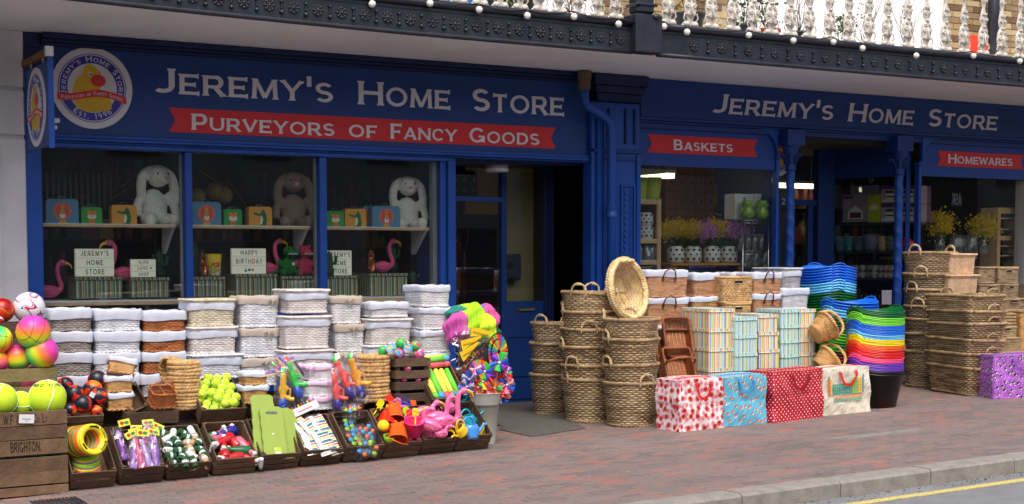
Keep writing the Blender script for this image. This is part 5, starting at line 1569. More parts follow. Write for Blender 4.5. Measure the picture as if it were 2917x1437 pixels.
sp=[('green',-.78,.6,.06,30,0,'dark green spray bottle at the upper left of the fourth front crate'),('clear',-.45,.72,.08,120,0,'pale pink spray bottle at the top of the fourth front crate'),('blue',.1,.78,.09,-70,0,'blue spray bottle lying across the top of the fourth crate'),('red',-.3,.5,.1,-60,0,'red spray bottle with its white head pointing left, upper heap'),('red',.25,.5,.09,200,0,'red spray bottle lying in the middle of the fourth crate'),('red',.65,.42,.07,250,0,'red spray bottle against the right side of the fourth crate'),
  ('red',-.55,.2,.09,170,0,'upright-looking red spray bottle at the front left of the heap'),('green',.4,.16,.1,-95,0,'bright green spray bottle lying to the right of the heap'),('red',-.1,.02,.08,-80,0,'red spray bottle along the front lip of the fourth crate'),('red',.6,.02,.07,60,0,'dark red spray bottle in the front right corner of the fourth crate'),('clear',.75,.3,.1,20,0,'pale pink spray bottle poking up at the right of the heap')]
for(c_,u,v,z,rz,rx,lab)in sp:
 spray(c_,lab,in_crate(3,u*.8,v+.04,z+.045)@RZ(R(rz))@RX(R(82))@TR(0,0,-.08),1.45)
def wavy_rrect(w_,h_,r,n=64,wav=.003,k=11):
 pts=rrect(w_,h_,r,(w_+h_)*2/n); out=[]
 for i,(x,y,nx,ny)in enumerate(pts):
  q=wav*math.sin(i*2*PI*k/len(pts))if abs(nx)>.7 else 0
  out.append((x+nx*q,y+ny*q))
 return out
M_KN=mat('lime_foam',(150,174,80),rough=.7,var=.05,vs=9,bump=.15,bs=150)
km=MB(); km.prism(wavy_rrect(.19,.42,.035),0,.02,0,lambda a,b,c:(a,c,b)); kme=km.mesh('foam',M_KN)
kb=[(0,0,0,-3,'front green kneeling mat with a cut grip hole and label'),(-.055,.05,.02,-6,'green kneeling mat leaning second, showing at the left of the front one'),(-.04,.09,.09,-2,'green kneeling mat rising highest behind the front one'),(.095,.045,-.03,6,'green kneeling mat slumped third from the right'),(.14,.075,-.03,8,'green kneeling mat slumped second from the right'),(.18,.10,-.045,9,'green kneeling mat slumped at the far right of the crate')]
kc=W(792,1262,11.12)
for k,(dx,dy,dz,ry,lab)in enumerate(kb):
 t=thing('kneeling_mat',lab,'kneeling mat',group='green kneeling mats in the fifth front crate')
 t.matrix_world=TR(kc.x+dx,11.22+dy,gz(kc.x)+.12+.19+dz)@RX(R(-24))@RY(R(-ry))
 obj('foam',kme,t)
 if k==0:
  m=MB(); m.prism([(-.045,.145),(.05,.145),(.05,.168),(.03,.164),(.015,.17),(0,.164),(-.02,.17),(-.03,.164),(-.045,.168)],-.0012,.004,0,lambda a,b,c:(a,c,b)); m.build('grip_hole',mat('grip_shadow_grey',(96,106,100),rough=.8),t)
  m=MB(); m.prism(rr_ :=[(-.005,-.19),(.05,-.19),(.047,-.135),(-.008,-.135)],-.0014,0,0,lambda a,b,c:(a,c,b)); lb=m.build('label',mat('label_lime',(186,220,40),rough=.4),t)
  m=MB(); m.prism(ell(-.002,-.148,.008,.008,12),-.0022,-.0016,0,lambda a,b,c:(a,c,b)); m.prism([(0,-.188),(.048,-.188),(.047,-.174),(0,-.174)],-.0022,-.0016,0,lambda a,b,c:(a,c,b)); m.build('label_print',M_WHITE,lb)
  m=MB(); m.prism([(-.012,-.03),(.006,-.022),(.004,-.012),(-.014,-.02)],-.0014,0,0,lambda a,b,c:(a,c,b)); m.build('price_sticker',M_WHITE,t)
ST_T=stripe_mat('towel_stripe',[((236,234,226),1.2),((214,60,36),1.4),((236,234,226),1),((30,120,140),2.6),((236,234,226),1),((236,190,40),1.6)],cyc=.075,axis=1)
def pack(label,T,w_,h_):
 t=thing('striped_pack',label,'pack',group='packs of striped cloth in the sixth front crate'); t.matrix_world=T
 rnd=random.Random(len(label))
 m=MB()
 def f(u,v):return((u-.5)*w_,-.016*(math.sin(PI*u)*math.sin(PI*v))**.4-.004*math.sin(v*40+u*3)*.4,(v-.5)*h_)
 m.grid(f,8,14)
 for k in range(len(m.uv)):m.uv[k]=[(a*w_,b*h_)for a,b in m.uv[k]]
 m.grid(lambda u,v:((.5-u)*w_,.012*(math.sin(PI*u)*math.sin(PI*v))**.4,(v-.5)*h_),4,4)
 m.build('striped_cloth',ST_T,t)
 m=MB(); crumple(m,w_*1.1,h_*1.05,.02,rnd,4,6); o=m.build('cellophane_bag',M_CELLO,t); o.location=(0,0,-h_/2)
 m=MB(); m.box(-w_*.5,-w_*.22,-.02,-.018,-h_*.3,h_*.5); m.build('label_card',mat('card_white_print',(222,226,236),rough=.4,var=.15,vs=40),t)
 return t
pk=[(-.55,.62,.1,32,.12,.2,'upper left striped pack sliding down the sixth front crate'),(.0,.55,.1,28,.12,.2,'middle striped pack leaning behind the lower two'),(.55,.6,.1,14,.11,.2,'upper right striped pack with its card turned forward'),(-.4,.12,.11,6,.15,.15,'lower left striped pack with wide bands'),(.22,.1,.12,14,.13,.17,'lower middle striped pack at the lip of the sixth crate'),(.75,.15,.1,12,.09,.18,'lower right striped pack squeezed against the crate side')]
for(u,v,z,rz,w_,h_,lab)in pk:
 pack(lab,in_crate(5,u*.9,v+.05,z+.04)@RX(R(-74))@RY(R(-rz)),w_*1.2,h_*1.3)
t=thing('header_card','white printed header card standing over the striped packs','card')
q=W(870,1163,11.4); t.matrix_world=TR(q.x,11.4,q.z)@RY(R(-20))@RX(R(-15))
part('card',[(-.115,.115,-.002,.002,-.035,.03)],M_WHITE,t)
rc_=random.Random(4)
for k in range(8):
 part('stripe_swatch',[(-.11+k*.028,-.11+k*.028+.014,-.003,.002,.031,.05)],[mat('sw_red',(214,60,50)),mat('sw_teal',(40,130,160)),mat('sw_yel',(240,200,60))][k%3],t)
m=MB(); add_text(m,'SPLASH',lambda a,b,c:(-.075+a,-.0022-c,-.02+b),.026,serif=False,thick=.0006,lift=.0001)if False else m.box(-.07,.06,-.0028,-.0022,-.012,-.004); m.build('print',mat('print_red',(214,80,80)),t)
M_CLEAR=glass_mat('clear_plastic',(250,252,255),refl=1.2,rough=.05,milky=.02)
LM={n:mat('mould_'+n,c,rough=.25,var=.04,coat=.4)for n,c in{'blue':(70,170,230),'orange':(246,120,60),'lime':(160,210,40)}.items()}
lm_me={}
for n_,mt_ in LM.items():
 m=MB(); m.lathe([(.001,.03),(.006,.026),(.008,.016),(.019,.012),(.021,.004),(.017,0),(.001,0)],12); lm_me[n_]=m.mesh('mould_top',mt_)
def mould_pack(label,T,cols):
 t=thing('mould_pack',label,'pack',group='clear packs of coloured moulds in the seventh front crate'); t.matrix_world=T
 for i in range(2):
  for j in range(3):
   obj('mould_top',lm_me[cols[(i+j)%len(cols)]],t,(-.044+j*.044,0.0+i*.046-.023,.066))
 m=MB()
 for i in range(2):
  for j in range(3):m.lathe([(.012,0),(.018,.064)],8,c=(-.044+j*.044,i*.046-.023,0),cap0=True)
 m.build('clear_cups',M_CLEAR,t)
 m=MB(); m.box(-.07,.07,-.05,.05,0,.1); m.build('clear_box',M_CLEAR,t)
 return t
mp_=[(.05,.84,.16,20,-30,('blue','lime','orange'),'topmost clear pack of six moulds, tipped at the top of the seventh crate'),(-.62,.62,.08,80,10,('blue','lime'),'clear pack of blue and lime moulds on the left of the seventh crate'),(.55,.5,.07,40,25,('orange','blue'),'clear pack of orange moulds against the right side of the seventh crate'),(-.6,.2,.07,100,0,('orange','lime','blue'),'clear pack at the lower left of the seventh crate'),(0,.15,.08,10,50,('blue','lime'),'clear pack standing on edge at the centre of the seventh crate'),(.6,.1,.08,-30,60,('orange','blue','lime'),'clear box lying at the lower right lip of the seventh crate'),(.0,.5,.05,15,10,('blue','orange'),'clear pack lying flat in the middle of the seventh crate'),(.5,.3,.03,-20,0,('lime','blue'),'clear pack low on the right side of the seventh crate'),(-.3,.0,.04,60,20,('orange','blue'),'clear pack of orange and blue moulds against the front board')]
for(u,v,z,rz,rx,cols,lab)in mp_:
 mould_pack(lab,in_crate(6,u*.8,v,z+.0)@RZ(R(rz))@RX(R(rx))@Mx.Scale(1.12,4),cols)
def bucket(label,T,mt,s=1.0,group=None,handle=True):
 t=thing('beach_bucket',label,'bucket',group=group); t.matrix_world=T@Mx.Scale(s,4)
 m=MB(); m.lathe([(.001,0),(.05,0),(.054,.012),(.058,.03),(.061,.032),(.066,.075),(.07,.078),(.074,.12),(.08,.122),(.08,.13),(.073,.13),(.071,.12),(.05,.012),(.001,.01)],24); m.build('pail',mt,t)
 for k in range(5):
  a=2*PI*k/5; m=MB(); m.box(-.012,.012,-.008,.008,-.018,.0,bev=.003); m.build('turret',mt,t).location=(math.cos(a)*.044,math.sin(a)*.044,0);
 if handle:
  m=MB(); m.tube([(-.078,0,.126),(-.07,.03,.16),(0,.05,.185),(.07,.03,.16),(.078,0,.126)],.004,6); m.build('handle',mt,t)
 return t
BM={n:mat('bucket_'+n,c,rough=.25,var=.05,coat=.3)for n,c in{'orange':(250,100,34),'pink':(246,56,140),'blue':(24,60,190),'yellow':(250,214,30),'lime':(170,210,30),'red':(230,50,30)}.items()}
bq=[('orange',(1122,1175),11.42,(150,14),'upper orange beach bucket lying upside down at the back of the eighth crate'),('orange',(1133,1232),11.14,(150,20),'lower orange beach bucket lying upside down at the front lip'),('pink',(1180,1222),11.16,(20,-8),'upright pink beach bucket holding toy spades'),('blue',(1140,1180),11.5,(30,0),'dark blue beach bucket half hidden behind the pink one'),('red',(1103,1195),11.4,(150,30),'red beach bucket at the back left of the eighth crate')]
for(c_,(px_,py_),Y_,(tx,rz),lab)in bq:
 p=W(px_,py_,Y_); bucket(lab,TR(p.x,Y_,p.z)@RX(R(tx if tx<90 else 0))@RY(R(rz))@(RX(R(180-35))if tx>90 else Mx.Identity(4))@TR(0,0,-.065),BM[c_],1.12,'beach buckets in the eighth front crate')
def spade(label,px_,py_,Y_,mt,ang,L_=.16):
 p=W(px_,py_,Y_); t=thing('toy_spade',label,'toy spade'); t.matrix_world=TR(p.x,Y_,p.z)@RY(R(ang))@RX(R(-12))
 m=MB(); m.prism([(-.028,0),(.028,0),(.032,.05),(.022,.075),(-.022,.075),(-.032,.05)],0,.006,0,lambda a,b,c:(a,c,b)); m.build('blade',mt,t)
 m=MB(); m.tube([(0,.003,.0),(0,.003,-L_)],.007,6); m.tube([(-.022,.003,-L_),(.022,.003,-L_)],.007,6); m.build('handle',mt,t)
for lab,px_,py_,Y_,c_,an in[('yellow toy spade in the pink bucket',1184,1188,11.2,'yellow',8),('red toy spade in the pink bucket',1172,1190,11.22,'red',-14),('lime toy spade in the pink bucket',1163,1184,11.24,'lime',-18),('orange toy spade sticking out above the blue bucket',1176,1165,11.5,'orange',10),('red toy scoop standing at the back of the eighth crate',1118,1146,11.52,'red',-35),('yellow toy scoop at the upper left of the eighth crate',1078,1160,11.45,'yellow',40)]:
 spade(lab,px_,py_,Y_,BM[c_],an,.12)
t=thing('sand_mould','yellow domed sand mould at the left of the eighth crate','sand mould'); p=W(1092,1215,11.18); t.matrix_world=TR(p.x,11.18,p.z)@RX(R(40))@RY(R(-20))
m=MB(); m.lathe([(.052,0),(.05,.02),(.035,.045),(.001,.055)],20,cap0=True); m.build('dome',BM['yellow'],t)
t=thing('sand_sieve','lime toy cup with an orange rim in the front left corner of the eighth crate','toy cup'); p=W(1108,1248,11.12); t.matrix_world=TR(p.x,11.12,p.z)@RX(R(20))@TR(0,0,-.02)
m=MB(); m.lathe([(.001,-.02),(.03,-.018),(.042,.01),(.046,.03),(.04,.03)],20); m.build('cup',BM['lime'],t)
m=MB(); m.lathe([(.047,.028),(.049,.034),(.047,.04),(.04,.036)],20); m.build('rim',mat('rim_lime_green',(120,220,60),rough=.3),t)
M_RIB=[mat('ribbon_lime',(150,226,40),rough=.4),mat('ribbon_yellow',(246,220,50),rough=.4),mat('ribbon_green',(90,200,60),rough=.4)]
t=thing('toy_octopus','tangle of lime and yellow rubber strands at the back of the eighth crate','toy')
p=W(1100,1165,11.5); t.matrix_world=TR(p.x,11.5,p.z); rr_=random.Random(9)
for k in range(14):
 a=rr_.uniform(-1.2,1.2); m=MB(); pts=[Vector((0,0,-.03))]; d=Vector((math.sin(a),-.2,math.cos(a)))
 for q in range(6):d=(d+Vector((math.sin(a)*.3,-.1,-.28))).normalized(); pts.append(pts[-1]+d*.025)
 m.tube(pts,lambda t_:.006-.003*t_,5); m.build('strand',M_RIB[k%3],t)
M_FPINK=mat('flamingo_pink',(244,112,168),rough=.22,var=.06,coat=.4); M_FBEAK=mat('flamingo_beak',(246,200,40),rough=.3);
def organic(parent,name,mt,blobs,tubes,vox=.006,sm=4):
 m=MB()
 for(c,r,sc)in blobs:m.ball(c,r,14,sc=sc)
 for(pts,rad)in tubes:m.tube(pts,rad,10)
 me=m.mesh(name,mt); o=obj(name,me,parent)
 rm=o.modifiers.new('r','REMESH'); rm.mode='VOXEL'; rm.voxel_size=vox; rm.use_smooth_shade=True
 s_=o.modifiers.new('s','SMOOTH'); s_.iterations=sm; s_.factor=.6
 return o
def curve(pts,n=6):
 out=[]; P=[Vector(p)for p in pts]
 for i in range(len(P)-1):
  p0=P[max(i-1,0)]; p1=P[i]; p2=P[i+1]; p3=P[min(i+2,len(P)-1)]
  for k in range(n):
   t_=k/n; out.append(.5*((2*p1)+(-p0+p2)*t_+(2*p0-5*p1+4*p2-p3)*t_*t_+(-p0+3*p1-3*p2+p3)*t_**3))
 out.append(P[-1]); return out
def flamingo(label,T,s=1.0,mt=None,neckc=None,name='flamingo_watering_can',cat='watering can',group=None,handle=True):
 """body along +x towards the neck; neck rises then hooks forward"""
 mt=mt or M_FPINK
 t=thing(name,label,cat,group=group); t.matrix_world=T@Mx.Scale(s,4)
 nk=neckc or[(.06,0,.0),(.10,0,.01),(.125,0,.05),(.115,0,.11),(.105,0,.17),(.115,0,.205),(.14,0,.215)]
 c=curve(nk,5)
 organic(t,'body',mt,[((0,0,0),.07,(1.25,.75,.78)),((-.06,0,.012),.035,(1.3,.8,.7)),(tuple(c[-1]),.03,(1.1,.85,.9))],[(c,lambda q:.024-.008*q)],vox=.006)
 hd=Vector(c[-1]); d=(Vector(c[-1])-Vector(c[-3])).normalized(); d=Vector((1,0,-.15)).normalized()
 m=MB(); m.tube(curve([hd+d*.015,hd+d*.045+Vector((0,0,.0)),hd+d*.068+Vector((0,0,-.014)),hd+d*.078+Vector((0,0,-.038))],4),lambda q:.017-.013*q,8); m.build('beak',M_FBEAK,t)
 for sy in(-1,1):
  m=MB(); m.ball(hd+Vector((.004,sy*.0235,.006)),.0075,8); e=m.build('eye',M_WHITE,t)
  m=MB(); m.ball(hd+Vector((.006,sy*.029,.006)),.004,8); m.build('pupil',M_BLACK,e)
 for sy in(-1,1):
  for q in range(4):
   m=MB(); m.tube(curve([(.045-q*.014,sy*.044,.012-q*.008),(.0-q*.012,sy*.054,.018-q*.012),(-.05,sy*.042,.012-q*.008)],4),.004,5); m.build('wing_ridge',mt,t)
 return t
FG='pink flamingo watering cans in the ninth front crate'
def fl(px_,py_,Y_,rz,lab,s=1.0,nk=None,ry=0,rx=0,mt=None):
 p=W(px_,py_,Y_); return flamingo(lab,TR(p.x,Y_,p.z)@RZ(R(rz))@RY(R(ry))@RX(R(rx)),s*1.13,mt,nk,group=FG)
fl(1265,1200,11.14,0,'pink flamingo can with the tallest neck standing in front',1.05,[(.05,0,0),(.09,0,.0),(.115,0,.03),(.11,0,.10),(.115,0,.17),(.13,0,.20),(.16,0,.21)])
fl(1245,1190,11.25,5,'pink flamingo can whose neck bends just behind the tallest',.95,[(.05,0,.0),(.085,0,.02),(.095,0,.07),(.10,0,.12),(.115,0,.15),(.135,0,.155)])
fl(1208,1175,11.36,4,'pink flamingo can lying at the back with its beak to the right',.95,[(.05,0,.01),(.08,0,.04),(.10,0,.06),(.12,0,.07)])
fl(1225,1212,11.1,150,'pink flamingo can seen from its round base at the front lip',.9,[(.04,0,.02),(.07,0,.05),(.075,0,.1),(.05,0,.13),(.03,0,.13)],ry=-20)
fl(1258,1236,11.08,4,'small pink flamingo head low against the front board',.62,[(.04,0,.01),(.06,0,.05),(.08,0,.08),(.11,0,.085),(.13,0,.08)])
fl(1152,1170,11.5,160,'pink flamingo head peering left behind the beach buckets',.8,[(.04,0,.01),(.05,0,.05),(.045,0,.09),(.06,0,.10)])
fl(1275,1165,11.45,10,'pink flamingo can with outstretched neck at the back right',.9,[(.02,0,.0),(.0,0,.03),(.02,0,.06),(.04,0,.07)],ry=-10)
fl(1288,1212,11.24,20,'pink flamingo can wedged at the right side of the ninth crate',.85,[(.04,0,.0),(.06,0,.03),(.05,0,.07),(.07,0,.08)])
fl(1235,1235,11.16,-20,'pink flamingo can lying at the bottom of the ninth crate',.9,[(.04,0,.0),(.07,0,.0),(.09,0,.02),(.10,0,.03)])
def wcan(label,T,mt,s=1.0,spout=True):
 t=thing('watering_can',label,'watering can',group='small plastic watering cans in the tenth front crate'); t.matrix_world=T@Mx.Scale(s,4)
 m=MB(); m.lathe([(.001,0),(.066,0),(.07,.01)]+[(.07-.008*k/6+(.0025 if k%2 else 0),.01+.013*k)for k in range(1,7)]+[(.052,.105),(.048,.108),(.046,.1)],22,sx=1.05,sy=.8); m.build('body',mt,t)
 m=MB(); m.tube(curve([(.055,0,.03),(.09,0,.06),(.12,0,.095),(.155,0,.10)],5),lambda q:.014-.005*q,8); m.build('spout',mt,t)
 m=MB(); m.tube(curve([(-.05,0,.03),(-.085,0,.07),(-.08,0,.13),(-.035,0,.165),(.01,0,.15),(.03,0,.1)],5),.009,8); m.build('handle',mt,t)
 return t
WM={n:mat('can_'+n,c,rough=.3,var=.05,coat=.25)for n,c in{'turquoise':(20,178,196),'blue':(70,150,232),'yellow':(246,206,40)}.items()}
for(c_,px_,py_,Y_,rz,rx,ry,s,lab)in[('turquoise',1300,1140,11.55,5,60,0,1.25,'turquoise watering can lying on its side at the back of the tenth crate'),('turquoise',1335,1200,11.38,10,0,-8,.95,'turquoise ribbed watering can behind the light blue one'),('blue',1342,1232,11.16,8,0,0,1.1,'light blue ribbed watering can at the front of the tenth crate'),('yellow',1378,1232,11.3,60,0,0,.9,'yellow watering can in the right corner of the tenth crate'),('turquoise',1372,1205,11.42,30,20,0,1.0,'turquoise watering can at the back right of the tenth crate'),('yellow',1312,1225,11.12,200,0,40,.8,'yellow watering can with its spout hanging over the lip')]:
 p=W(px_,py_,Y_); wcan(lab,TR(p.x,Y_,p.z)@RZ(R(rz))@RX(R(rx))@RY(R(ry))@TR(0,0,-.05),WM[c_],s)
# ================================================================ back row of lined wicker boxes, left
def stackcol(Y,rows,d,mt,lm,cat='basket',name='wicker_basket',**kw):
 """rows: list of (xl,xr,ytop,ybot,label,extra)"""
 out=[]
 for(xl,xr,yt,yb,label,ex)in rows:
  x0,x1,z0,z1=FR(xl,xr,yt,yb,Y)
  k=dict(kw); k.update(ex)
  h=z1-z0-.004
  if k.get('lid'):h-=.022
  mt_=k.pop('mt',mt); dd=k.pop('d',d)
  out.append(rect_basket(name,label,cat,((x0+x1)/2,Y+dd/2,z0+.002),x1-x0-.006,dd,h,mt_,lined=k.pop('lm',lm),**k))
 return out
G1='white-lined wicker baskets stacked below the left shop window'
stackcol(12.3,[(143,265,880,945,'top grey wicker basket with white liner in the leftmost stack',{}),(143,265,946,1006,'second grey wicker basket from the top of the leftmost stack',{}),(143,266,1006,1072,'third grey wicker basket from the top of the leftmost stack',{}),(143,268,1073,1135,'grey wicker basket at the bottom of the leftmost stack behind the flame balls',{})],.30,W_GREY,M_LINER,drop=.075,group=G1)
stackcol(12.3,[(272,405,883,944,'top white wicker basket of the second stack from the left',{}),(272,404,945,1006,'second white wicker basket of the second stack from the left',{}),(270,402,1006,1070,'third white wicker basket in the second stack, behind the little brown baskets',{}),(270,402,1070,1135,'lowest white wicker basket in the second stack from the left',{})],.30,W_WHITEB,M_LINER,drop=.075,group=G1)
stackcol(12.3,[(409,532,887,944,'top chestnut wicker basket of the third stack from the left',{}),(409,533,945,1003,'middle chestnut wicker basket of the third stack',{}),(408,532,1004,1064,'third chestnut wicker basket, behind the rope baskets',{}),(405,528,1066,1130,'basket with white liner low behind the divided caddy',{'mt':W_GREYL})],.30,W_BROWN,M_LINER,drop=.07,group=G1)
stackcol(12.25,[(541,671,853,931,'cream lidded wicker hamper on top of the fourth stack',{'lid':1}),(543,676,932,1010,'blush white lidded hamper in the middle of the fourth stack',{'lid':1,'mt':W_BLUSH}),(545,691,1010,1080,'white lidded hamper behind the tennis balls',{'lid':1,'mt':W_WHITEB})],.30,W_CREAM,M_LINER,drop=.06,group=G1)
stackcol(12.25,[(686,796,845,934,'square white basket with beige liner and bow, top of the fifth stack',{'bow_at':(.32,M_LINERG)}),(688,797,936,1019,'square white basket with beige liner and bow, middle of the fifth stack',{'bow_at':(.2,M_LINERG)}),(690,794,1021,1100,'square white basket with beige liner, bottom of the fifth stack',{'bow_at':(.15,M_LINERG)})],.30,W_WHITEB,M_LINERG,drop=.06,group=G1)
stackcol(12.1,[(822,938,826,893,'wide white lidded hamper topping the sixth stack',{'lid':1}),(812,943,901,994,'large blush white lidded hamper in the middle of the sixth stack',{'lid':1,'mt':W_BLUSH}),(806,948,998,1075,'white lidded hamper behind the pink-lined baskets',{'lid':1,'mt':W_BLUSH})],.36,W_CREAM if False else W_BLUSH,M_LINER,drop=.055,group=G1)
stackcol(12.3,[(945,1033,845,923,'narrow white basket with beige bow, top of the seventh stack',{'bow_at':(.05,M_LINERG)}),(954,1041,924,1003,'narrow white basket with beige bow, middle of the seventh stack',{'bow_at':(.1,M_LINERG)}),(945,1036,1005,1090,'narrow white basket with beige liner, bottom of the seventh stack',{'bow_at':(-.1,M_LINERG)})],.28,W_WHITE,M_LINERG,drop=.055,group=G1)
stackcol(12.2,[(1058,1168,862,905,'small white basket with white liner on top of the eighth stack',{}),(1056,1174,909,982,'white lidded hamper in the middle of the eighth stack',{'lid':1,'mt':W_BLUSH}),(1050,1172,984,1050,'white lidded basket behind the flower-print balls',{'lid':1})],.30,W_WHITE,M_LINER,drop=.05,group=G1)
stackcol(12.1,[(1201,1285,814,875,'top square white basket of the ninth stack beside the shop door',{}),(1203,1287,877,940,'second square white basket from the top beside the shop door',{}),(1203,1287,942,1005,'third square white basket from the top beside the shop door',{}),(1203,1284,1006,1070,'lowest square white basket of the ninth stack',{})],.40,W_WHITE,M_LINER,drop=.045,group=G1)
part('stall_bench',[(2.7,6.55,12.02,12.72,gz(2.6),.40)],M_CRATE[1],None,label='low dark plank bench carrying the back row of lined baskets',cat='bench')
# ================================================================ middle row, left
def z_at(px,py,Y):return W(px,py,Y).z
fbx0,fbx1=W(192,1186,11.5).x,W(300,1186,11.5).x
TF=TR((fbx0+fbx1)/2,11.6,W(245,1196,11.5).z-.10)@RX(R(28))
crate('tilted crate of flame-print balls above the flying rings',TF,fbx1-fbx0,.38,.14,2,2)
for(px_,py_,r_,mt_,lab,Y_)in[(236,1152,27,FIRE,'dark flame-print ball at the front of its crate',11.6),(212,1122,26,FIRE,'dark flame-print ball at the left of its crate',11.68),(277,1082,27,FIRE,'flame-print ball balanced on the very top of the heap',11.9),(264,1112,29,FIRE2,'orange flame-print ball in the middle of the heap',11.78),(282,1130,26,FIRE,'flame-print ball with a white sticker at the right of the heap',11.68),(186,1096,23,FIRE,'dark ball half hidden behind the jumbo tennis balls',11.85),(200,1168,20,FIRE2,'red and orange ball low in the left corner',11.6),(274,1172,18,FIRE2,'small orange flame ball low in the right corner',11.6)]:
 b_=ball_at(lab,'flame_ball','ball',px_,py_,Y_,r_,mt_,(random.uniform(0,3),random.uniform(0,3),0),group='flame-print balls')
t=thing('price_sticker','white price sticker on the flame-print ball','sticker'); p=W(261,1126,11.5); t.matrix_world=TR(p.x+.01,11.52,p.z)@RY(R(30)); part('paper',[(-.02,.02,-.001,.001,-.02,.02)],M_WHITE,t)
def mini(px0,px1,yt,yb,Y,label,mt=W_HONEY,lm=M_LINER,rot=None,d=.2,bowm=None,**kw):
 x0,x1,z0,z1=FR(px0,px1,yt,yb,Y)
 kk=dict(drop=.032,row=.009,stake=.010,amp=.0022,rim=.004,r=.02,taper=.9); kk.update(kw)
 return rect_basket('small_basket',label,'basket',((x0+x1)/2,Y+d/2,z0),x1-x0,d,z1-z0-.003,mt,rot,lined=lm,**kk)
mini(316,392,1026,1072,11.8,'small brown basket with white liner tipped back on top of its stack',rot=(R(-12),R(9),R(-14)),d=.24)
mini(308,382,1072,1118,11.72,'small brown lined basket in the middle of its stack',rot=(0,0,R(-4)),d=.22)
mini(306,382,1120,1170,11.68,'small brown lined basket at the bottom of its stack by the flame balls',d=.22)
mini(699,763,1060,1098,11.72,'small brown lined basket on top of the stack beside the tennis balls',d=.2)
mini(694,765,1099,1150,11.66,'small brown lined basket below it, behind the green kneeling mats',d=.2)
mini(878,951,1040,1085,11.7,'small white basket with pink liner and ribbon on top of its stack',W_WHITE,M_LINERP,bow_at=(-.42,M_LINERP),d=.22)
mini(868,954,1085,1130,11.68,'small white basket with pink liner in the middle of its stack',W_WHITE,M_LINERP,d=.22)
mini(884,950,1130,1168,11.66,'small white basket with pink liner at the bottom of its stack',W_WHITE,M_LINERP,d=.2)
x0,x1,z0,z1=FR(428,495,1082,1152,11.62)
t=rect_basket('bottle_caddy','chestnut wicker caddy with four compartments and a hoop handle','basket',((x0+x1)/2,11.66,z0),x1-x0,.17,(z1-z0)*.62,W_BROWN,(R(22),0,R(2)),row=.009,stake=.011,amp=.0022,rim=.005,taper=.95)
hh=(z1-z0)*.62
m=MB(); m.box(-.003,.003,-.08,.08,.01,hh); m.build('divider',W_BROWN,t)
m=MB(); m.box(-(x1-x0)/2,(x1-x0)/2,-.003,.003,.01,hh-.004); m.build('divider',W_BROWN,t)
m=MB(); arch_handle(m,(-(x1-x0)/2,0,hh-.02),((x1-x0)/2,0,hh-.02),.10,.006); m.build('handle',W_BROWN,t)
crate('empty dark crate lying under the caddy and rope baskets',TR(W(440,1180,11.55).x,11.6,W(440,1196,11.55).z-.04)@RX(R(8)),.42,.3,.1,1,1)
crate('dark slatted crate standing on end between the small baskets and the caddy',TR(W(398,1150,11.7).x,11.76,W(398,1170,11.7).z-.02)@RY(R(-22))@RX(R(70)),.16,.22,.1,2,2)
def rope_stack(px0,px1,yt,yb,Y,n,lab,grp,tilt=0.0):
 x0,x1,z0,z1=FR(px0,px1,yt,yb,Y); w_=x1-x0; dz=(z1-z0)/(n+.6)
 path=oval(w_/2,.11,26)
 rs=random.Random(n)
 protos=[]
 for v in range(3):
  m=MB()
  rope_ring(m,path,dz*.5,dz*.42,3,k=.95,turns=13+v,rnd=rs,lump=.0015)
  protos.append(m.mesh('braid',W_ROPE))
 for k in range(n):
  t=thing('rope_basket','%s braided seagrass basket from the bottom of %s'%(ORD[k],lab),'basket',((x0+x1)/2+rs.uniform(-.006,.006)+tilt*k,Y+.12+rs.uniform(-.004,.004),z0+dz*k),(rs.uniform(-.05,.05),rs.uniform(-.05,.05),rs.uniform(-.1,.1)),grp)
  obj('braid',protos[k%3],t)
  if k==n-1:
   m=MB(); m.prism(ell(0,0,w_/2-.008,.10,24),.012,.02,0,lambda a,b,c:(a,b,c)); m.build('base',W_ROPE,t)
rope_stack(495,580,1026,1170,11.64,14,'the pile left of the tennis balls','rope baskets left of the tennis balls')
rope_stack(1034,1120,1008,1145,11.7,13,'the pile beside the upright slatted crate','rope baskets beside the upright crate')
t=thing('rope_basket','braided seagrass baskets turned on edge behind the left rope pile','basket',W(482,1062,11.95))
for k in range(4):
 m=MB(); rope_ring(m,oval(.12,.09,22),0,.011,2); o=m.build('braid',W_ROPE,t,); o.rotation_euler=(0,R(82),R(20)); o.location=(-.012+k*.024,0,0)
x0,x1=W(578,1172,11.5).x,W(706,1163,11.5).x
TB_=TR((x0+x1)/2,11.6,W(640,1180,11.5).z-.08)@RX(R(33))
crate('tilted crate brimming with tennis balls',TB_,x1-x0,.42,.14,1,1,M_CRATE)
RT=.037
rt=random.Random(8); k=0
mt1=MB(); mt1.ball((0,0,0),RT,20); tme=mt1.mesh('shell',M_TENN); ms=MB(); seam(ms,RT,.0013); sme=ms.mesh('seam',M_TLINE)
for layer in range(2):
 for iy in range(6):
  for ix in range(5):
   xx=-(x1-x0)/2+.05+ix*.077+(.036 if iy%2 else 0)+rt.uniform(-.006,.006); yy=.05+iy*.068+rt.uniform(-.006,.006)
   if xx>(x1-x0)/2-.03:continue
   if layer and rt.random()<.25:continue
   t=thing('tennis_ball','yellow-green tennis ball among the heap in its tilted crate','ball',group='tennis balls heaped in the tilted crate')
   t.matrix_world=TB_@TR(xx,yy,.10+layer*.056+rt.uniform(0,.008))@RZ(rt.uniform(0,6))@RX(rt.uniform(0,6))
   obj('shell',tme,t); obj('seam',sme,t)
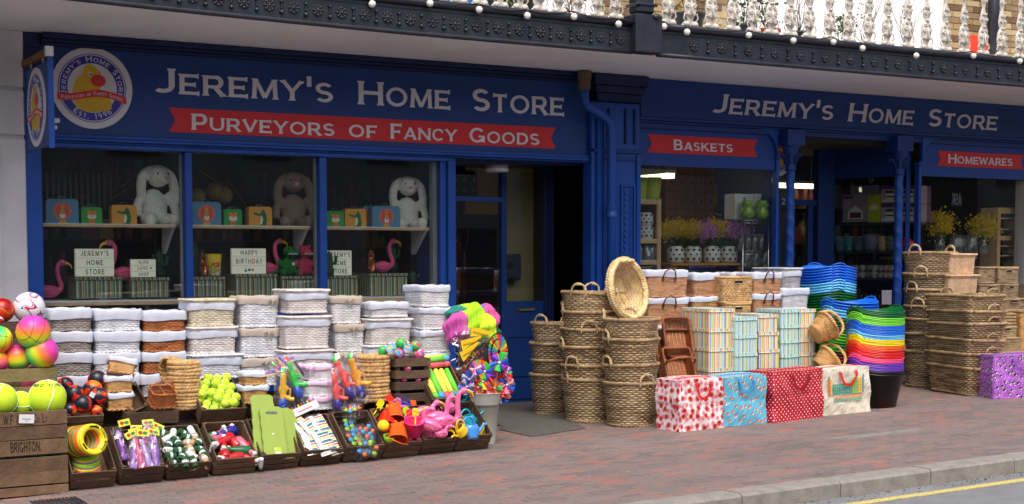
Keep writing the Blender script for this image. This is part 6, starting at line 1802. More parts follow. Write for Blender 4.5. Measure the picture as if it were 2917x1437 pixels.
def pistol(label,px_,py_,Y_,ang,c1_,c2_,c3_,s=1.0,rz=0):
 p=W(px_,py_,Y_); t=thing('water_pistol',label,'toy',group='bagged plastic water pistols'); t.matrix_world=TR(p.x,Y_,p.z)@RZ(R(rz-25))@RY(R(ang))@Mx.Scale(s*1.12,4)
 A_=mat('pist_'+c1_,{'green':(40,214,70),'yellow':(250,196,50),'orange':(250,90,60),'amber':(250,170,20),'coral':(250,84,76)}[c1_],rough=.25,var=.05,coat=.3)
 B_=mat('pist_'+c2_,{'blue':(40,80,200),'indigo':(58,44,150),'orange':(250,90,60)}[c2_],rough=.2,coat=.4)
 C_=mat('pist_'+c3_,{'green':(40,200,70),'red':(240,60,50)}[c3_],rough=.3)
 o=organic(t,'body',A_,[((0,0,.02),.034,(1,.7,1.4)),((0,0,.08),.026,(1,.8,1.6))],[([(0,0,.14),(0,0,-.05)],.024),([(.0,0,-.02),(.05,0,-.05),(.085,0,-.05)],.016),([(.02,0,.05),(.055,0,.02),(.05,0,-.03)],.008)],.006,3)
 m=MB(); m.lathe([(.012,0),(.03,.01),(.034,.05),(.026,.085),(.02,.09)],14,c=(0,0,-.135),cap0=True); m.build('tank',B_,t)
 m=MB(); m.lathe([(.016,.14),(.012,.175),(.006,.18),(.001,.18)],12); m.build('nozzle',C_,t)
 m=MB(); crumple(m,.13,.36,.04,random.Random(len(label)),6,9); o=m.build('cellophane_bag',M_CELLO,t); o.location=(0,0,-.17)
 return t
pistol('green water pistol with a blue tank in the middle heap',838,1085,11.62,-18,'green','blue','red',1.05)
pistol('yellow water pistol with a green nozzle, left in the middle heap',806,1118,11.56,2,'yellow','blue','green',1.0)
pistol('coral water pistol with indigo tank in a clear bag',982,1085,11.66,-24,'coral','indigo','green',1.15)
pistol('amber laced water pistol with indigo tank in a clear bag',1016,1080,11.62,-16,'amber','indigo','green',1.15)
pistol('coral water pistol lying lowest with a big indigo tank',958,1120,11.58,-6,'coral','indigo','red',1.0)
pistol('second yellow water pistol behind the green one',818,1070,11.8,-50,'orange','blue','green',.8)
rc_=random.Random(12)
for k,(px_,py_,an,lab)in enumerate([(806,1032,42,'lilac header card slanting above the water pistols'),(812,1056,8,'lilac header card lying level over the pistols'),(858,1052,55,'dark violet header card beside the pink-lined baskets'),(780,1065,-10,'lilac and yellow header card at the left of the pistols'),(832,1028,-6,'faded header card at the back of the pistols')]):
 p=W(px_,py_,11.62); t=thing('bag_topper',lab,'card',group='printed header cards of the bagged toys'); t.matrix_world=TR(p.x,11.62+.03*k,p.z)@RY(R(an))@RX(R(-20))
 part('card',[(-.075,.075,-.0015,.0015,-.02,.02)],mat('card_lilac' if k!=2 else 'card_violet',(170,140,210)if k!=2 else(90,60,100),rough=.35),t)
 part('strip',[(-.075,.075,-.0022,-.0016,-.02,-.012)],mat('card_gold',(236,200,60),rough=.35),t)
 m=MB(); add_text(m,'WATER',lambda a,b,c:(-.055+a,-.0018-c,-.008+b),.022,serif=False,thick=.0006,lift=.0001,gap=.06); m.build('print',mat('card_ink',(60,40,90)),t)
M_PROP=M_CRATE[1]
crate('dark crate under the water pistols and pink-lined baskets',TR(W(860,1180,11.55).x,11.6,W(860,1185,11.55).z-.16)@RX(R(10)),.70,.42,.16,2,2)
crate('dark crate under the bagged pistols and rope baskets',TR(W(1040,1160,11.6).x,11.62,W(1040,1172,11.6).z-.16)@RX(R(10)),.62,.42,.16,2,2)
part('stall_bench',[(2.75,6.3,11.72,12.0,gz(2.6),.26)],M_CRATE[1],None,label='low dark plank bench under the middle row of toys and small baskets',cat='bench')
x0,x1=W(1130,1080,11.7).x,W(1230,1080,11.7).x; zz0,zz1=z_at(1180,1146,11.7),z_at(1180,1021,11.7)
TU=TR((x0+x1)/2,11.72,zz0)
tall_crate('dark slatted crate standing upright with flower-print balls on top',TU,x1-x0,.34,zz1-zz0,[(.0,.2,M_CRATE[1]),(.27,.46,M_CRATE[1]),(.53,.72,M_CRATE[0]),(.8,1,M_CRATE[0])],M_CRATE[1])
part('inner_box',[(x0+.03,x1-.03,11.78,12.02,zz0+.02,zz1-.06)],M_BLACK,None,label='dark carton inside the upright slatted crate',cat='carton')
fbs=[(1136,1009,18,FLOW2,'pink flower-print ball at the front left of the upright crate'),(1193,1008,18,FLOW2,'pink flower-print ball at the front right of the upright crate'),(1143,980,17,FLOW1,'green flower-print ball at the back middle'),(1183,986,16,FLOW1,'green flower-print ball at the back right'),(1091,1000,15,FLOW1,'green flower-print ball low behind the rope baskets'),(1160,1048,12,FLOW2,'pink ball seen through the top gap of the upright crate'),(1190,1080,10,FLOW2,'pink ball seen through the middle gap of the upright crate'),(1150,1080,10,FLOW2,'small pink ball behind the second slat')]
for(px_,py_,r_,mt_,lab)in fbs:ball_at(lab,'flower_ball','ball',px_,py_,11.8 if py_<1020 else 11.76,r_,mt_,(random.uniform(0,3),0,0),group='flower-print balls',n=20)
for(px_,py_,an,lab)in[(1112,990,25,'blue tag hanging from the left flower ball'),(1162,990,-18,'pale blue tag hanging over the right flower balls'),(1128,1000,-40,'blue tag between the two front flower balls')]:
 p=W(px_,py_,11.72); t=thing('hang_tag',lab,'tag'); t.matrix_world=TR(p.x,11.72,p.z)@RY(R(-an))@RX(R(-30)); part('card',[(-.045,.045,-.001,.001,-.028,.028)],mat('tag_blue',(70,160,214),rough=.35),t); part('print',[(-.03,.02,-.002,-.0012,-.012,.012)],mat('tag_gold',(220,180,70)),t)
x0,x1=W(1232,1140,11.6).x,W(1322,1132,11.6).x
TN=TR((x0+x1)/2+.0,11.66,z_at(1275,1140,11.6)-.08)@RX(R(42))
crate('tilted crate of pastel foam tubes beside the upright crate',TN,x1-x0+.03,.46,.13,2,2)
fo={'green':(110,214,70),'yellow':(240,238,90),'pink':(244,100,120),'blue':(80,170,230)}
FM={n:mat('foam_'+n,c,rough=.6,var=.04,bump=.1,bs=120)for n,c in fo.items()}
for k,(c_,e_)in enumerate([('yellow','green'),('green','blue'),('yellow','pink'),('yellow','pink'),('green','pink')]):
 t=thing('foam_tube','%s of the five foam tubes lying side by side, counted from the left'%ORD[k],'foam tube',group='foam tubes lying side by side'); t.matrix_world=TN@TR(-.115+k*.056,.02,.115)@RY(0)
 m=MB(); m.tube([(0,.06,0),(0,.34,0)],.025,14); m.build('tube',FM[c_],t)
 m=MB(); m.tube([(0,.0,0),(0,.059,0)],.0255,14); m.build('end_band',FM[e_],t)
for(c_,e_,yy,zz,lab)in[('pink','pink',.39,.15,'pink foam tube lying across the others'),('green','blue',.43,.18,'green foam tube with blue end lying across the back'),('yellow','green',.47,.16,'yellow foam tube at the very back')]:
 t=thing('foam_tube',lab,'foam tube'); t.matrix_world=TN@TR(0,yy,zz)@RZ(R(4))
 m=MB(); m.tube([(-.13,0,0),(.09,0,0)],.025,14); m.build('tube',FM[c_],t)
 m=MB(); m.tube([(.091,0,0),(.14,0,0)],.0255,14); m.build('end_band',FM[e_],t)
def fabric_mat(name,c,al):
 m=mat(name,c,rough=.8,var=.1);
 nt=m.node_tree; b=nt.nodes['Principled BSDF']; b.inputs['Alpha'].default_value=al; return m
p0_=W(1355,925,12.0); rt=random.Random(17)
for(dx,dy,dz,sx,sz,c_,al,lab)in[(-.15,.0,-.02,.16,.21,('tulle_pink',(226,96,190)),.72,'pink tulle net puffed at the left of the bundle'),(-.02,-.03,.03,.12,.22,('tulle_lime',(186,250,40)),.88,'lime tulle net down the middle of the bundle'),(.06,-.07,-.03,.10,.17,('tulle_neon',(206,252,50)),.9,'neon yellow tulle net at the front of the bundle'),(.12,.02,.04,.12,.19,('tulle_rose',(230,96,170)),.85,'rose tulle net at the upper right of the bundle'),(.03,.04,.09,.14,.12,('tulle_blue',(90,110,210)),.85,'blue tulle net showing in the fold of the bundle'),(.16,.05,-.08,.10,.14,('tulle_green',(16,110,60)),.9,'dark green tulle net hanging at the lower right'),(-.05,.05,.12,.16,.09,('tulle_lime',(186,250,40)),.88,'lime tulle net over the top of the bundle'),(-.14,.05,.1,.12,.1,('tulle_teal',(30,140,130)),.85,'teal tulle net behind the top left of the bundle')]:
 t=thing('tulle_net',lab,'net fabric',(p0_.x+dx,12.0+dy,p0_.z+dz),group='tulle nets bundled beside the door'); ph=[rt.uniform(0,6)for _ in range(5)]
 m=MB()
 def f(u,v):
  a=2*PI*u; th=PI*v; r_=1+.07*math.sin(a*5+ph[0]+v*3)+.09*(.3+v)*math.sin(a*11+ph[1]+v*2)+.07*(.3+v)*math.sin(a*19+ph[4]-v*3)+.12*math.sin(th*6+ph[2]+a*2)
  return(sx*r_*math.sin(th)*math.cos(a),.09*r_*math.sin(th)*math.sin(a),sz*(math.cos(th)+.08*math.sin(a*3+ph[3]))*.75)
 m.grid(f,90,24); m.build('gathered_net',fabric_mat(c_[0],c_[1],al),t)
x0,x1,z0,z1=FR(1302,1372,1062,1150,11.95)
rect_basket('wicker_basket','dark brown basket under the cellophane wind-wheel packs','basket',((x0+x1)/2,12.05,z0),x1-x0+.03,.2,z1-z0,W_DARK,row=.011,stake=.014)
M_FOIL=mat('silver_foil',(214,216,224),rough=.16,metal=.9,var=.1)
t=thing('foil_fringe','crumpled silver foil fringe down the left of the wind-wheel packs','foil'); p=W(1303,1000,11.9); t.location=(p.x,11.9,p.z); rt=random.Random(2)
for k in range(34):
 m=MB(); c_=Vector((rt.uniform(-.05,.05),rt.uniform(-.03,.03),rt.uniform(-.26,.18))); s_=.03
 m.add([c_+Vector((rt.uniform(-s_,s_),rt.uniform(-s_,s_),rt.uniform(-s_,s_)))for _ in range(4)],[(0,1,2),(1,3,2),(0,2,3)]); m.build('foil_strip',M_FOIL,t)
PACKC=[mat('pk_%d'%i,c,rough=.25,var=.1)for i,c in enumerate([(226,50,60),(240,130,50),(60,170,90),(240,210,60),(200,60,130),(230,230,236)])]
t=thing('spinner_pack','cellophane packs of folded colourful wind wheels, heaped in the dark basket','pack'); p=W(1345,1010,11.9); t.location=(p.x,11.9,p.z)
for k in range(70):
 m=MB(); c_=Vector((rt.uniform(-.13,.13),rt.uniform(-.03,.05),rt.uniform(-.16,.13))); s_=.034
 m.add([c_+Vector((rt.uniform(-s_,s_),rt.uniform(-s_,s_)*.5,rt.uniform(-s_,s_)))for _ in range(4)],[(0,1,2),(1,3,2)]); m.build('folded_sail',PACKC[rt.choice((0,0,1,1,2,3,4,5))],t)
m=MB(); crumple(m,.36,.42,.06,rt,8,10); o=m.build('cellophane_bag',M_CELLO,t); o.location=(0,-.05,-.19)
for k,(px_,py_,an,lab)in enumerate([(1370,949,-14,'topmost yellow card of the wind-wheel packs'),(1340,975,12,'middle yellow card of the wind-wheel packs'),(1335,1000,27,'lowest yellow card of the wind-wheel packs')]):
 p=W(px_,py_,11.8); t=thing('bag_topper',lab,'card'); t.matrix_world=TR(p.x,11.8-.01*k,p.z)@RY(R(-an))if k else TR(p.x,11.8,p.z)@RY(R(14))
 m=MB(); m.prism([(-.10,-.055),(.115,.018),(.115,.035),(-.10,.035)],-.0015,.0015,0,lambda a,b,c:(a,c,b)); m.build('card',mat('card_windwheel',(246,206,40),rough=.35),t)
 m=MB(); add_text(m,'WINDMILL',lambda a,b,c:(-.085+a,-.0018-c,-.02+b),.02,serif=False,thick=.0006,lift=.0001,gap=.1); m.build('print',mat('card_ink2',(110,84,20)),t)
p=W(1415,1002,11.75); t=thing('wind_spinner','large rainbow spiral wind wheel standing above the bucket of pinwheels','wind wheel',(p.x,11.75,p.z),(0,0,R(8)))
wcol=[mat('ww_%d'%i,c,rough=.4,var=.04)for i,c in enumerate([(240,90,40),(240,200,40),(90,190,80),(60,150,210),(140,80,180),(230,60,80),(250,140,50),(120,210,110)])]
for k in range(24):
 a0,a1=2*PI*k/24,2*PI*(k+.8)/24
 m=MB()
 for(r0,r1,dy)in((.02,.095,-.02),(.10,.145,0)):
  m.prism([(r0*math.cos(a0),r0*math.sin(a0)),(r1*math.cos(a0),r1*math.sin(a0)),(r1*math.cos(a1),r1*math.sin(a1)),(r0*math.cos(a1),r0*math.sin(a1))],dy,dy+.002,0,lambda a,b,c:(a*.8+.01,c,b*1.15))
 m.build('sail',wcol[k%8],t)
for r_ in(.048,.098,.148):
 m=MB(); m.tube([(r_*.8*math.cos(2*PI*q/32)+.01,-.005,r_*1.15*math.sin(2*PI*q/32))for q in range(32)],.004,5,closed=True); m.build('hoop',M_BLACK,t)
m=MB(); m.tube([(.01,.02,0),(.01,.05,-.32)],.005,6); m.build('stick',M_BLACK,t)
p=W(1365,1050,11.72); t=thing('wind_spinner','orange and green fan of a second wind wheel, half sunk behind the pinwheels','wind wheel',(p.x,11.72,p.z-.03))
for k in range(9):
 a0,a1=PI*(k+.3)/10,PI*(k+1.1)/10; m=MB(); m.prism([(.01*math.cos(a0),.01*math.sin(a0)),(.115*math.cos(a0),.115*math.sin(a0)),(.115*math.cos(a1),.115*math.sin(a1)),(.01*math.cos(a1),.01*math.sin(a1))],0,.002,0,lambda a,b,c:(a,c,b)); m.build('sail',wcol[(0,6,1,0,6,7,1,5,0)[k]],t)
m=MB(); m.tube([(.118*math.cos(PI*q/16),0,.118*math.sin(PI*q/16))for q in range(17)],.004,5); m.build('hoop',M_BLACK,t)
pb=G(1392,1270); bx_,by_=pb.x+.02,pb.y+.12
t=thing('enamel_bucket','tall pale grey enamel bucket holding the pinwheels','bucket',(bx_,by_,gz(bx_)))
M_ENAM=mat('grey_enamel',(186,192,184),rough=.35,var=.05,vs=3,coat=.2)
hb=W(1390,1122,by_-.1).z-gz(bx_)
m=MB(); m.lathe([(.001,.0),(.098,0),(.10,.012),(.132,hb*.78),(.137,hb*.785),(.134,hb*.8),(.139,hb*.82),(.148,hb-.01),(.153,hb),(.147,hb),(.128,hb*.7),(.001,hb*.68)],36); m.build('pail',M_ENAM,t)
m=MB(); m.tube([(.152*math.cos(2*PI*q/30),.152*math.sin(2*PI*q/30),hb)for q in range(30)],.005,6,closed=True); m.build('rolled_rim',M_ENAM,t)
M_STK=mat('wood_stick',(206,170,120),rough=.6)
PC={'blue':(30,90,210),'red':(226,36,44),'green':(40,210,80),'yellow':(250,200,30),'orange':(250,120,30),'violet':(120,60,200),'white':(232,232,240),'pink':(240,120,170)}
PCM={n:mat('pin_'+n,c,rough=.22,var=.04,coat=.3)for n,c in PC.items()}
ST_US=stripe_mat('pin_stripes',[((236,236,240),1),((40,80,170),1)],cyc=.02); ST_UR=stripe_mat('pin_red_stripes',[((236,236,240),1),((214,60,110),1)],cyc=.02)
def pinwheel(label,px_,py_,Y_,cols,s,an):
 p=W(px_,py_,Y_); t=thing('pinwheel',label,'pinwheel',group='pinwheels in the enamel bucket'); t.matrix_world=TR(p.x,Y_,p.z)@RZ(R(rt.uniform(-50,40)))@RX(R(rt.uniform(-25,25)))@RY(R(an))@Mx.Scale(s*1.25,4)
 for k in range(6):
  m=MB(); c_=cols[k%len(cols)]; a=2*PI*k/6
  def f(u,v):
   r_=.012+.05*v; th=a+u*.85+v*.25
   return(r_*math.cos(th),-.02*math.sin(PI*u)*(.4+v)-.004,r_*math.sin(th))
  m.grid(f,5,4)
  for q in range(len(m.uv)):m.uv[q]=[(x_*.1,y_*.1)for x_,y_ in m.uv[q]]
  m.build('sail',c_,t)
 m=MB(); m.ball((0,-.012,0),.009,8); m.build('hub',PCM['white'],t)
 m=MB(); base=Vector((bx_,by_,gz(bx_)+.1)); inv=t.matrix_world.inverted(); q=inv@base
 m.tube([(0,.004,0),q],.004,5); m.build('stick',M_STK,t)
cols6=[[PCM['blue'],PCM['green'],PCM['violet']],[PCM['red'],PCM['pink']],[PCM['green'],PCM['yellow'],PCM['orange']],[ST_US,PCM['blue']],[ST_UR,PCM['pink'],PCM['blue']],[PCM['red'],PCM['orange']],[PCM['violet'],PCM['red']]]
pw=[(1424,1035,0,1.1,'blue and green pinwheel at the very top'),(1382,1060,0,.95,'blue pinwheel with a green sail, upper left'),(1440,1062,6,.9,'violet and white pinwheel, upper right'),(1352,1052,4,.8,'striped pinwheel behind, upper left'),(1412,1082,1,1.05,'red pinwheel in the middle'),(1372,1088,2,.95,'orange, green and yellow pinwheel in the middle left'),(1336,1082,3,.95,'blue striped pinwheel at the far left'),(1330,1100,3,.95,'blue and white striped pinwheel drooping lowest at the left'),(1362,1103,5,.95,'red and orange pinwheel, lower left'),(1408,1104,2,.9,'orange and green pinwheel just above the rim'),(1442,1076,2,.95,'green and yellow pinwheel at the right'),(1445,1096,4,1.0,'pink striped pinwheel at the far right'),(1438,1114,5,.9,'orange pinwheel hanging over the right rim'),(1385,1110,1,.85,'red pinwheel low at the centre'),(1433,1130,3,.85,'green striped sail of a pinwheel drooping outside the bucket'),(1395,1070,6,.85,'violet pinwheel behind the centre')]
for(px_,py_,ci,s_,lab)in pw:pinwheel(lab,px_,py_,by_-rt.uniform(.0,.12),cols6[ci],s_,rt.uniform(0,60))
# ================================================================ rattan stacks right of the first door
def rattan_round(name,label,x,y,z,r0,r1,h,rot=0.0,mt=None,group=None,handles=(0,PI),hh=.10,sx=1.0,sy=1.0,tilt=(0,0),row=.021,n=None,hlen=.2):
 mt=mt or W_RAT
 t=thing(name,label,'basket',(x,y,z),(tilt[0],tilt[1],rot),group)
 key=('r',round(r0,3),round(r1,3),round(h,3),mt.name,sx,sy)
 n=n or max(int(2*PI*r1/.038/2)*2,16)
 path=oval(r1*sx,r1*sy,n*1)
 rs=random.Random(int(sum(ord(c)*(i+1)for i,c in enumerate(label))))
 if key not in _WC:
  m=MB(); weave(m,path,0,h,row,.010,gap=.115,taper=r0/r1,jit=.002,rnd=rs,bulge=.3); _WC[key]=m.mesh('body',mt)
 obj('body',_WC[key],t)
 m=MB(); rope_ring(m,oval(r1*sx,r1*sy,40),h,.011,3,lump=.001,rnd=rs); m.build('rim',W_RIM,t)
 m=MB(); rope_ring(m,oval(r1*sx,r1*sy,40),.01,.009,2,k=r0/r1,off=.004); m.build('base_braid',W_RIM,t)
 for a in handles:
  m=MB(); w_=hlen/2/r1
  w_*=.75; p0=(math.cos(a-w_)*r1*sx,math.sin(a-w_)*r1*sy,h-.01); p1=(math.cos(a+w_)*r1*sx,math.sin(a+w_)*r1*sy,h-.01)
  arch_handle(m,p0,p1,hh,.0095,out=(math.cos(a)*.012,math.sin(a)*.012,0),strands=2)
  for p in(p0,p1):
   m.tube([(p[0]*1.02,p[1]*1.02,h+.012),(p[0]*1.04,p[1]*1.04,h-.012),(p[0]*1.01,p[1]*1.01,h-.04)],.009,6,uvlen=.5)
  m.build('handle',W_HND,t)
 return t
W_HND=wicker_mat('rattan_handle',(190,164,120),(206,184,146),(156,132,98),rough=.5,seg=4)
def col_stack(cx,cy,rims,r1,r0,hbase,grp,labs,hangs,mt,jx=0.01,sx=1.0,sy=1.0):
 z0=gz(cx)
 for k,zr in enumerate(rims):
  h=hbase if k==0 else .30
  zz=z0 if k==0 else zr-h
  rattan_round('rattan_basket',labs[k],cx+random.uniform(-jx,jx),cy+random.uniform(-jx,jx),zz,r0 if k==0 else r0*.93,r1*random.uniform(.985,1.015),zr-zz,hangs[k][0]if hangs[k]else 0,mt,grp,handles=hangs[k],tilt=(random.uniform(-.025,.025),random.uniform(-.025,.025))if k else(0,0),sx=sx,sy=sy)
random.seed(31)
D_=R
A_x=W(1600,1000,12.95).x-.07
col_stack(A_x,13.05,[.41,.557,.73,.93],.205,.16,.41,'tall round rattan baskets nearest the blue door',['bottom round rattan basket of the stack nearest the door','second round rattan basket from the bottom, nearest the door','third round rattan basket from the bottom, nearest the door','top round rattan basket nearest the door with one raised handle'],[(),(),(D_(190),),(D_(185),D_(20))],W_RATD)
B_x=W(1676,1000,12.3).x
col_stack(B_x,12.3,[.417,.55,.737,.91,1.08,1.26],.262,.215,.417,'middle stack of round rattan baskets',['bottom round rattan basket of the middle stack','second rattan basket from the bottom of the middle stack','third rattan basket from the bottom of the middle stack','fourth rattan basket from the bottom of the middle stack','fifth rattan basket from the bottom of the middle stack','top rattan basket of the middle stack with both handles standing up'],[(D_(-95),D_(85)),(D_(-80),D_(100)),(D_(-100),D_(80)),(D_(-150),D_(30)),(D_(-105),D_(75)),(D_(-155),D_(10))],W_RAT)
C_x=W(1800,1100,11.75).x
col_stack(C_x,11.76,[.415,.585,.83,1.02],.262,.215,.415,'right-hand stack of round rattan baskets',['bottom round rattan basket of the front stack beside the flowered bag','second rattan basket from the bottom of the front stack','third rattan basket from the bottom of the front stack','rattan basket under the tilted straw oval basket'],[(D_(-45),D_(150)),(D_(-175),D_(-8)),(D_(-178),D_(-15)),(D_(-150),D_(-60))],W_RAT)
p=W(1808,818,11.95)
t=thing('straw_basket','large pale oval willow basket tipped forward on top of the front rattan stack','basket'); t.matrix_world=TR(p.x-.04,12.0,p.z-.02)@RZ(R(14))@RX(R(78))@RY(R(0))
path=oval(.235,.27,44); m=MB(); weave(m,path,-.17,.0,.014,.005,taper=.62,jit=.001,floor=False); m.build('body',W_STRAW,t)
m=MB()
for q in range(9):rope_ring(m,oval(.235*.62*(1-q*.11),.27*.62*(1-q*.11),30),-.17,.0085,1,turns=10)
for k in range(16):
 a=2*PI*k/16; m.tube([(0,0,-.162),(.145*math.cos(a),.165*math.sin(a),-.162)],.004,4,uvlen=.5)
m.build('woven_base',W_STRAW,t)
for q,(kk,zz)in enumerate([(1.0,0),(1.06,.012),(1.12,.0),(1.10,-.03)]):
 m=MB(); rope_ring(m,path,zz,.013,3,k=kk); m.build('rim_band',W_STRAW,t)
m=MB(); arch_handle(m,(-.1,.27,.0),(.1,.27,0),.06,.013,strands=3); m.build('handle',W_STRAW,t)
m=MB(); m.box(-.012,.012,.0,.001,-.02,.02); o=m.build('price_tag',M_WHITE,t); o.location=(0,.02,-.15); o.rotation_euler=(-PI/2,0,0)
# ---- lined hampers behind
G2='lined wicker baskets stacked before the baskets window'
def one(xl,xr,yt,yb,Y,d,label,mt,lm,**kw):
 return stackcol(Y,[(xl,xr,yt,yb,label,{})],d,mt,lm,**kw)[0]
one(1845,1963,770,848,12.2,.32,'upper tan log basket with white liner and dark leather handle',W_TAN,M_LINER,drop=.06,handle='leather',row=.014,stake=.02,amp=.004)
one(1845,1964,850,928,12.2,.32,'lower tan log basket with white liner and dark leather handle',W_TAN,M_LINER,drop=.05,handle='leather',row=.014,stake=.02,amp=.004)
one(1845,1964,928,1010,12.2,.32,'lowest tan log basket, mostly hidden by the rattan stack',W_TAN,M_LINER,drop=.05,row=.014,stake=.02)
one(1978,2051,778,846,12.25,.34,'deep tan basket with white liner beside the seagrass cube',W_TAN,M_LINER,drop=.065,row=.012,taper=.92)
one(1974,2062,846,905,12.2,.34,'honey basket with white liner under the deep tan one',W_HONEY,M_LINER,drop=.04,row=.011)
one(2060,2146,790,864,12.1,.34,'seagrass cube basket with a grip slot, upper one',W_SEA,None,hole=True,row=.02,stake=.022,amp=.007,taper=.98)
one(2064,2142,865,940,12.1,.34,'seagrass cube basket with a black grip hole, lower one',W_SEA,None,hole=True,row=.02,stake=.022,amp=.007,taper=.98)
one(2085,2150,777,850,12.5,.3,'pale basket with white liner peeping out behind the seagrass cube',W_TAN,M_LINER,drop=.06)
one(2147,2230,777,837,12.2,.3,'upper chestnut basket with white liner and leather loop handle',W_TAN,M_LINER,drop=.055,handle='leather',row=.013)
one(2147,2228,838,896,12.2,.3,'middle chestnut basket with white liner and leather loop handle',W_TAN,M_LINER,drop=.05,handle='leather',row=.013)
one(2147,2228,898,960,12.2,.3,'lowest chestnut basket behind the striped boxes',W_TAN,M_LINER,drop=.05,row=.013)
one(2232,2286,764,826,12.3,.5,'grey lidded hamper with white liner at the back right',W_GREYL,M_LINER,lid=True,drop=.06,row=.012)
one(2230,2308,822,882,12.2,.32,'bright white wicker basket with white liner under the grey hamper',W_WHITE,M_LINER,drop=.06,row=.011,taper=.9)
one(2232,2306,884,945,12.2,.32,'white wicker basket hidden behind the striped boxes',W_WHITE,M_LINER,drop=.05,taper=.9)
part('stall_bench',[(8.55,11.1,12.12,12.7,gz(8.5),.5)],M_CRATE[1],None,label='low dark plank bench behind the striped boxes',cat='bench')
# ---- striped boxes
C7={'w':(232,226,220),'r':(206,108,104),'b':(132,176,214),'o':(240,188,110),'g':(190,210,110),'p':(160,120,150),'c':(150,220,224),'y':(240,220,130),'n':(100,110,170)}
ST_A=stripe_mat('box_stripes_warm',[(C7[k],w_)for k,w_ in zip('wbwgyrwowpwycwbrwygpwro',[1,2,1,2,1,1,2,2,1,1,1,2,2,1,2,1,1,2,2,1,1,1,2])],cyc=.30)
ST_B=stripe_mat('box_stripes_aqua',[(C7[k],w_)for k,w_ in zip('cwbcgwncwgcwbnwcgw',[2,1,1,2,1,2,1,2,1,2,2,1,1,.6,1,2,1,1])],cyc=.24)
ST_LID=mat('box_lid_paper',(176,198,208),rough=.6,var=.04)
DK={'m':(112,72,66),'t':(110,178,186),'y':(206,190,110),'g':(110,150,70),'b':(92,120,150),'d':(60,60,66),'k':(160,130,100)}
ST_D=stripe_mat('box_stripes_dark',[(DK[k],w_)for k,w_ in zip('mtygbmdykgtmbygd',[2,1.4,1,1.4,1.4,2,.8,1,1.2,1.6,1,1.2,1.4,1,1.2,.8])],cyc=.13)
LID_D=mat('box_lid_dark',(92,116,138),rough=.6,var=.05)
def sbox(label,xl,xr,yt,yb,Y,d,mt,lidtop,group,band=.032,rz=0.0):
 x0,x1,z0,z1=FR(xl,xr,yt,yb,Y)
 w_=x1-x0; cx=(x0+x1)/2
 t=thing('striped_box',label,'storage box',(cx,Y+d/2,z0+.001),(0,0,rz),group)
 m=MB(); m.ubox(-w_/2+.006,w_/2-.006,-d/2+.006,d/2-.006,0,z1-z0-.012); m.build('body',mt,t)
 m=MB(); m.ubox(-w_/2,w_/2,-d/2,d/2,z1-z0-band,z1-z0-.002)
 for q in range(len(m.uv)):
  m.uv[q]=[(a+.05,b)for a,b in m.uv[q]]
 o=m.build('lid',[mt],t)
 m=MB(); m.tube([(-w_/2,-d/2-.001,z1-z0-band),(w_/2,-d/2-.001,z1-z0-band)],.003,5); m.build('lid_lip',mt,o)
 m=MB(); m.box(-w_/2+.002,w_/2-.002,-d/2+.002,d/2-.002,z1-z0-.0015,z1-z0); m.build('lid_top',lidtop,o)
 return t
GS_='pastel striped boxes stacked behind the shopping bags'
for k,(yt,yb)in enumerate([(880,937),(937,992),(992,1050),(1050,1108)]):sbox('%s warm-striped box from the top of the wide left stack'%ORD[k],2020-k*.5,2094-k,yt,yb,11.62,.46,ST_A,ST_LID,GS_)
for k,(yt,yb)in enumerate([(904,955),(955,1006),(1006,1057)]):sbox('%s aqua-striped box from the top of the short stack'%ORD[k],2094,2158,yt,yb,11.58,.34,ST_B,ST_LID,GS_)
for k,(yt,yb)in enumerate([(896,946),(946,996),(996,1050)]):sbox('%s warm-striped box from the top, right of the short aqua stack'%ORD[k],2160+k*1,2216+k*3,yt,yb,11.62,.42,ST_A,ST_LID,GS_)
for k,(yt,yb)in enumerate([(882,926),(926,969),(969,1010),(1010,1052)]):sbox('%s aqua-striped box from the top of the tall pair'%ORD[k],2224,2276,yt,yb,11.66,.40,ST_B,ST_LID,GS_)
for k,(yt,yb)in enumerate([(881,924),(924,965),(965,1005),(1005,1050)]):sbox('%s warm-striped box from the top, rightmost narrow stack'%ORD[k],2277,2324,yt,yb,11.66,.34,ST_A,ST_LID,GS_)
part('stall_bench',[(W(2020,1100,11.66).x,W(2322,1100,11.66).x,11.70,12.02,gz(9.2),W(2200,1052,11.7).z-.002)],M_CRATE[1],None,label='low dark plank bench under the striped boxes',cat='bench')
# ---- dark brown rectangular baskets leaning
def tray(label,T,w_,l_,h,mt,handle=False,row=.012):
 t=thing('willow_basket',label,'basket'); t.matrix_world=T
 path=rrect(w_,l_,.03,.016); m=MB(); weave(m,path,0,h,row,.003,taper=.86,jit=.0008,floor=False); m.build('body',mt,t)
 m=MB(); nx_,ny_=int(w_/.024),int(l_/.012)
 m.grid(lambda u,v:((u-.5)*w_*.86,(v-.5)*l_*.86,.002+(.003 if int(round(u*nx_*2))%2 else-.001)),nx_*2,ny_)
 for q in range(len(m.uv)):m.uv[q]=[(a*nx_,b*ny_)for a,b in m.uv[q]]
 m.build('woven_base',mt,t)
 m=MB()
 for k in range(6):m.tube([((k/5-.5)*w_*.7,-l_*.43,.008),((k/5-.5)*w_*.7,l_*.43,.008)],.003,5,uvlen=.5)
 m.build('base_rib',W_HONEY,t)
 m=MB(); rope_ring(m,path,h,.008,3); m.build('rim',mt,t)
 if handle:
  m=MB(); arch_handle(m,(-w_/2,-.0,h-.01),(w_/2,-.0,h-.01),.16,.009,strands=3,n=22); m.build('handle',mt,t)
 return t
p=W(1935,1010,11.85)
tray('deep dark brown willow basket leaning back between the rattan stack and striped boxes',TR(p.x-.0,12.02,p.z-.08)@RZ(R(-14))@RX(R(70)),.36,.56,.17,W_DARK)
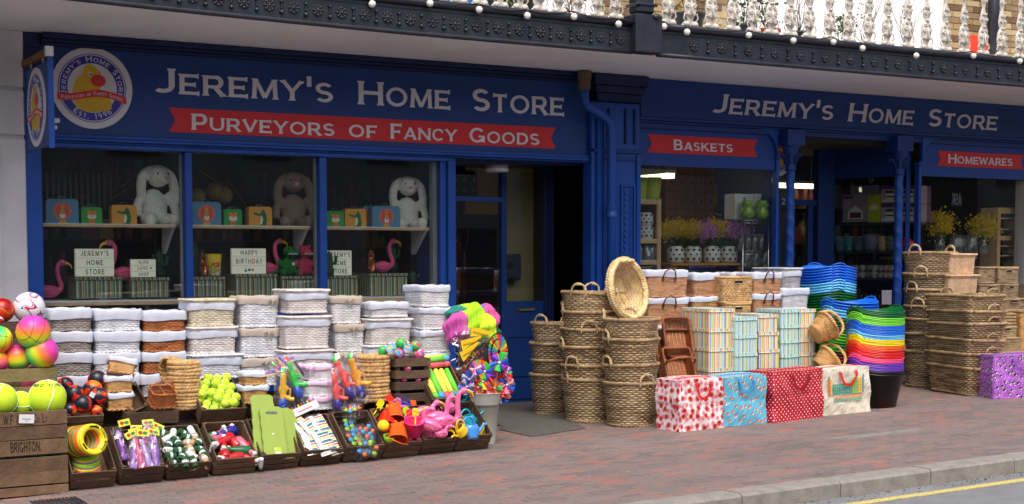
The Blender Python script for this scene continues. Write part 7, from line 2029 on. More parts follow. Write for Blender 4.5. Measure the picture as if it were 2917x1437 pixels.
p=W(1942,985,11.82); tray('smaller dark willow basket nested in the leaning one',TR(p.x+.01,11.95,p.z+.05)@RZ(R(-14))@RX(R(70)),.28,.40,.10,W_DARK)
p=W(1955,1050,11.6); tray('dark willow shopping basket with a hoop handle over the flowered bag',TR(p.x,11.80,p.z-.02)@RZ(R(-10))@RX(R(62)),.30,.34,.13,W_DARK,handle=True)
# ---- oval hoop baskets
def hoop_basket(label,T,s=1.0):
 t=thing('hoop_basket',label,'basket'); t.matrix_world=T@Mx.Scale(s,4)
 path=oval(.19,.13,44); m=MB(); weave(m,path,-.15,.0,.012,.0035,taper=.68,jit=.0008); m.build('body',W_HONEY,t)
 m=MB(); rope_ring(m,path,0,.010,3); m.build('rim',W_HONEY,t)
 m=MB(); arch_handle(m,(0,-.13,-.005),(0,.13,-.005),.13,.010,strands=3,n=24); m.build('handle',W_HONEY,t)
 return t
p=W(2362,928,11.5); hoop_basket('upper oval willow basket with hoop handle tipped towards the street',TR(p.x,11.52,p.z)@RZ(R(30))@RX(R(48))@RY(R(34)),1.12)
p=W(2366,1020,11.5); hoop_basket('lower oval willow basket with hoop handle behind the chart-print bag',TR(p.x,11.50,p.z)@RZ(R(28))@RX(R(42))@RY(R(30)),1.08)
# ================================================================ shopping bags
def flower_mat():
 m=bpy.data.materials.new('poppy_print'); nt,b=nodes(m)
 uv=nt.nodes.new('ShaderNodeUVMap')
 def layer(scale,seed,rnd_thr,base,col,ctr,rad):
  mp=nt.nodes.new('ShaderNodeMapping'); mp.inputs['Location'].default_value=(seed,seed*1.7,0); mp.inputs['Scale'].default_value=(scale,scale,scale); nt.links.new(uv.outputs[0],mp.inputs[0])
  vo=nt.nodes.new('ShaderNodeTexVoronoi'); vo.voronoi_dimensions='2D'; vo.inputs['Scale'].default_value=1; vo.inputs['Randomness'].default_value=.55; nt.links.new(mp.outputs[0],vo.inputs['Vector'])
  sub=nt.nodes.new('ShaderNodeVectorMath'); sub.operation='SUBTRACT'; nt.links.new(mp.outputs[0],sub.inputs[0]); nt.links.new(vo.outputs['Position'],sub.inputs[1])
  sp=nt.nodes.new('ShaderNodeSeparateXYZ'); nt.links.new(sub.outputs[0],sp.inputs[0])
  an=math_n(nt,'ARCTAN2',sp.outputs[1],sp.outputs[0]); pet=math_n(nt,'MULTIPLY',math_n(nt,'SINE',math_n(nt,'MULTIPLY',an,6)),.035)
  rr=math_n(nt,'ADD',vo.outputs['Distance'],pet)
  inn=math_n(nt,'LESS_THAN',rr,rad)
  o=mixcol(nt,inn,base,col)
  c2=math_n(nt,'LESS_THAN',vo.outputs['Distance'],rad*.3)
  return mixcol(nt,c2,o,ctr),vo
 o,_=layer(16,.3,0,lin((238,230,230)),lin((234,150,168)),lin((206,100,120)),.36)
 mp=None
 o2,vo=layer(11,4.1,0,o,lin((206,62,40)),lin((70,40,40)),.27)
 nt.links.new(o2,b.inputs['Base Color']); b.inputs['Roughness'].default_value=.35; return m
def dots_mat(name,base,dot,scale,rad,rand=0.0,dot2=None,rad2=0,ang=45):
 m=bpy.data.materials.new(name); nt,b=nodes(m)
 uv=nt.nodes.new('ShaderNodeUVMap'); mp=nt.nodes.new('ShaderNodeMapping'); mp.inputs['Rotation'].default_value=(0,0,R(ang)); mp.inputs['Scale'].default_value=(scale,scale,scale); nt.links.new(uv.outputs[0],mp.inputs[0])
 vo=nt.nodes.new('ShaderNodeTexVoronoi'); vo.voronoi_dimensions='2D'; vo.inputs['Scale'].default_value=1; vo.inputs['Randomness'].default_value=rand; nt.links.new(mp.outputs[0],vo.inputs['Vector'])
 o=mixcol(nt,math_n(nt,'LESS_THAN',vo.outputs['Distance'],rad),lin(base),lin(dot))
 if dot2:
  sub=nt.nodes.new('ShaderNodeVectorMath'); sub.operation='SUBTRACT'; nt.links.new(mp.outputs[0],sub.inputs[0]); nt.links.new(vo.outputs['Position'],sub.inputs[1])
  sp=nt.nodes.new('ShaderNodeSeparateXYZ'); nt.links.new(sub.outputs[0],sp.inputs[0])
  k=math_n(nt,'MULTIPLY',math_n(nt,'GREATER_THAN',sp.outputs[0],rad*.15),math_n(nt,'LESS_THAN',vo.outputs['Distance'],rad2))
  o=mixcol(nt,k,o,lin(dot2))
  v2=nt.nodes.new('ShaderNodeTexVoronoi'); v2.voronoi_dimensions='2D'; v2.inputs['Scale'].default_value=2.3; nt.links.new(mp.outputs[0],v2.inputs['Vector'])
  o=mixcol(nt,math_n(nt,'LESS_THAN',v2.outputs['Distance'],.12),o,lin(dot2)if base[0]>120 else lin(dot))
 nt.links.new(o,b.inputs['Base Color']); b.inputs['Roughness'].default_value=.35; return m
M_BAG=[flower_mat(),dots_mat('fox_print',(96,190,222),(214,96,50),14,.24,.7,(236,226,214),.2),dots_mat('spot_print',(186,22,44),(236,226,228),29,.19,0),mat('chart_bag_cream',(222,216,198),rough=.4,var=.08,vs=5),dots_mat('badger_print',(176,96,206),(40,34,46),15,.27,.7,(236,230,240),.22)]
def fox_fix():
 pass
def bag(label,x0,x1,Y,d,z1,mt,strap,rz=0.0,side=None,seedk=1):
 z0=gz((x0+x1)/2); w_=x1-x0; h=z1-z0
 t=thing('shopping_bag',label,'bag',((x0+x1)/2,Y+d/2,z0),(0,math.atan(SLOPE)*-1,rz))
 rs=random.Random(seedk); ph=[rs.uniform(0,6.28)for _ in range(8)]
 m=MB(); n1,n2,nz=16,10,14
 path=rrect(w_,d,.012,.024); n=len(path); vs=[];
 uvs_=[0.0]
 for i in range(n):
  j=(i+1)%n; uvs_.append(uvs_[-1]+math.hypot(path[j][0]-path[i][0],path[j][1]-path[i][1]))
 for j in range(nz+1):
  v=j/nz; k=1-.03*v
  for i,(x,y,nx,ny)in enumerate(path):
   wv=.008*math.sin(x*14+v*5+ph[0])*math.sin(v*PI)+.006*math.sin(v*9+x*6+ph[1])+.004*math.sin(x*40+ph[2]+v*11)
   wv+=rs.uniform(-.003,.003)
   if abs(v-.5)<.04:wv-=.004
   vs.append((x*k+nx*wv,y*k+ny*wv,h*v+(.006*math.sin(x*9+ph[3])if j==nz else 0)))
 base=len(m.v); m.v.extend([Vector(q)for q in vs])
 for j in range(nz):
  for i in range(n):
   i2=(i+1)%n
   m.f.append([base+j*n+i,base+j*n+i2,base+(j+1)*n+i2,base+(j+1)*n+i]); m.m.append(0); m.sm.append(False)
   ua,ub=uvs_[i],uvs_[i+1]; va,vb=h*j/nz,h*(j+1)/nz
   m.uv.append([(ua,va),(ub,va),(ub,vb),(ua,vb)])
 m.f.append([base+nz*n+i for i in range(n)]); m.m.append(0); m.sm.append(False); m.uv.append([(vs[nz*n+i][0]+1,vs[nz*n+i][1])for i in range(n)]); m.has_uv=True
 m.build('body',mt,t)
 y=-d/2-.012; q=w_*.14; sag=rs.uniform(.10,.13)
 pts=curve([(-q,y+.01,h-.03),(-q*1.05,y-.012,h-.05),(-q*.7,y-.022,h-sag-.03),(q*.2,y-.024,h-sag-.05),(q*.9,y-.02,h-sag),(q*1.25,y-.012,h-.05),(q*1.2,y+.01,h-.03)],5)
 m=MB()
 for a,b_ in zip(pts[:-1],pts[1:]):
  dn=Vector((0,0,1)); tdir=(b_-a).normalized(); sd=Vector((0,1,0)).cross(tdir).normalized()*.013
  m.add([a-sd,a+sd,b_+sd,b_-sd],[(0,1,2,3)])
  m.add([a-sd+Vector((0,.002,0)),a+sd+Vector((0,.002,0)),b_+sd+Vector((0,.002,0)),b_-sd+Vector((0,.002,0))],[(3,2,1,0)])
 m.build('strap',strap,t)
 m=MB(); m.tube(curve([(-w_*.45,-d*.1,h+.004),(0,-d*.05,h+.008),(w_*.45,-d*.1,h+.003)],4),.004,5); m.build('zip',strap,t)
 return t
M_STR=mat('red_strap',(212,34,34),rough=.5); M_STB=mat('blue_strap',(60,150,200),rough=.5); M_STDR=mat('dark_red_strap',(150,16,30),rough=.5)
bz=lambda px_,py_,Y_:W(px_,py_,Y_).z
bag('white shopping bag printed with pink and red poppies, red strap',8.12,8.64,11.0,.38,bz(1990,1080,11.02),M_BAG[0],M_STR,R(2),seedk=1)
bag('sky blue shopping bag printed with small orange foxes',8.655,9.175,11.02,.36,bz(2130,1070,11.05),M_BAG[1],M_STB,R(-1),seedk=2)
bag('deep red shopping bag with white polka dots',9.185,9.88,11.0,.36,bz(2260,1055,11.05),M_BAG[2],M_STDR,R(5),seedk=3)
bg4=bag('cream shopping bag printed with a coloured element chart, red strap',9.90,10.56,11.08,.32,bz(2400,1048,11.1),M_BAG[3],M_STR,R(1),seedk=4)
bag('purple shopping bag printed with badgers at the right picture edge',12.30,12.95,10.92,.36,bz(2850,1012,11.0),M_BAG[4],mat('purple_strap',(130,70,170)),R(-22),seedk=5)
chc={'g':(110,190,150),'t':(60,160,140),'y':(240,200,90),'r':(226,110,80),'o':(240,160,110),'b':(100,150,190),'l':(150,200,90)}
bw=.66; cell=.0265
rows_=[(0,[0,17],'lb'),(1,[0,1,12,13,14,15,16,17],None),(2,[0,1,12,13,14,15,16,17],None)]+[(r_,list(range(18)),None)for r_ in(3,4,5,6)]+[(7.6,list(range(3,17)),'o'),(8.6,list(range(3,17)),'g')]
for(r_,cs,cc)in rows_:
 byc={}
 for c_ in cs:
  col=cc if cc in('o','g')else('r' if c_==0 and r_ else('y' if c_==1 else('t' if c_<12 else('l' if c_<15 else('y' if c_<17 else 'b')))))
  byc.setdefault(col,[]).append(c_)
 for col,lst in byc.items():
  m=MB()
  for c_ in lst:
   x_=-bw/2+.07+c_*cell; z_=.36-r_*cell
   m.box(x_+.0025,x_+cell-.0025,-.16-.0165,-.16-.0155,z_+.0025,z_+cell-.0025)
  o=m.build('printed_chart_cells',mat('chart_'+col,chc[col],rough=.5),bg4); o['kind']='stuff'
m=MB(); add_text(m,'ELEMENTS',lambda a,b,c:(-.2+a,-.177-c,.395+b),.026,serif=True,gap=.6,thick=.0006,lift=.0001,weight=.5); o=m.build('printed_heading',mat('chart_ink',(150,140,120)),bg4)
# ================================================================ rainbow tubs
TC={'blue':(30,110,226),'sky':(110,200,246),'dark_green':(8,96,44),'green':(50,170,40),'lime':(120,220,60),'maroon':(130,20,40),'yellow':(250,226,20),'orange':(246,100,34),'red':(226,34,34),'pink':(250,80,140),'purple':(110,60,190),'black':(16,18,22)}
TM={n:mat('tub_'+n,c,rough=.34,var=.05,vs=3,sss=0)for n,c in TC.items()}
_TB={}
def tub_mesh(r,h,rot):
 k=(round(r,3),round(h,3))
 if k not in _TB:
  m=MB(); n=40
  ear=lambda a:max(0,math.cos(a))**5+max(0,-math.cos(a))**5
  prof=[(.001,0),(.70,0),(.74,.01),(.97,.96),(1.0,.965),(1.0,1.0),(.965,1.0),(.94,.9),(.72,.03),(.001,.02)]
  vs=[]
  for(rr,zz)in prof:
   for q in range(n):
    a=2*PI*q/n; e=ear(a)if zz>.85 else 0
    vs.append((rr*r*math.cos(a)*(1+.05*e),rr*r*math.sin(a),zz*h+e*.04*(zz-.85)/.15))
  fs=[(j*n+q,j*n+(q+1)%n,(j+1)*n+(q+1)%n,(j+1)*n+q)for j in range(len(prof)-1)for q in range(n)]
  m.add(vs,fs,0,True)
  hm=MB()
  for s_ in(-1,1):
   pts=curve([(s_*r*.98,-.085,h+.03),(s_*r*1.05,-.06,h+.048),(s_*r*1.07,0,h+.06),(s_*r*1.05,.06,h+.048),(s_*r*.98,.085,h+.03)],5)
   hm.tube(pts,.0065,7)
  _TB[k]=(m.mesh,hm.mesh,m,hm)
 return _TB[k]
def tub_stack(cx,cy,ztop,r,h,seq,pitch,lab,grp,rz=0.0,base=None):
 mm=tub_mesh(r,h,0); tot=sum(n for _,n in seq); k=0; cache={}
 rs=random.Random(int(r*1000))
 for ci,(c_,n_)in enumerate(seq):
  if c_ not in cache:cache[c_]=(mm[2].mesh('shell',TM[c_]),mm[3].mesh('handle',TM[c_]))
  for q in range(n_):
   z=ztop-h-k*pitch
   pos='topmost' if q==0 else('lowest' if q==n_-1 else ORD[q]+' from the top')
   t=thing('flexible_tub','%s %s tub in %s'%(pos,c_.replace('_',' '),lab),'tub',(cx+rs.uniform(-.003,.003),cy,z),(rs.uniform(-.006,.006),rs.uniform(-.006,.006),rz+rs.uniform(-.04,.04)),grp)
   obj('shell',cache[c_][0],t); obj('handle',cache[c_][1],t); k+=1
 return ztop-h-(k-1)*pitch
def tubpos(xl,xr,y,Y):a,b_=W(xl,y,Y).x,W(xr,y,Y).x; return(a+b_)/2,(b_-a)/2/1.03
cx,r_=tubpos(2288,2420,775,12.75); zt1=W(2350,765,12.75).z
tub_stack(cx,12.75,zt1,r_,.34,[('blue',6),('sky',4),('dark_green',5),('green',7)],.030,'the back stack of tubs','tubs in the back stack',rz=R(70))
cx,r_=tubpos(2356,2482,858,12.05); zt2=W(2420,862,12.05).z
tub_stack(cx,12.05,zt2,r_,.32,[('blue',3),('sky',3),('dark_green',5),('lime',3),('green',4),('maroon',3)],.031,'the middle stack of tubs','tubs in the middle stack',rz=R(0))
cx,r_=tubpos(2424,2548,880,11.42); zt3=W(2487,886,11.42).z; hb_=.34; seqf=[('dark_green',4),('lime',5),('blue',6),('sky',3),('yellow',4),('orange',3),('red',5),('pink',3),('purple',5),('black',3)]
zb_=gz(cx)+.002; nt_=sum(n for _,n in seqf); tub_stack(cx,11.38,zt3,r_,hb_,seqf,(zt3-hb_-zb_)/(nt_-1),'the front stack of rainbow tubs','tubs in the front stack',rz=R(2))
part('prop_block',[(10.95,11.5,12.5,12.95,gz(11),zt1-.34-21*.03-.002)],M_CRATE[1],None,label='dark packing case under the back stack of tubs',cat='packing case')
part('prop_block',[(10.85,11.3,11.85,12.2,gz(11),max(zt2-.32-20*.031-.002,gz(11)+.01))],M_CRATE[1],None,label='dark packing case under the middle stack of tubs',cat='packing case')
# ================================================================ rattan at the far right
Dx=W(2630,900,12.55).x+.02
zf=lambda y:(1111-y)/(1111-722)*(W(2625,722,12.3).z-gz(12.4))+gz(12.4)
rims=[zf(y)for y in(1007,954,911,875,828,781,722)]
random.seed(5)
z0d=gz(Dx)
labD=['bottom','second','third','fourth','fifth','sixth','top']
for k,zr in enumerate(rims):
 h=zr-z0d if k==0 else .28
 rattan_round('rattan_basket','%s round rattan basket of the tall stack behind the iron column'%(labD[k]+('' if k in(0,6)else ' from the bottom')),Dx+(.03 if k>4 else 0)+random.uniform(-.01,.01),12.52+random.uniform(-.01,.01),z0d if k==0 else zr-h,.215 if k==0 else(.20 if k<5 else .23),.25 if k<5 else .30,h,0,W_RATD,'round rattan baskets at the far right',handles=[(D_(-45),D_(135)),(D_(-50),D_(130)),(D_(-75),D_(100)),(D_(-160),D_(20)),(D_(-178),D_(0)),(D_(-155),D_(10)),(D_(-170),D_(-5))][k],tilt=(random.uniform(-.02,.02),random.uniform(-.02,.02)))
Ec=G(2745,1132); angE=math.atan2(G(2813,1122).y-Ec.y,G(2813,1122).x-Ec.x)
vL=G(2660,1113)-Ec; lw=vL.length; vR=G(2813,1122)-Ec
wE,dE=.50,.62
ztE=[(1132-y)/(1132-880)*(W(2745,880,11.4).z-gz(12.2))+gz(12.2)for y in(1052,1012,972,925,890,845)]
def rattan_rect(label,x,y,z,w_,d_,h,rot,taper=.72,tilt=(0,0),group=None,hs=True):
 t=thing('rattan_basket',label,'basket',(x,y,z),(tilt[0],tilt[1],rot),group)
 path=rrect(w_,d_,.05,.036); rs=random.Random(len(label))
 key=('rr',round(w_,2),round(d_,2),round(h,3),taper)
 if key not in _WC:
  m=MB(); weave(m,path,0,h,.021,.010,gap=.115,taper=taper,jit=.002,rnd=rs); _WC[key]=m.mesh('body',W_RAT)
 obj('body',_WC[key],t)
 m=MB(); rope_ring(m,path,h,.011,3,lump=.001,rnd=rs); m.build('rim',W_RIM,t)
 m=MB(); rope_ring(m,path,.01,.009,2,k=taper,off=.004); m.build('base_braid',W_RIM,t)
 if hs:
  for s_ in(-1,1):
   m=MB(); arch_handle(m,(-.08+.06,s_*d_/2,h-.01),(.08+.06,s_*d_/2,h-.01),.085,.009,out=(0,s_*.015,0)); m.build('handle',W_RIM,t)
 return t
rotE=R(-10)
Ex,Ey=Ec.x+.37,Ec.y+.34
for k,zr in enumerate(ztE):
 zb=gz(Ex)if k==0 else zr-.22
 rattan_rect('%s rectangular rattan basket from the bottom of the wide stack'%ORD[k]if k<5 else 'top rectangular rattan basket of the wide stack',Ex+random.uniform(-.012,.012),Ey+random.uniform(-.012,.012),zb,.50,.80,zr-zb,rotE,.82,(random.uniform(-.02,.02),random.uniform(-.03,.03)),'rectangular rattan baskets at the far right')
p=W(2800,850,11.9); rattan_rect('large rectangular rattan basket behind the wide stack',p.x-.05,12.15,p.z-.28,.80,.5,.26,R(-15),.85,group='rectangular rattan baskets at the far right')
def palm(xl,xr,yt,yb,Y,d,label,rz=0):
 x0,x1,z0,z1=FR(xl,xr,yt,yb,Y)
 return rect_basket('palm_box',label,'basket',((x0+x1)/2,Y+d/2,z0),x1-x0,d,z1-z0-.03,W_PALM,(0,0,rz),lid=True,row=.009,stake=.012,amp=.0015,taper=.94,base=False,r=.03)
palm(2712,2781,722,782,12.2,.42,'upper pale palm-leaf box with a domed lid',R(-4))
palm(2708,2788,782,848,12.15,.46,'lower pale palm-leaf box with a lid',R(-4))
part('prop_block',[(W(2705,850,12.2).x,W(2790,850,12.2).x,12.2,12.6,gz(13),W(2750,849,12.15).z)],M_CRATE[1],None,label='dark packing case under the palm-leaf boxes',cat='packing case')
def sq(xl,xr,yt,yb,Y,d,label,mt=W_RATD,hole=True,rz=0.0,**kw):
 x0,x1,z0,z1=FR(xl,xr,yt,yb,Y)
 return rect_basket('rattan_box',label,'basket',((x0+x1)/2,Y+d/2,z0),x1-x0,d,z1-z0-.004,mt,(0,0,rz),hole=hole,row=.013,stake=.016,amp=.004,taper=.97,rimmt=W_RIM,r=.02,**kw)
sq(2790,2902,762,808,12.5,.4,'wide oval-ended rattan drawer at the top right',hole=False)
sq(2845,2902,764,808,12.44,.05,'slotted end panel basket at the top right',hole=True)
sq(2792,2857,812,850,12.4,.3,'small fine-woven rattan drawer, left of the pair')
sq(2860,2902,811,850,12.35,.3,'small rattan drawer with twin slots, right of the pair')
sq(2850,2925,852,885,12.2,.3,'rattan drawer with a dark slot at the right edge')
sq(2840,2920,884,905,12.0,.35,'shallow seagrass tray on the right pile',W_SEA,False)
for k in range(5):sq(2842,2895,895+k*9,910+k*9,11.8-k*.012,.28,'%s shallow seagrass tray from the top of the nested pile'%ORD[k],W_RAT,False)
sq(2842,2898,932,965,11.72,.28,'seagrass tray with a grip slot below the nested pile',W_RAT)
sq(2838,2908,964,1005,11.7,.3,'square seagrass basket behind the purple bag',W_RAT,False)
sq(2836,2912,1004,1050,11.66,.3,'lowest square seagrass basket behind the purple bag',W_RAT)
sq(2908,2960,888,1010,11.9,.3,'tall honey seagrass basket at the right picture edge',W_HONEY,False)
part('prop_block',[(W(2795,850,12.5).x,W(2950,850,12.5).x,12.55,12.8,gz(13),W(2850,811,12.45).z-.002)],M_CRATE[1],None,label='dark packing case under the small rattan drawers',cat='packing case')
part('grey_paving_patch',[(11.1,11.9,12.3,12.9,gz(11.5)+.003,gz(11.5)+.02)],M_PGREY,None,label='grey metal access plate beside the twisted column',cat='access plate')
# ================================================================ things behind the glass, left unit
random.seed(77)
YS=13.86
fpl=lambda Y:(lambda a,b,c:(a,Y-c,b))
CASE={'blue':mat('case_blue',(86,140,176),rough=.35),'green':mat('case_green',(54,160,70),rough=.35),'orange':mat('case_orange',(226,160,56),rough=.35)}
M_ML={k:mat('print_'+k,c,rough=.4,var=.05)for k,c in{'mane':(214,88,56),'mane2':(236,116,80),'gold':(226,160,50),'white':(236,232,224),'ink':(30,26,26),'tiger':(236,140,60),'croc':(30,110,60),'croc2':(120,190,80)}.items()}
def flat(parent,name,polys,y,mt,th=.0012):
 m=MB()
 for k,p in enumerate(polys):m.prism(p,0,th+.0002*(k%3),0,lambda a,b,c:(a,y-c,b))
 return m.build(name,mt,parent)
def case(kind,xl,xr,yt,yb,label,Y=YS,rz=0.0):
 x0,x1,z0,z1=FR(xl,xr,yt,yb,Y); z0=1.917; w_,h=x1-x0,z1-z0
 col={'lion':'blue','tiger':'green','croc':'orange'}[kind]
 t=thing('toy_case',label,'toy case',((x0+x1)/2,Y+.05,z0),(0,0,rz))
 r=.035*h/.2
 pts=[(-w_/2,0.0),(w_/2,0.0),(w_/2,h-r)]+[(w_/2-r+r*math.cos(a),h-r+r*math.sin(a))for a in[PI/2*k/5 for k in range(1,6)]]+[(-w_/2+r-r*math.sin(a),h-r+r*math.cos(a))for a in[PI/2*k/5 for k in range(1,6)]]+[(-w_/2,h-r)]
 m=MB(); m.prism(pts,-.05,.05,0,lambda a,b,c:(a,-c,b)); m.build('shell',CASE[col],t)
 m=MB(); m.tube(curve([(-.03,-.02,h),(-.025,-.02,h+.018),(.025,-.02,h+.018),(.03,-.02,h)],4),.003,6); m.build('handle',mat('steel',(150,150,150)),t)
 y=-.0505; s_=h
 if kind=='lion':
  mane=[((.33+.035*math.cos(a*9))*s_*math.cos(a)*1.12,.5*s_+(.36+.03*math.cos(a*9))*s_*math.sin(a))for a in[2*PI*k/54 for k in range(54)]]
  flat(t,'mane',[mane],y,M_ML['mane2']); flat(t,'inner_mane',[ell(-.14*s_,.5*s_,.13*s_,.28*s_),ell(.14*s_,.5*s_,.13*s_,.28*s_)],y-.0016,M_ML['mane'])
  flat(t,'face',[[(-.07*s_,.72*s_),(-.09*s_,.5*s_),(-.04*s_,.3*s_),(.04*s_,.3*s_),(.09*s_,.5*s_),(.07*s_,.72*s_)],[(-.2*s_,.0),(.2*s_,0),(.1*s_,.14*s_),(-.1*s_,.14*s_)]],y-.0034,M_ML['gold'])
  flat(t,'muzzle',[ell(0,.31*s_,.12*s_,.11*s_)],y-.005,M_ML['white']); flat(t,'nose_and_eyes',[[(-.045*s_,.42*s_),(.045*s_,.42*s_),(0,.33*s_)],ell(-.06*s_,.58*s_,.02*s_,.03*s_,10),ell(.06*s_,.58*s_,.02*s_,.03*s_,10)],y-.0066,M_ML['ink'])
 elif kind=='tiger':
  flat(t,'head',[ell(0,.5*s_,.3*s_,.27*s_),ell(-.2*s_,.72*s_,.08*s_,.08*s_,12),ell(.2*s_,.72*s_,.08*s_,.08*s_,12),[(-.18*s_,0),(.18*s_,0),(.12*s_,.24*s_),(-.12*s_,.24*s_)]],y,M_ML['tiger'])
  flat(t,'cheeks',[ell(-.14*s_,.42*s_,.15*s_,.13*s_),ell(.14*s_,.42*s_,.15*s_,.13*s_),ell(0,.38*s_,.1*s_,.1*s_)],y-.0018,M_ML['white'])
  st=[[(sx*.18*s_,(q)*s_),(sx*.31*s_,(q+.03)*s_),(sx*.31*s_,(q-.015)*s_)][::1]for sx in(-1,1)for q in(.38,.48,.58)]+[[(-.015*s_,.76*s_),(.015*s_,.76*s_),(0,.62*s_)],[(-.1*s_,.1*s_),(.1*s_,.1*s_),(.1*s_,.13*s_),(-.1*s_,.13*s_)]]
  flat(t,'stripes',st,y-.0036,M_ML['ink']); flat(t,'eyes',[ell(-.1*s_,.54*s_,.025*s_,.03*s_,10),ell(.1*s_,.54*s_,.025*s_,.03*s_,10),ell(0,.42*s_,.035*s_,.025*s_,10)],y-.0046,M_ML['ink'])
 else:
  flat(t,'body',[[(-.05*s_,0),(.3*s_,0),(.36*s_,.3*s_),(.3*s_,.62*s_),(.1*s_,.68*s_),(.1*s_,.5*s_),(.14*s_,.35*s_)],[(-.38*s_,.6*s_),(-.34*s_,.68*s_),(-.05*s_,.62*s_),(.1*s_,.8*s_),(.22*s_,.8*s_),(.3*s_,.62*s_),(.1*s_,.5*s_),(-.2*s_,.52*s_)],ell(-.35*s_,.65*s_,.05*s_,.05*s_,12),ell(.13*s_,.8*s_,.06*s_,.06*s_,12),[(-.08*s_,0),(.06*s_,0),(.1*s_,.16*s_),(-.0*s_,.2*s_)]],y,M_ML['croc'])
  flat(t,'belly',[[(-.04*s_,.02*s_),(.08*s_,.1*s_),(.14*s_,.34*s_),(.04*s_,.54*s_),(0,.3*s_)]],y-.0022,M_ML['white'])
  flat(t,'back_spikes',[ell((.34+.03*math.sin(q))*s_,(.1+q*.13)*s_,.03*s_,.04*s_,8)for q in range(5)],y-.0032,M_ML['croc2'])
 return t
M_CASEG='tin toy cases on the window shelves'
case('lion',131,224,567,634,'blue toy case with a red-maned lion, far left of the upper shelf')
case('tiger',232,291,590,634,'green toy case with a tiger face beside the leftmost lion case')
case('croc',318,390,584,635,'orange toy case with a crocodile in the left window pane')
case('lion',546,630,575,637,'blue lion toy case in the middle window pane')
case('tiger',638,689,596,639,'green tiger toy case in the middle window pane')
case('croc',709,775,589,639,'orange crocodile toy case beside the brown rabbit')
case('tiger',932,980,601,642,'green tiger toy case in the right window pane')
case('croc',983,1043,595,643,'orange crocodile toy case in the right window pane')
case('lion',1061,1140,587,644,'blue lion toy case beside the white rabbit of the right pane')
case('lion',1032,1075,588,642,'second blue lion case half hidden behind the crocodile case',Y=13.98)
M_FURW=mat('white_plush',(240,238,228),rough=.95,var=.12,vs=30,bump=.9,bs=120)
M_FURB=mat('brown_grey_plush',(140,120,102),rough=.95,var=.14,vs=30,bump=.9,bs=120)
M_FURG=mat('green_plush',(30,120,50),rough=.95,var=.15,vs=30,bump=.8,bs=120)
M_FURP=mat('pink_plush',(214,50,100),rough=.95,var=.15,vs=30,bump=.8,bs=120)
def bunny(label,px_,ytop,ybot,mt,rz=0.0,hx=0.0,mirror=1):
 Y=13.98; x0,_,z0,z1=FR(px_,px_+1,ytop,ybot,Y); H=z1-1.917
 t=thing('plush_rabbit',label,'soft toy',(x0,Y+.06,1.917),(0,0,rz)); s=H/.60; t.scale=(s,s*.9,s)
 hz=.47
 o=organic(t,'body',mt,[((0,.03,.17),.15,(.95,.8,1.2)),((hx,-.02,hz),.115,(1.0,.95,.98)),((hx*1.6,-.1,hz-.04),.06,(1.1,1,.85)),((.12*mirror,-.2,.05),.06,(1,1,1.15)),((-.13*mirror,-.17,.045),.06,(1,1,1.1)),((-.09,-.06,.05),.08,(1,1.6,.8)),((.09,-.06,.05),.08,(1,1.6,.8))],
    [([(-.12,0,.30),(-.19,-.03,.2),(-.21,-.05,.08)],.045),([(.12,0,.30),(.19,-.03,.2),(.21,-.05,.08)],.045),(curve([(hx-.06,0,hz+.08),(hx-.15,.0,hz+.0),(hx-.18,-.02,hz-.14),(hx-.17,-.03,hz-.26)],5),lambda q:.03+.02*math.sin(q*3)),(curve([(hx+.06,0,hz+.08),(hx+.15,.0,hz+.0),(hx+.18,-.02,hz-.14),(hx+.19,-.03,hz-.26)],5),lambda q:.03+.02*math.sin(q*3))],vox=.011,sm=5)
 m=MB(); m.ball((hx*1.9,-.155,hz-.025),.022,12,sc=(1.2,.7,.8)); m.build('nose',mat('plush_pink_nose',(226,170,170),rough=.8),t)
 for sx in(-1,1):
  m=MB(); m.ball((hx*1.3+sx*.055,-.118,hz+.02),.010,10); m.build('eye',M_BLACK,t)
 return t
bunny('large white plush rabbit sitting in the left window pane, looking right',445,462,640,M_FURW,rz=R(12),hx=.03)
bunny('large brown-grey plush rabbit sitting in the middle window pane',843,484,642,M_FURB,rz=R(-8))
bunny('large white plush rabbit in the right window pane with one foot over the shelf',1168,497,646,M_FURW,rz=R(-8),mirror=1)
ZL=1.213
def dbox(label,xl,xr,yt,yb,d=.3,Y=13.88,flatlid=False):
 t=sbox(label,xl,xr,yt,yb,Y,d,ST_D,LID_D,'dark striped boxes on the lower window shelf',band=.03)
 return t
dbox('dark striped box under the three-line shop-name light box',212,350,789,851)
dbox('dark striped box under the small hashtag light box',371,484,791,848)
dbox('dark striped box under the popcorn tub',545,643,789,846)
dbox('dark striped box under the birthday light box',669,792,781,845)
dbox('dark striped box under the green and pink soft toys',800,898,787,845)
dbox('dark striped box under the half-hidden light box',928,1021,785,844)
dbox('dark striped box under the copper pineapple and flamingo',1052,1162,779,843)
M_LBX=emit_mat('lightbox_cream',(240,240,218),.12)
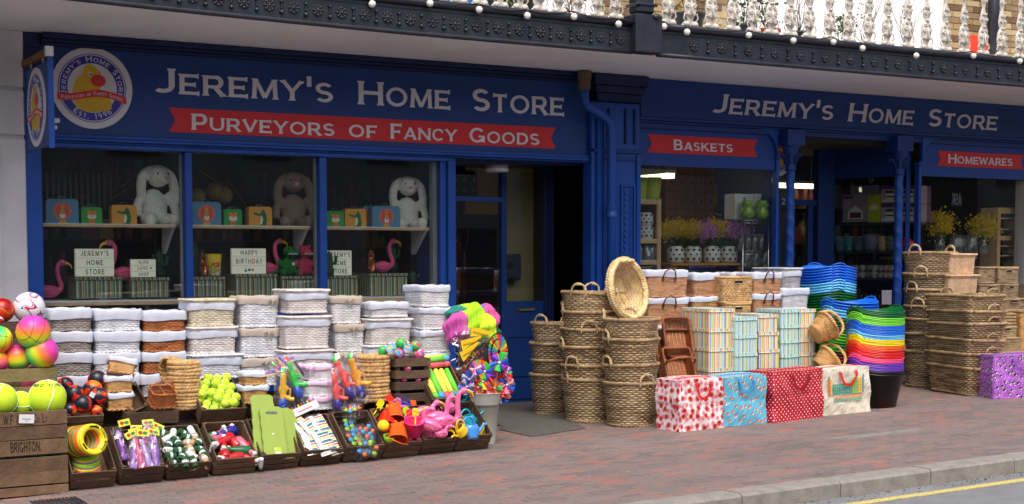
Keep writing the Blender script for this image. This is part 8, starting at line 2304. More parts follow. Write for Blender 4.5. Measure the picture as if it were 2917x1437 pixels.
def lightbox(label,xl,xr,yt,yb,lines,cols=None,hid=0):
 Y=13.90; x0,x1,z0,z1=FR(xl,xr,yt,yb,Y); w_,h=x1-x0,z1-z0
 t=thing('light_box',label,'light box',((x0+x1)/2,Y,z0))
 part('panel',[(-w_/2,w_/2,0,.045,0,h)],M_LBX,t,.004)
 n=len(lines)
 for k in range(n+1):
  zz=h*k/n
  part('letter_rail',[(-w_/2+.004,w_/2-.004,-.003,-.0005,max(zz-.003,.001),min(zz+.001,h-.001))],mat('rail_clear',(200,204,190),rough=.3),t)
 lh=h/n*.56
 for k,ln in enumerate(lines):
  zc=h*(n-1-k)/n+h/n*.22
  tw=text_w(ln,1,.32)*lh*.62
  if tw>w_*.86:sc_=w_*.86/tw
  else:sc_=1
  if cols is None:
   m=MB(); kx=.62*sc_; X0_=-tw*sc_/2
   add_text(m,ln,lambda a,b,c:(X0_+a*kx,-.001-c,zc+b),lh,gap=.32,serif=False,thick=.0008,lift=.0001,weight=.95); o=m.build('letters',M_STEN,t)
  else:
   kx=.62*sc_; x_=-tw*sc_/2
   for q,ch in enumerate(ln):
    m=MB();
    add_text(m,ch,lambda a,b,c:(x_+a*kx,-.001-c,zc+b),lh,gap=.32,serif=False,thick=.0008,lift=.0001);
    if ch!=' ':m.build('letter',cols[(q+k*2)%len(cols)],t)
    x_+=(GLY[ch][0]+.32)*lh*kx
 return t,w_,h
lightbox('cream light box spelling the shop name in three lines in the left pane',215,325,709,788,["JEREMY'S",'HOME','STORE'])
t_,w_,h_=lightbox('small cream light box with a hashtag and heart in the left pane',374,444,739,790,['#LIVE','LOVE ','SHOP'])
heart=lambda cx,cz,s:[(cx+s*.9*(16*math.sin(a)**3)/17,cz+s*(13*math.cos(a)-5*math.cos(2*a)-2*math.cos(3*a)-math.cos(4*a))/17)for a in[2*PI*k/20 for k in range(20)]][::-1]
flat(t_,'heart',[heart(w_*.3,h_*.5,.012)],-.001,M_STEN)
LC=[mat('lb_blue',(50,70,170)),mat('lb_green',(50,150,80)),mat('lb_purple',(130,60,150)),mat('lb_red',(200,50,60))]
t_,w_,h_=lightbox('cream light box with coloured birthday greeting in the middle pane',661,758,708,781,['HAPPY','BIRTHDAY',' '],LC)
flat(t_,'symbol',[ell(0,h_*.16,.013,.013,12)],-.001,LC[0]); flat(t_,'symbol',[ell(.035,h_*.16,.013,.013,12)],-.001,mat('lb_olive',(150,150,60))); flat(t_,'symbol',[[(-.05,h_*.09),(-.02,h_*.09),(-.035,h_*.24)]],-.001,LC[1])
lightbox('cream light box partly hidden by a cactus in the right pane',932,1002,714,785,["JEREMY'S",'HOME','STORE'])
def wflam(label,px_,ybase,ytop,rz=0,s=1.0):
 Y=14.02; p=W(px_,ybase,Y); H=W(px_,ytop,Y).z-p.z; s=H/.30
 flamingo(label,TR(p.x,Y,p.z+.055*s)@RZ(R(rz)),s,mat('dim_flamingo_pink',(226,92,140),rough=.35),[(.05,0,0),(.085,0,.01),(.10,0,.05),(.075,0,.12),(.07,0,.19),(.085,0,.225),(.11,0,.235)],'flamingo_figure','ornament')
wflam('pink flamingo ornament in the far left corner of the lower shelf',140,850,745)
wflam('tall pink flamingo behind the small hashtag light box',355,800,688,180)
wflam('pink flamingo beside the birthday light box',762,784,684)
wflam('pink flamingo on the dark striped box in the right pane',1090,778,684)
def pineapple(label,px_,yt,yb):
 Y=13.95; p=W(px_,yb,Y); H=W(px_,yt,Y).z-p.z
 t=thing('copper_pineapple',label,'ornament',(p.x,Y,p.z)); M_COP=mat('copper',(214,130,96),rough=.22,metal=.85)
 m=MB(); n=16; lv=12; hh=H*.58
 def f(u,v):
  j=int(round(v*lv)); i=int(round(u*n)); r=.043*math.sin(PI*(.12+.78*v))**.6; r*=1.08 if(i+j)%2 else .92
  return(r*math.cos(2*PI*u),r*math.sin(2*PI*u),hh*v)
 m.grid(f,n,lv,smooth=False); m.build('fruit',M_COP,t)
 for k in range(13):
  a=k*2.4; tl=.25+.75*(k/13); m=MB(); out=.04*(1.2-tl)
  b0=Vector((0,0,hh-.005)); m.tube([b0,b0+Vector((math.cos(a)*out,math.sin(a)*out,H*.2*tl)),b0+Vector((math.cos(a)*out*1.7,math.sin(a)*out*1.7,H*.42*tl))],lambda q:.011*(1-q)+.001,5,flat=.4); m.build('leaf',M_COP,t)
pineapple('copper pineapple beside the popcorn tub',579,707,788)
pineapple('copper pineapple beside the right-hand flamingo',1058,702,778)
Y=13.93; p=W(609,787,Y); H=W(609,724,Y).z-p.z
t=thing('popcorn_tub','yellow and red striped popcorn tub in the middle window pane','popcorn tub',(p.x,Y,p.z))
m=MB(); m.lathe([(.001,0),(.058,0),(.078,H),(.074,H),(.06,.02)],24); m.build('tub',mat('popcorn_yellow',(236,200,40),rough=.4),t)
m=MB()
add_text(m,'POPCORN',lambda a,b,c:(math.sin((a-.062)/.072)*.073,-math.cos((a-.062)/.072)*(.073)-c,H*.42+b),.042,serif=False,thick=.002,lift=.0002,gap=.05,weight=1.4,xk=1)
for v in m.v:v.x*=.78
m.build('lettering',mat('popcorn_red',(200,40,50)),t)
m=MB(); rs=random.Random(3)
for k in range(40):m.ball((rs.uniform(-.05,.05),0,0),.001,4)
m=MB()
for k in range(26):
 a=rs.uniform(-1.2,1.2); z_=rs.uniform(.01,H*.36); r_=.059+.02*z_/H; m.ball((math.sin(a)*r_,-math.cos(a)*r_,z_),.008,6)
o=m.build('printed_kernels',M_WHITE,t); o['kind']='stuff'
def plush(label,px_,yt,yb,mt,dino):
 Y=14.0; p=W(px_,yb,Y); H=W(px_,yt,Y).z-p.z; t=thing('plush_animal',label,'soft toy',(p.x,Y,p.z)); s=H/.30; t.scale=(s,s,s)
 blobs=[((0,0,.09),.075,(1,.9,1.2)),((0,-.02,.23),.058,(1,1,.95)),((-.08,-.07,.03),.035,(1,1.3,1)),((.08,-.07,.03),.035,(1,1.3,1)),((-.09,-.02,.12),.026,(1.2,1,1.6)),((.09,-.02,.12),.026,(1.2,1,1.6))]
 if dino:blobs+=[((.02,-.07,.215),.045,(1.3,1,.75)),((.0,-.05,.262),.022,(1,1,1)),((-.12,.02,.04),.035,(1.6,1,.8))]
 else:blobs+=[((-.045,-.01,.28),.02,(1,1,1)),((.045,-.01,.28),.02,(1,1,1)),((.01,-.07,.215),.038,(1.3,1,.8))]
 organic(t,'body',mt,blobs,[],.009,4)
 m=MB()
 for k in range(7):m.ball((-.035+k*.014,-.115+abs(k-3)*.004,.208),.008,6)
 o=m.build('teeth',M_WHITE,t); o['kind']='stuff'
 for sx in(-1,1):m=MB(); m.ball((sx*.025,-.07,.258),.007,8); m.build('eye',M_BLACK,t)
plush('green plush dinosaur with white teeth in the middle pane',822,696,787,M_FURG,True)
plush('pink plush monster bear with white teeth in the middle pane',868,696,787,M_FURP,False)
t=thing('swing_tag','small white swing tag between the two plush toys','tag',W(836,752,13.85)); part('card',[(-.014,.014,-.001,.001,-.014,.014)],M_WHITE,t)
def cactus(label,px_,yt,yb,Y=14.1):
 p=W(px_,yb,Y); H=W(px_,yt,Y).z-p.z; t=thing('cactus',label,'plant',(p.x,Y,p.z))
 m=MB()
 def col(cx,z0_,z1_,r):
  def f(u,v):rr=r*(1+.12*math.cos(16*PI*u))*(1-v**6)+.001; return(cx+rr*math.cos(2*PI*u),rr*math.sin(2*PI*u),z0_+(z1_-z0_)*v)
  m.grid(f,32,8)
 col(0,H*.3,H,.035); m.tube([(0,0,H*.5),(.07,0,H*.5),(.075,0,H*.8)],.018,8); m.tube([(0,0,H*.6),(-.06,0,H*.6),(-.062,0,H*.85)],.016,8)
 m.build('stem',mat('cactus_green',(30,76,52),rough=.7),t)
 m=MB(); m.lathe([(.001,0),(.045,0),(.055,H*.3),(.05,H*.3),(.04,.02)],16); m.build('pot',mat('dark_pot',(40,50,56)),t)
cactus('dark green cactus behind the small hashtag light box',455,712,795); cactus('tall dark cactus at the left of the middle pane',556,690,795); cactus('green cactus overlapping the half-hidden light box',938,715,786,13.88); cactus('tall green cactus behind the right-hand flamingo',1118,680,780);
Y=14.0; p=W(1203,804,Y); t=thing('flag_pot','small round pot painted with a union flag at the right of the lower shelf','pot',(p.x,Y,1.214))
m=MB(); m.lathe([(.001,0),(.05,0),(.066,.05),(.06,.085),(.03,.092),(.01,.11),(.001,.115)],20); m.build('pot',mat('flag_blue',(30,50,140)),t)
m=MB()
for(ax,az,bx_2,bz_)in[(-.05,.005,.05,.08),(.05,.005,-.05,.08),(-.055,.042,.055,.042),(0,0,0,.085)]:m.tube([(ax,-math.sqrt(max(.068**2-ax*ax,0)),az),((ax+bx_2)/2,-.067,(az+bz_)/2),(bx_2,-math.sqrt(max(.068**2-bx_2**2,0)),bz_)],.006,5)
m.build('flag_cross',mat('flag_red',(200,40,50)),t)
cactus('small dark green glass-like cactus beside the flag pot',1175,772,804,14.05)
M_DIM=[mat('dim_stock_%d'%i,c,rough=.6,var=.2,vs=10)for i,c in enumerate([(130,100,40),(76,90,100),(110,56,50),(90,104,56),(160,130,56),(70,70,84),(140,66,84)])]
def rack(label,x0,x1,Y,z0,z1,nsh,seed_,mats=None,shelfmt=None):
 t=thing('stock_rack',label,'rack'); rs=random.Random(seed_); mats=mats or M_DIM
 part('upright',[(x0,x0+.03,Y,Y+.3,z0,z1),(x1-.03,x1,Y,Y+.3,z0,z1)],shelfmt or M_DARK,t)
 for k in range(nsh):
  z=z0+(z1-z0)*k/nsh; part('rack_shelf',[(x0+.03,x1-.03,Y,Y+.3,z,z+.02)],shelfmt or M_DARK,t)
  x=x0+.05
  while x<x1-.12:
   w_=rs.uniform(.05,.16); h=rs.uniform(.3,.85)*((z1-z0)/nsh-.03)
   m=MB()
   if rs.random()<.5:m.box(x,x+w_,Y+.03,Y+.25,z+.021,z+.021+h,bev=.004)
   else:m.lathe([(.001,0),(w_*.42,0),(w_*.48,h*.5),(w_*.3,h*.9),(w_*.2,h)],10,c=(x+w_/2,Y+.14,z+.021))
   m.build('stock_item',rs.choice(mats),t); x+=w_+rs.uniform(.01,.05)
 return t
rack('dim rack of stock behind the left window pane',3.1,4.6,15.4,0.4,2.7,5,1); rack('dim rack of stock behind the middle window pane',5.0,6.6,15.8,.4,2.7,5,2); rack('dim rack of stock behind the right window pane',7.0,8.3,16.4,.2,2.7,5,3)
t=thing('hanging_tools','row of dark hanging utensils dimly seen at the far left of the shop','utensils')
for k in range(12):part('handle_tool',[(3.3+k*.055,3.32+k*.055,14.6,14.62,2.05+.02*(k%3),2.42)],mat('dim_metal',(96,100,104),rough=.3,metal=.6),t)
p=W(232,552,14.9); t=thing('copper_pendant','copper domed pendant lamp hanging above the tiger case','lamp',(p.x,14.9,p.z)); m=MB(); m.lathe([(.11,-.05),(.10,0),(.07,.05),(.02,.075),(.001,.08)],20); m.build('shade',mat('copper',(214,130,96)),t); m=MB(); m.tube([(0,0,.08),(0,0,3.0-p.z)],.003,4); m.build('flex',M_BLACK,t)
t=thing('paper_canopy','dim slanting bamboo poles of a play tent behind the rabbit','tent')
for(a,b_)in[((300,560),(440,470)),((320,565),(455,480)),((640,500),(700,585)),((560,480),(690,560)),((380,575),(440,500))]:
 m=MB(); m.tube([W(a[0],a[1],14.7),W(b_[0],b_[1],14.8)],.008,6); m.build('pole',mat('bamboo',(150,110,60),rough=.6),t)
for k,(px_,py_)in enumerate([(560,560),(612,545),(640,556)]):
 p=W(px_,py_,14.6); t=thing('pompom','%s dull yellow paper pompom from the left behind the middle lion case'%ORD[k],'decoration',p,group='paper pompoms'); m=MB(); m.ball((0,0,0),.09,14);
 for v in m.v:v*=random.uniform(.9,1.08)
 m.build('paper_ball',mat('pompom_yellow',(170,140,70),rough=.9),t)
t=thing('foil_curtain','dark red and gold foil garlands hanging inside the shop door','decoration')
rs=random.Random(6)
for k in range(60):
 x=rs.uniform(7.55,8.05); z1_=rs.uniform(1.3,2.0); m=MB(); L_=rs.uniform(.2,.6); m.tube([(x,14.9,z1_),(x+rs.uniform(-.05,.05),14.95,z1_-L_*.5),(x+rs.uniform(-.08,.08),14.9,z1_-L_)],.006,4); m.build('garland_strand',mat('foil_%d'%(k%4),[(110,20,24),(80,16,26),(150,100,30),(50,30,60)][k%4],rough=.25,metal=.4),t)
t=thing('film_reel_poster','dark poster with rows of pale roundels over the shop door','poster'); part('sheet',[(7.55,8.15,14.9,14.92,2.3,2.58)],M_BLACK,t); part('orange_edge',[(7.5,8.2,14.88,14.9,2.26,2.3)],mat('dim_orange',(150,90,20)),t)
for i in range(5):
 for j in range(2):
  m=MB(); m.lathe([(.012,0),(.03,0),(.03,.006),(.012,.006),(.012,0)],12); o=m.build('roundel',mat('roundel_grey',(150,150,130)),t); o.location=(7.62+i*.12,14.89,2.37+j*.12); o.rotation_euler=(PI/2,0,.3)
part('yellow_wall',[(8.0,8.42,14.9,14.95,2.1,2.9)],mat('dim_yellow_wall',(170,124,20),rough=.8),None,label='ochre wall patch seen high through the door glass',cat='wall')
# ================================================================ baskets window (right unit)
def at2(px_,py_,Y):return W(px_,py_,Y)
ws=thing('wooden_shelves','pine shelf unit at the left of the baskets window','shelf unit')
Y=14.0; xl_,xr_=9.47,W(1884,600,Y).x
part('post',[(xr_-.05,xr_,Y,Y+.04,.5,W(1878,566,Y).z)],M_PINE,ws,.003)
for(py_)in(575,687,748):
 z=W(1840,py_,Y).z; part('shelf_board',[(xl_,xr_-.05,Y,Y+.35,z-.028,z+.02)],M_PINE,ws,.003); part('shelf_top',[(xl_,xr_-.06,Y+.01,Y+.35,z+.0205,z+.026)],M_WHITE,ws)
zt_s=[W(1840,py_,Y).z+.027 for py_ in(575,687,748)]
M_LIME=mat('lime_glaze',(176,190,50),rough=.3,var=.06)
for k,px_ in enumerate((1820,1859)):
 p=W(px_,560,Y+.12); t=thing('tall_vase','%s tall lime green vase on the pine shelves'%('left','right')[k],'vase',(p.x,Y+.12,zt_s[0])); hh=W(px_,506,Y+.12).z-zt_s[0]
 m=MB(); m.lathe([(.001,0),(.075,0),(.08,.01),(.105,hh),(.10,hh),(.07,.02)],28); m.build('vase',M_LIME,t)
M_LANT=mat('white_ceramic',(226,226,222),rough=.25,var=.04)
def lantern(label,px_,yb,wpx,hpx,Y,zb=None,rows=3):
 p=W(px_,yb,Y); zb=p.z if zb is None else zb
 s=(p.x*_s+Y*_c)/FPX; r=wpx/2*s/.93; h=hpx*s
 t=thing('heart_lantern',label,'lantern',(p.x,Y,zb));
 prof=[(.001,0),(r*.8,0),(r*.97,h*.12),(r,h*.5),(r*.96,h*.82),(r*.72,h*.93),(r*.74,h),(r*.68,h),(r*.66,h*.93)]
 m=MB(); m.lathe(prof,28); m.build('jar',M_LANT,t)
 m=MB()
 for j in range(rows):
  for i in range(9):
   a=2*PI*(i+.5*(j%2))/9; z_=h*(.22+.27*j); s_=r*(.21 if j!=1 else .15)
   if math.sin(a)>.3:continue
   pts=heart(0,0,s_)
   m.prism(pts,0,.002,0,lambda q,b,c:((r*1.002+c)*math.cos(a+q/r),(r*1.002+c)*math.sin(a+q/r),z_+b))
 o=m.build('heart_opening',mat('heart_dark',(34,40,48),rough=.7),t); o['kind']='stuff'
 return t,r,h
for(px_,wv,col,lab)in[(1809,32,0,'left'),(1840,40,1,'right')]:
 t_,r_,h_=lantern('lower %s heart-pierced lantern on the pine shelves'%lab,px_,677,wv,38,Y+.12,zt_s[1]); lantern('upper %s heart-pierced lantern on the pine shelves'%lab,px_,640,wv,36,Y+.12,zt_s[1]+h_)
for k,px_ in enumerate((1806,1820,1841,1856)):
 p=W(px_,745,Y+.1); t=thing('steel_jar','grey storage jar on the lowest pine shelf, %s from the left'%ORD[k],'jar',(p.x,Y+.1,zt_s[2])); hh=.17
 m=MB(); m.lathe([(.001,0),(.04,0),(.042,hh*.8),(.034,hh*.85),(.036,hh),(.001,hh)],16); m.build('jar',mat('grey_jar',(150,160,168),rough=.3,metal=.3),t)
t=thing('price_label','white paper label tied to a grey jar','label',W(1848,722,14.02)); part('card',[(-.018,.018,-.001,.001,-.03,.03)],M_WHITE,t)
YT=14.0; zt2_=W(2020,749,YT).z; xa_,xb_=W(1912,750,YT).x,W(2126,750,YT).x
t=thing('oak_table','small oak table carrying four pierced flower pots','table'); part('top',[(xa_,xb_,YT,YT+.4,zt2_-.035,zt2_)],M_TAN,t,.005); part('leg',[(xa_+.04,xa_+.1,YT+.02,YT+.08,.3,zt2_-.035),(xb_-.1,xb_-.04,YT+.02,YT+.08,.3,zt2_-.035)],M_TAN,t); part('back_panel',[(xa_+.1,xb_-.1,YT+.05,YT+.07,.4,zt2_-.06)],M_BLACK,t)
M_FY=mat('forsythia_yellow',(255,214,40),rough=.6,var=.2,vs=30); M_FP=mat('lilac_flowers',(236,160,236),rough=.6,var=.25,vs=30); M_GL=mat('flower_leaf_green',(40,90,36),rough=.5,var=.3,vs=20)
def blossom(parent,c,r,n,mt,rnd,s=.012,flatz=.8,name='blossom'):
 m=MB()
 for _ in range(n):
  p=Vector((rnd.gauss(0,.45),rnd.gauss(0,.4),rnd.gauss(0,.4)*flatz))*r+Vector(c)
  for q in range(2):
   d=Vector((rnd.uniform(-1,1),rnd.uniform(-1,1),rnd.uniform(-1,1))).normalized(); w_=d.cross(Vector((rnd.random(),rnd.random(),1))).normalized(); L_=s*rnd.uniform(.7,1.3)
   m.add([p-d*L_,p+w_*L_*.6,p+d*L_,p-w_*L_*.6],[(0,1,2,3)])
 o=m.build(name,mt,parent); return o
fr=random.Random(44)
pots4=[(1925,[('y',-.10,.26),('y',.02,.28)],'yellow sprays, leftmost'),(1974,[('y',-.02,.27),('p',.12,.24)],'yellow and lilac sprays, second from the left'),(2028,[('p',-.10,.26),('y',.06,.29)],'lilac and golden sprays, third from the left'),(2076,[('p',.0,.28),('p',.12,.25)],'lilac sprays, rightmost')]
for(px_,bl_,lab)in pots4:
 t,r_,h_=lantern('heart-pierced white pot on the oak table holding %s'%lab,px_,746,46,47,YT+.13,zt2_+.001)
 t2=thing('artificial_flowers','bunch of %s on the oak table'%lab,'flowers',(t.location.x,t.location.y,zt2_+h_))
 for(k_,dx,dz)in bl_:blossom(t2,(dx,0,dz-.08),.15,950,M_FY if k_=='y' else M_FP,fr)
 blossom(t2,(0,0,.04),.12,220,M_GL,fr,.02,.5,'leaves')
 m=MB()
 for q in range(5):m.tube([(0,0,-.03),(fr.uniform(-.08,.1),fr.uniform(-.03,.03),.17)],.003,4)
 m.build('stems',M_GL,t2)
for k,(xl,xr)in enumerate([(2094,2147),(2148,2190)]):
 x0,x1,z0,z1=FR(xl,xr,553,625,14.0); t=thing('white_box','white carton behind the %s green owl vase'%('left','right')[k],'box'); part('carton',[(x0,x1-.004,14.0,14.2,z0,z1)],M_WHITE,t); part('printed_mark',[((x0+x1)/2-.02,(x0+x1)/2+.02,13.9985,13.9995,z1-.08,z1-.04)],mat('box_print_grey',(150,150,160)),t)
M_OWL=mat('green_glaze',(124,170,50),rough=.18,var=.1,coat=.5,bump=.3,bs=60)
for k,px_ in enumerate((2128,2170)):
 p=W(px_,625,13.88); s=1; hh=W(px_,572,13.88).z-p.z; t=thing('owl_vase','%s glossy green owl-shaped vase on the wire rack'%('left','right')[k],'vase',(p.x,13.88,p.z))
 m=MB(); m.lathe([(.001,0),(.05,0),(.082,hh*.22),(.085,hh*.4),(.062,hh*.58),(.06,hh*.66),(.068,hh*.8),(.062,hh*.95),(.06,hh),(.054,hh)],24); m.build('vase',M_OWL,t)
 for sx in(-1,1):m=MB(); m.lathe([(.022,0),(.012,.006),(.006,.003),(.001,.006)],12); o=m.build('eye',M_OWL,t); o.location=(sx*.026,-.062,hh*.75); o.rotation_euler=(PI/2,0,sx*-.4)
wr=thing('wire_rack','chrome wire rack with zigzag shelves at the right of the baskets window','rack'); M_CHR=mat('chrome',(200,204,206),rough=.2,metal=1,var=0)
xa_,xb_=W(2117,630,13.8).x,W(2190,630,13.8).x
for(xx)in(xa_,xb_):
 for yy in(13.8,14.1):m=MB(); m.tube([(xx,yy,.6),(xx,yy,W(2117,628,13.8).z+.02)],.008,8); m.build('post',M_CHR,wr)
for py_ in(628,716):
 z=W(2150,py_,13.8).z
 m=MB(); m.tube([(xa_,13.8,z),(xb_,13.8,z)],.004,6); m.tube([(xa_,13.8,z-.035),(xb_,13.8,z-.035)],.004,6); m.tube([(xa_+(xb_-xa_)*q/14,13.8,z-(.035 if q%2 else 0))for q in range(15)],.003,5)
 m.build('shelf_edge',M_CHR,wr)
 for q in range(8):m=MB(); m.tube([(xa_+(xb_-xa_)*q/7,13.8,z),(xa_+(xb_-xa_)*q/7,14.1,z)],.003,5); m.build('shelf_wire',M_CHR,wr)
GLS=glass_mat('clear_glassware',(232,240,240),refl=3.0,rough=.03,milky=.06)
z=W(2150,716,13.8).z
for k in range(4):
 t=thing('glass_tumbler','clear glass tumbler on the upper wire shelf, %s from the left'%ORD[k],'glass',(xa_+.07+k*.1,13.92,z+.005)); m=MB(); m.lathe([(.001,0),(.035,0),(.042,.2),(.038,.2),(.03,.01)],14); m.build('glass',GLS,t)
for k in range(3):
 p=W(2130+k*26,765,13.9); t=thing('glass_jar','round glass jar below the wire rack shelf, %s from the left'%ORD[k],'glass',(p.x,13.92,p.z)); m=MB(); m.lathe([(.001,0),(.06,0),(.07,.08),(.05,.15),(.05,.18),(.045,.18)],16); m.build('glass',GLS,t)
t=thing('drawer_chest','tall dark wooden chest of small drawers dimly seen behind the flowers','chest'); Yc_=15.6; xa_,xb_=W(1895,600,Yc_).x,W(2035,600,Yc_).x
part('carcass',[(xa_,xb_,Yc_,Yc_+.4,.8,3.0)],mat('dark_oak',(110,66,28),rough=.4,var=.25,vs=8),t)
dm=MB(); dm.box(0,(xb_-xa_)/5-.02,-.012,0,0,.2,bev=.004); dme_=dm.mesh('drawer',mat('oak_drawer',(130,80,36),rough=.4,var=.2)); kn=MB(); kn.ball((0,0,0),.013,8); kme_=kn.mesh('knob',M_BLACK)
for i in range(5):
 for j in range(9):
  o=obj('drawer',dme_,t,(xa_+.01+i*(xb_-xa_)/5,Yc_,.9+j*.225)); obj('knob',kme_,o,((xb_-xa_)/10,-.02,.1))
t=thing('striplight_fitting','yellowish angled ceiling panel at the top left of the baskets window','lamp'); part('panel',[(9.5,10.4,14.4,14.9,2.60,2.64)],mat('warm_panel',(214,206,140),rough=.5),t)
# ================================================================ return window stock
IW=lambda px_,py_:None
def onrw(u,off,z):return A2+dirv.normalized()*u+Vector((-math.sin(ang),math.cos(ang),0))*off+Vector((0,0,z))
def u_at(px_,off=.12):
 best=None
 for k in range(200):
  u=Ld*k/199*1.3; q=onrw(u,off,1.6); f=q.x*_s*_cp+q.y*_c*_cp-(q.z-CAM_H)*_sp; rr=q.x*_c-q.y*_s; xpx=1458.5+FPX*rr/f
  if best is None or abs(xpx-px_)<best[0]:best=(abs(xpx-px_),u,f)
 return best[1],best[2]
def z_rw(px_,py_):
 u,f=u_at(px_); q=onrw(u,.12,0); return W(px_,py_,q.y).z
def rwt(name,label,cat,group=None):t=thing(name,label,cat,(A2.x,A2.y,0),(0,0,ang),group); return t
shz=[z_rw(2470,636),z_rw(2470,716),z_rw(2470,792),z_rw(2470,860)]
t=rwt('display_shelving','grey shelving stacked with cake boxes behind the angled side window','shelving')
for z in shz:part('shelf',[(0,Ld*1.15,.1,.5,z-.03,z)],mat('dark_shelf',(44,46,52),rough=.5),t)
def box_on(label,xl,xr,yt,yb,mt,prints=(),d=.25,zb=None):
 ua,_=u_at(xl); ub,_=u_at(xr); z0=z_rw((xl+xr)/2,yb); z1=z_rw((xl+xr)/2,yt)
 t=rwt('boxed_goods',label,'box'); part('carton',[(ua,ub-.004,.12,.12+d,z0+.002,z1)],mt,t)
 w_=ub-ua; h=z1-z0
 for(nm,pol,pm,dep)in prints:
  m=MB(); m.prism([(ua+a*w_,z0+b*h)for a,b in pol],0,.0012,0,lambda a,b,c:(a,.1195-dep-c,b)); m.build(nm,pm,t)
M_PUR=mat('purple_card',(92,44,100),rough=.4); M_PKW=mat('pale_photo_card',(170,150,150),rough=.4,var=.2); M_CHOC=mat('chocolate_print',(70,30,30)); M_CRM=mat('cream_print',(226,216,206)); M_YGR=mat('yellow_green_card',(180,186,24),rough=.4)
prc=[('band',[(0,.8),(1,.8),(1,1),(0,1)],M_PUR,0),('plate',[(.05,.08),(.95,.08),(.95,.2),(.05,.2)],M_CRM,0),('cake',[(.25,.18),(.75,.18),(.75,.6),(.25,.6)],M_CRM,.0015),('cake_layer',[(.25,.32),(.75,.32),(.75,.4),(.25,.4)],M_CHOC,.003),('cake_topping',[(.22,.56),(.78,.56),(.7,.7),(.3,.7)],M_CHOC,.003)]
pos_=[(2507,2555,529,579,'upper left'),(2556,2612,529,579,'upper right'),(2507,2555,580,634,'lower left'),(2556,2612,580,634,'lower right')]
for(a,b_,c,d_,w_)in pos_:box_on('purple cake-stand box with a layer cake picture, %s of four'%w_,a,b_,c,d_,M_PKW,prc)
box_on('yellow-green box with a white dome picture beside the purple boxes',2470,2506,554,634,M_YGR,[('picture',[(.2,.45),(.8,.45),(.7,.6),(.5,.66),(.3,.6)],M_CRM,0)])
box_on('pale box printed with a glass cake dome',2398,2469,555,634,mat('pale_lilac_card',(150,136,136),rough=.4,var=.15),[('label',[(.02,.86),(.45,.86),(.45,.95),(.02,.95)],mat('label_blue',(60,60,120)),0),('dome',[(.2,.12),(.85,.12),(.8,.4),(.52,.62),(.24,.4)],M_CRM,0),('cake',[(.3,.16),(.75,.16),(.75,.36),(.3,.36)],M_CHOC,.0015)])
box_on('grey and black box on top of the pale box',2420,2500,529,553,mat('grey_card',(120,116,120)),[])
cb={'teal':(90,140,150),'blue':(80,150,160),'slate':(96,110,136),'cream':(200,176,120),'grey':(110,116,124)}
for k,(px_,c_,hp,nm)in enumerate([(2390,'teal',50,'teal and tan'),(2418,'blue',52,'pale blue'),(2447,'slate',48,'slate blue'),(2515,'cream',48,'cream'),(2537,'grey',42,'grey')]):
 u,f=u_at(px_,.25); zb=shz[1]; t=rwt('bowl_stack','stack of %s bowls on the second display shelf'%nm,'bowls')
 for q in range(5):
  s=.065+.004*q; m=MB(); m.lathe([(s*.5,0),(s*.95,.03),(s,.05),(s*.93,.05),(s*.45,.01)],18,c=(u,.25,zb+q*.036)); m.build('bowl',mat('bowl_'+c_,cb[c_],rough=.3),t)
u,f=u_at(2483,.25); t=rwt('speckled_jar','large blue and white speckled jar on the second display shelf','jar'); m=MB(); m.lathe([(.001,0),(.08,0),(.105,.05),(.108,.16),(.10,.22),(.001,.22)],24,c=(u,.25,shz[1])); m.build('jar',dots_mat('speckle_glaze',(46,56,100),(190,196,214),60,.32,.9,ang=20),t)
k=0
mc=[(150,150,160),(190,140,136),(190,190,196),(120,120,124),(196,200,170)]
for row_,(py_)in enumerate((765,790)):
 for q,px_ in enumerate(range(2424,2546,17)):
  u,f=u_at(px_,.2); z0=shz[2]+(0.0 if row_ else .085); t=rwt('patterned_mug','%s mug from the left in the %s row of patterned mugs'%(ORD[q],'upper' if not row_ else 'lower'),'mug','patterned mugs on the display shelf')
  m=MB(); m.lathe([(.001,0),(.038,0),(.04,.01),(.04,.08),(.036,.08),(.035,.01)],14,c=(u,.2,z0)); m.build('cup',dots_mat('mug_%d'%(q%5),mc[q%5],tuple(int(v*.55)for v in mc[q%5]),70,.4,.8,ang=q*13),t)
  m=MB(); m.tube(curve([(u+.038,.17,z0+.06),(u+.062,.155,z0+.05),(u+.062,.155,z0+.03),(u+.038,.17,z0+.02)],3),.004,5); m.build('handle',M_LANT,t)
t=rwt('teapot','red teapot half hidden by the twisted column','teapot'); u,f=u_at(2580,.25); m=MB(); m.lathe([(.001,0),(.08,0),(.12,.06),(.11,.12),(.05,.16),(.015,.19),(.001,.195)],20,c=(u,.25,shz[1])); m.tube(curve([(u+.1,.25,shz[1]+.05),(u+.16,.25,shz[1]+.09),(u+.18,.25,shz[1]+.15)],4),.015,8); m.build('pot',mat('red_glaze',(190,50,40),rough=.25),t)
for k in range(9):
 u,f=u_at(2430+k*13,.2); t=rwt('spice_bottle','%s spice bottle from the left on the bottom display shelf'%ORD[k],'bottle','spice bottles on the bottom display shelf'); m=MB(); m.lathe([(.001,0),(.022,0),(.022,.07),(.014,.085),(.016,.1),(.001,.1)],10,c=(u,.2,shz[3])); m.build('bottle',mat('spice_dark',(60,50,44),rough=.2),t)
q0,q1=W(2512,868,13.95),W(2540,827,13.95); t=thing('notice','small pale notice card low behind the twisted column','notice'); part('card',[(q0.x,q1.x,13.95,13.955,q0.z,q1.z)],mat('notice_card',(190,186,196)),t)
rack('dim stock behind the recessed door',12.1,13.4,16.6,.3,2.8,5,9,[M_DIM[0],M_DIM[4],M_DIM[3]])
rack('dim stock at the back of the homewares window',13.9,16.4,16.2,.3,2.8,5,12)
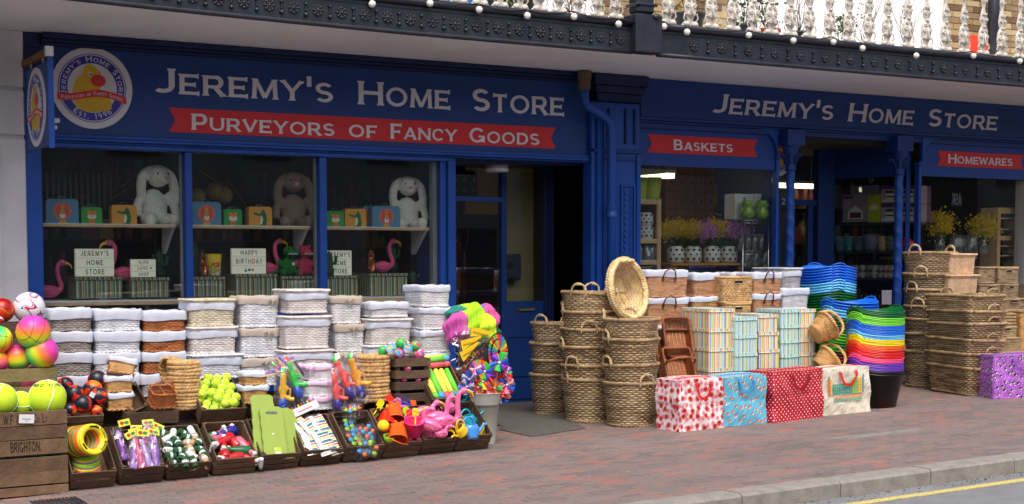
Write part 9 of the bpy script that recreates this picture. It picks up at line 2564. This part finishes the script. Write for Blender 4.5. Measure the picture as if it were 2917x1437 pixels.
# ================================================================ homewares window
Yh=14.05
for k,(px_,py_,r_)in enumerate([(2676,640,1.0),(2800,648,1.1)]):
 p=W(px_,730,Yh); zz=W(px_,725,Yh).z; t=thing('glass_vase','tall clear glass vase holding the %s yellow sprays'%('left','right')[k],'vase',(p.x,Yh,zz)); m=MB(); m.lathe([(.001,0),(.06,0),(.065,.01),(.075,.3),(.07,.3),(.06,.02)],20); m.build('vase',GLS,t)
 t=thing('artificial_flowers','%s bunch of yellow forsythia in the homewares window'%('left','right')[k],'flowers',(p.x,Yh,zz+.28)); zc=W(px_,py_,Yh).z-zz-.28
 blossom(t,(0,0,zc),.18*r_,1200,M_FY,fr,.017,.95); blossom(t,(0,0,zc-.17),.1,100,M_GL,fr,.022,.8,'leaves')
 m=MB()
 for q in range(6):m.tube([(0,0,-.2),(fr.uniform(-.06,.06),0,zc)],.003,4)
 m.build('stems',M_GL,t)
for k,px_ in enumerate((2718,2762,2745)):
 p=W(px_,728,Yh); t=thing('glass_dome','%s clear glass dome on the homewares table'%('left','right','middle')[k],'glass',(p.x,Yh-.02+.1*(k==2),W(px_,728,Yh).z)); m=MB(); m.lathe([(.085,0),(.085,.2),(.06,.26),(.012,.28),(.012,.3),(.001,.31)],20); m.build('dome',GLS,t)
t=thing('homewares_table','pale table edge under the glassware of the homewares window','table'); zt_h=W(2740,732,Yh).z; part('top',[(13.85,15.0,13.85,14.4,zt_h-.03,zt_h-.002)],M_TAN,t); part('leg',[(13.9,13.95,13.9,13.95,.2,zt_h-.03),(14.9,14.95,13.9,13.95,.2,zt_h-.03)],M_TAN,t)
t=thing('display_cabinet','light wood glazed cabinet at the right of the homewares window','cabinet'); xa_,xb_=W(2842,650,14.0).x,W(2912,650,14.0).x; z0,z1=W(2870,765,14.0).z,W(2870,592,14.0).z
part('stile',[(xa_,xa_+.06,14.0,14.3,z0,z1),(xb_-.06,xb_,14.0,14.3,z0,z1)],M_PINE,t,.004); part('rail',[(xa_+.06,xb_-.06,14.0,14.03,z1-.08,z1),(xa_+.06,xb_-.06,14.0,14.03,(z0+z1)/2-.03,(z0+z1)/2+.03)],M_PINE,t)
for q in(.2,.36,.64,.82):part('cabinet_shelf',[(xa_+.06,xb_-.06,14.05,14.3,z0+(z1-z0)*q,z0+(z1-z0)*q+.012)],M_WHITE,t)
part('back',[(xa_+.06,xb_-.06,14.28,14.3,z0,z1)],M_DARK,t)
for k in range(2):
 p=W(2626,620-k*48,14.0); t=thing('boxed_goods','%s purple and white box at the left edge of the homewares window'%('lower','upper')[k],'box'); part('carton',[(p.x-.09,p.x+.16,14.0,14.2,W(2626,631-k*51,14.0).z,W(2626,582-k*51,14.0).z)],mat('plum_card',(120,70,110),rough=.4),t); part('printed_badge',[(p.x-.05,p.x+.05,13.997,13.999,W(2626,615-k*51,14.0).z,W(2626,590-k*51,14.0).z)],M_CRM,t)
yb_=-9.6; Ym=27.45-yb_; pa,pb2=W(2712,585,Ym),W(2740.5,552,Ym)
t=thing('opposite_sign','dark signboard with three white capitals across the street, seen mirrored in the glass','sign')
part('board',[(pa.x-1.2,pb2.x+.8,yb_-.1,yb_,pa.z-1.0,pb2.z+1.6)],M_BLACK,t)
m=MB(); hL=pb2.z-pa.z; wT=text_w('ASK',.8,.15)*hL; k_=(pb2.x-pa.x)/wT
add_text(m,'ASK',lambda a,b,c:(pb2.x-a*k_,yb_+.01+c,pa.z+b),hL,serif=False,gap=.15,thick=.02,lift=.002); m.build('lettering',mat('sign_white',(255,255,255),var=0),t)
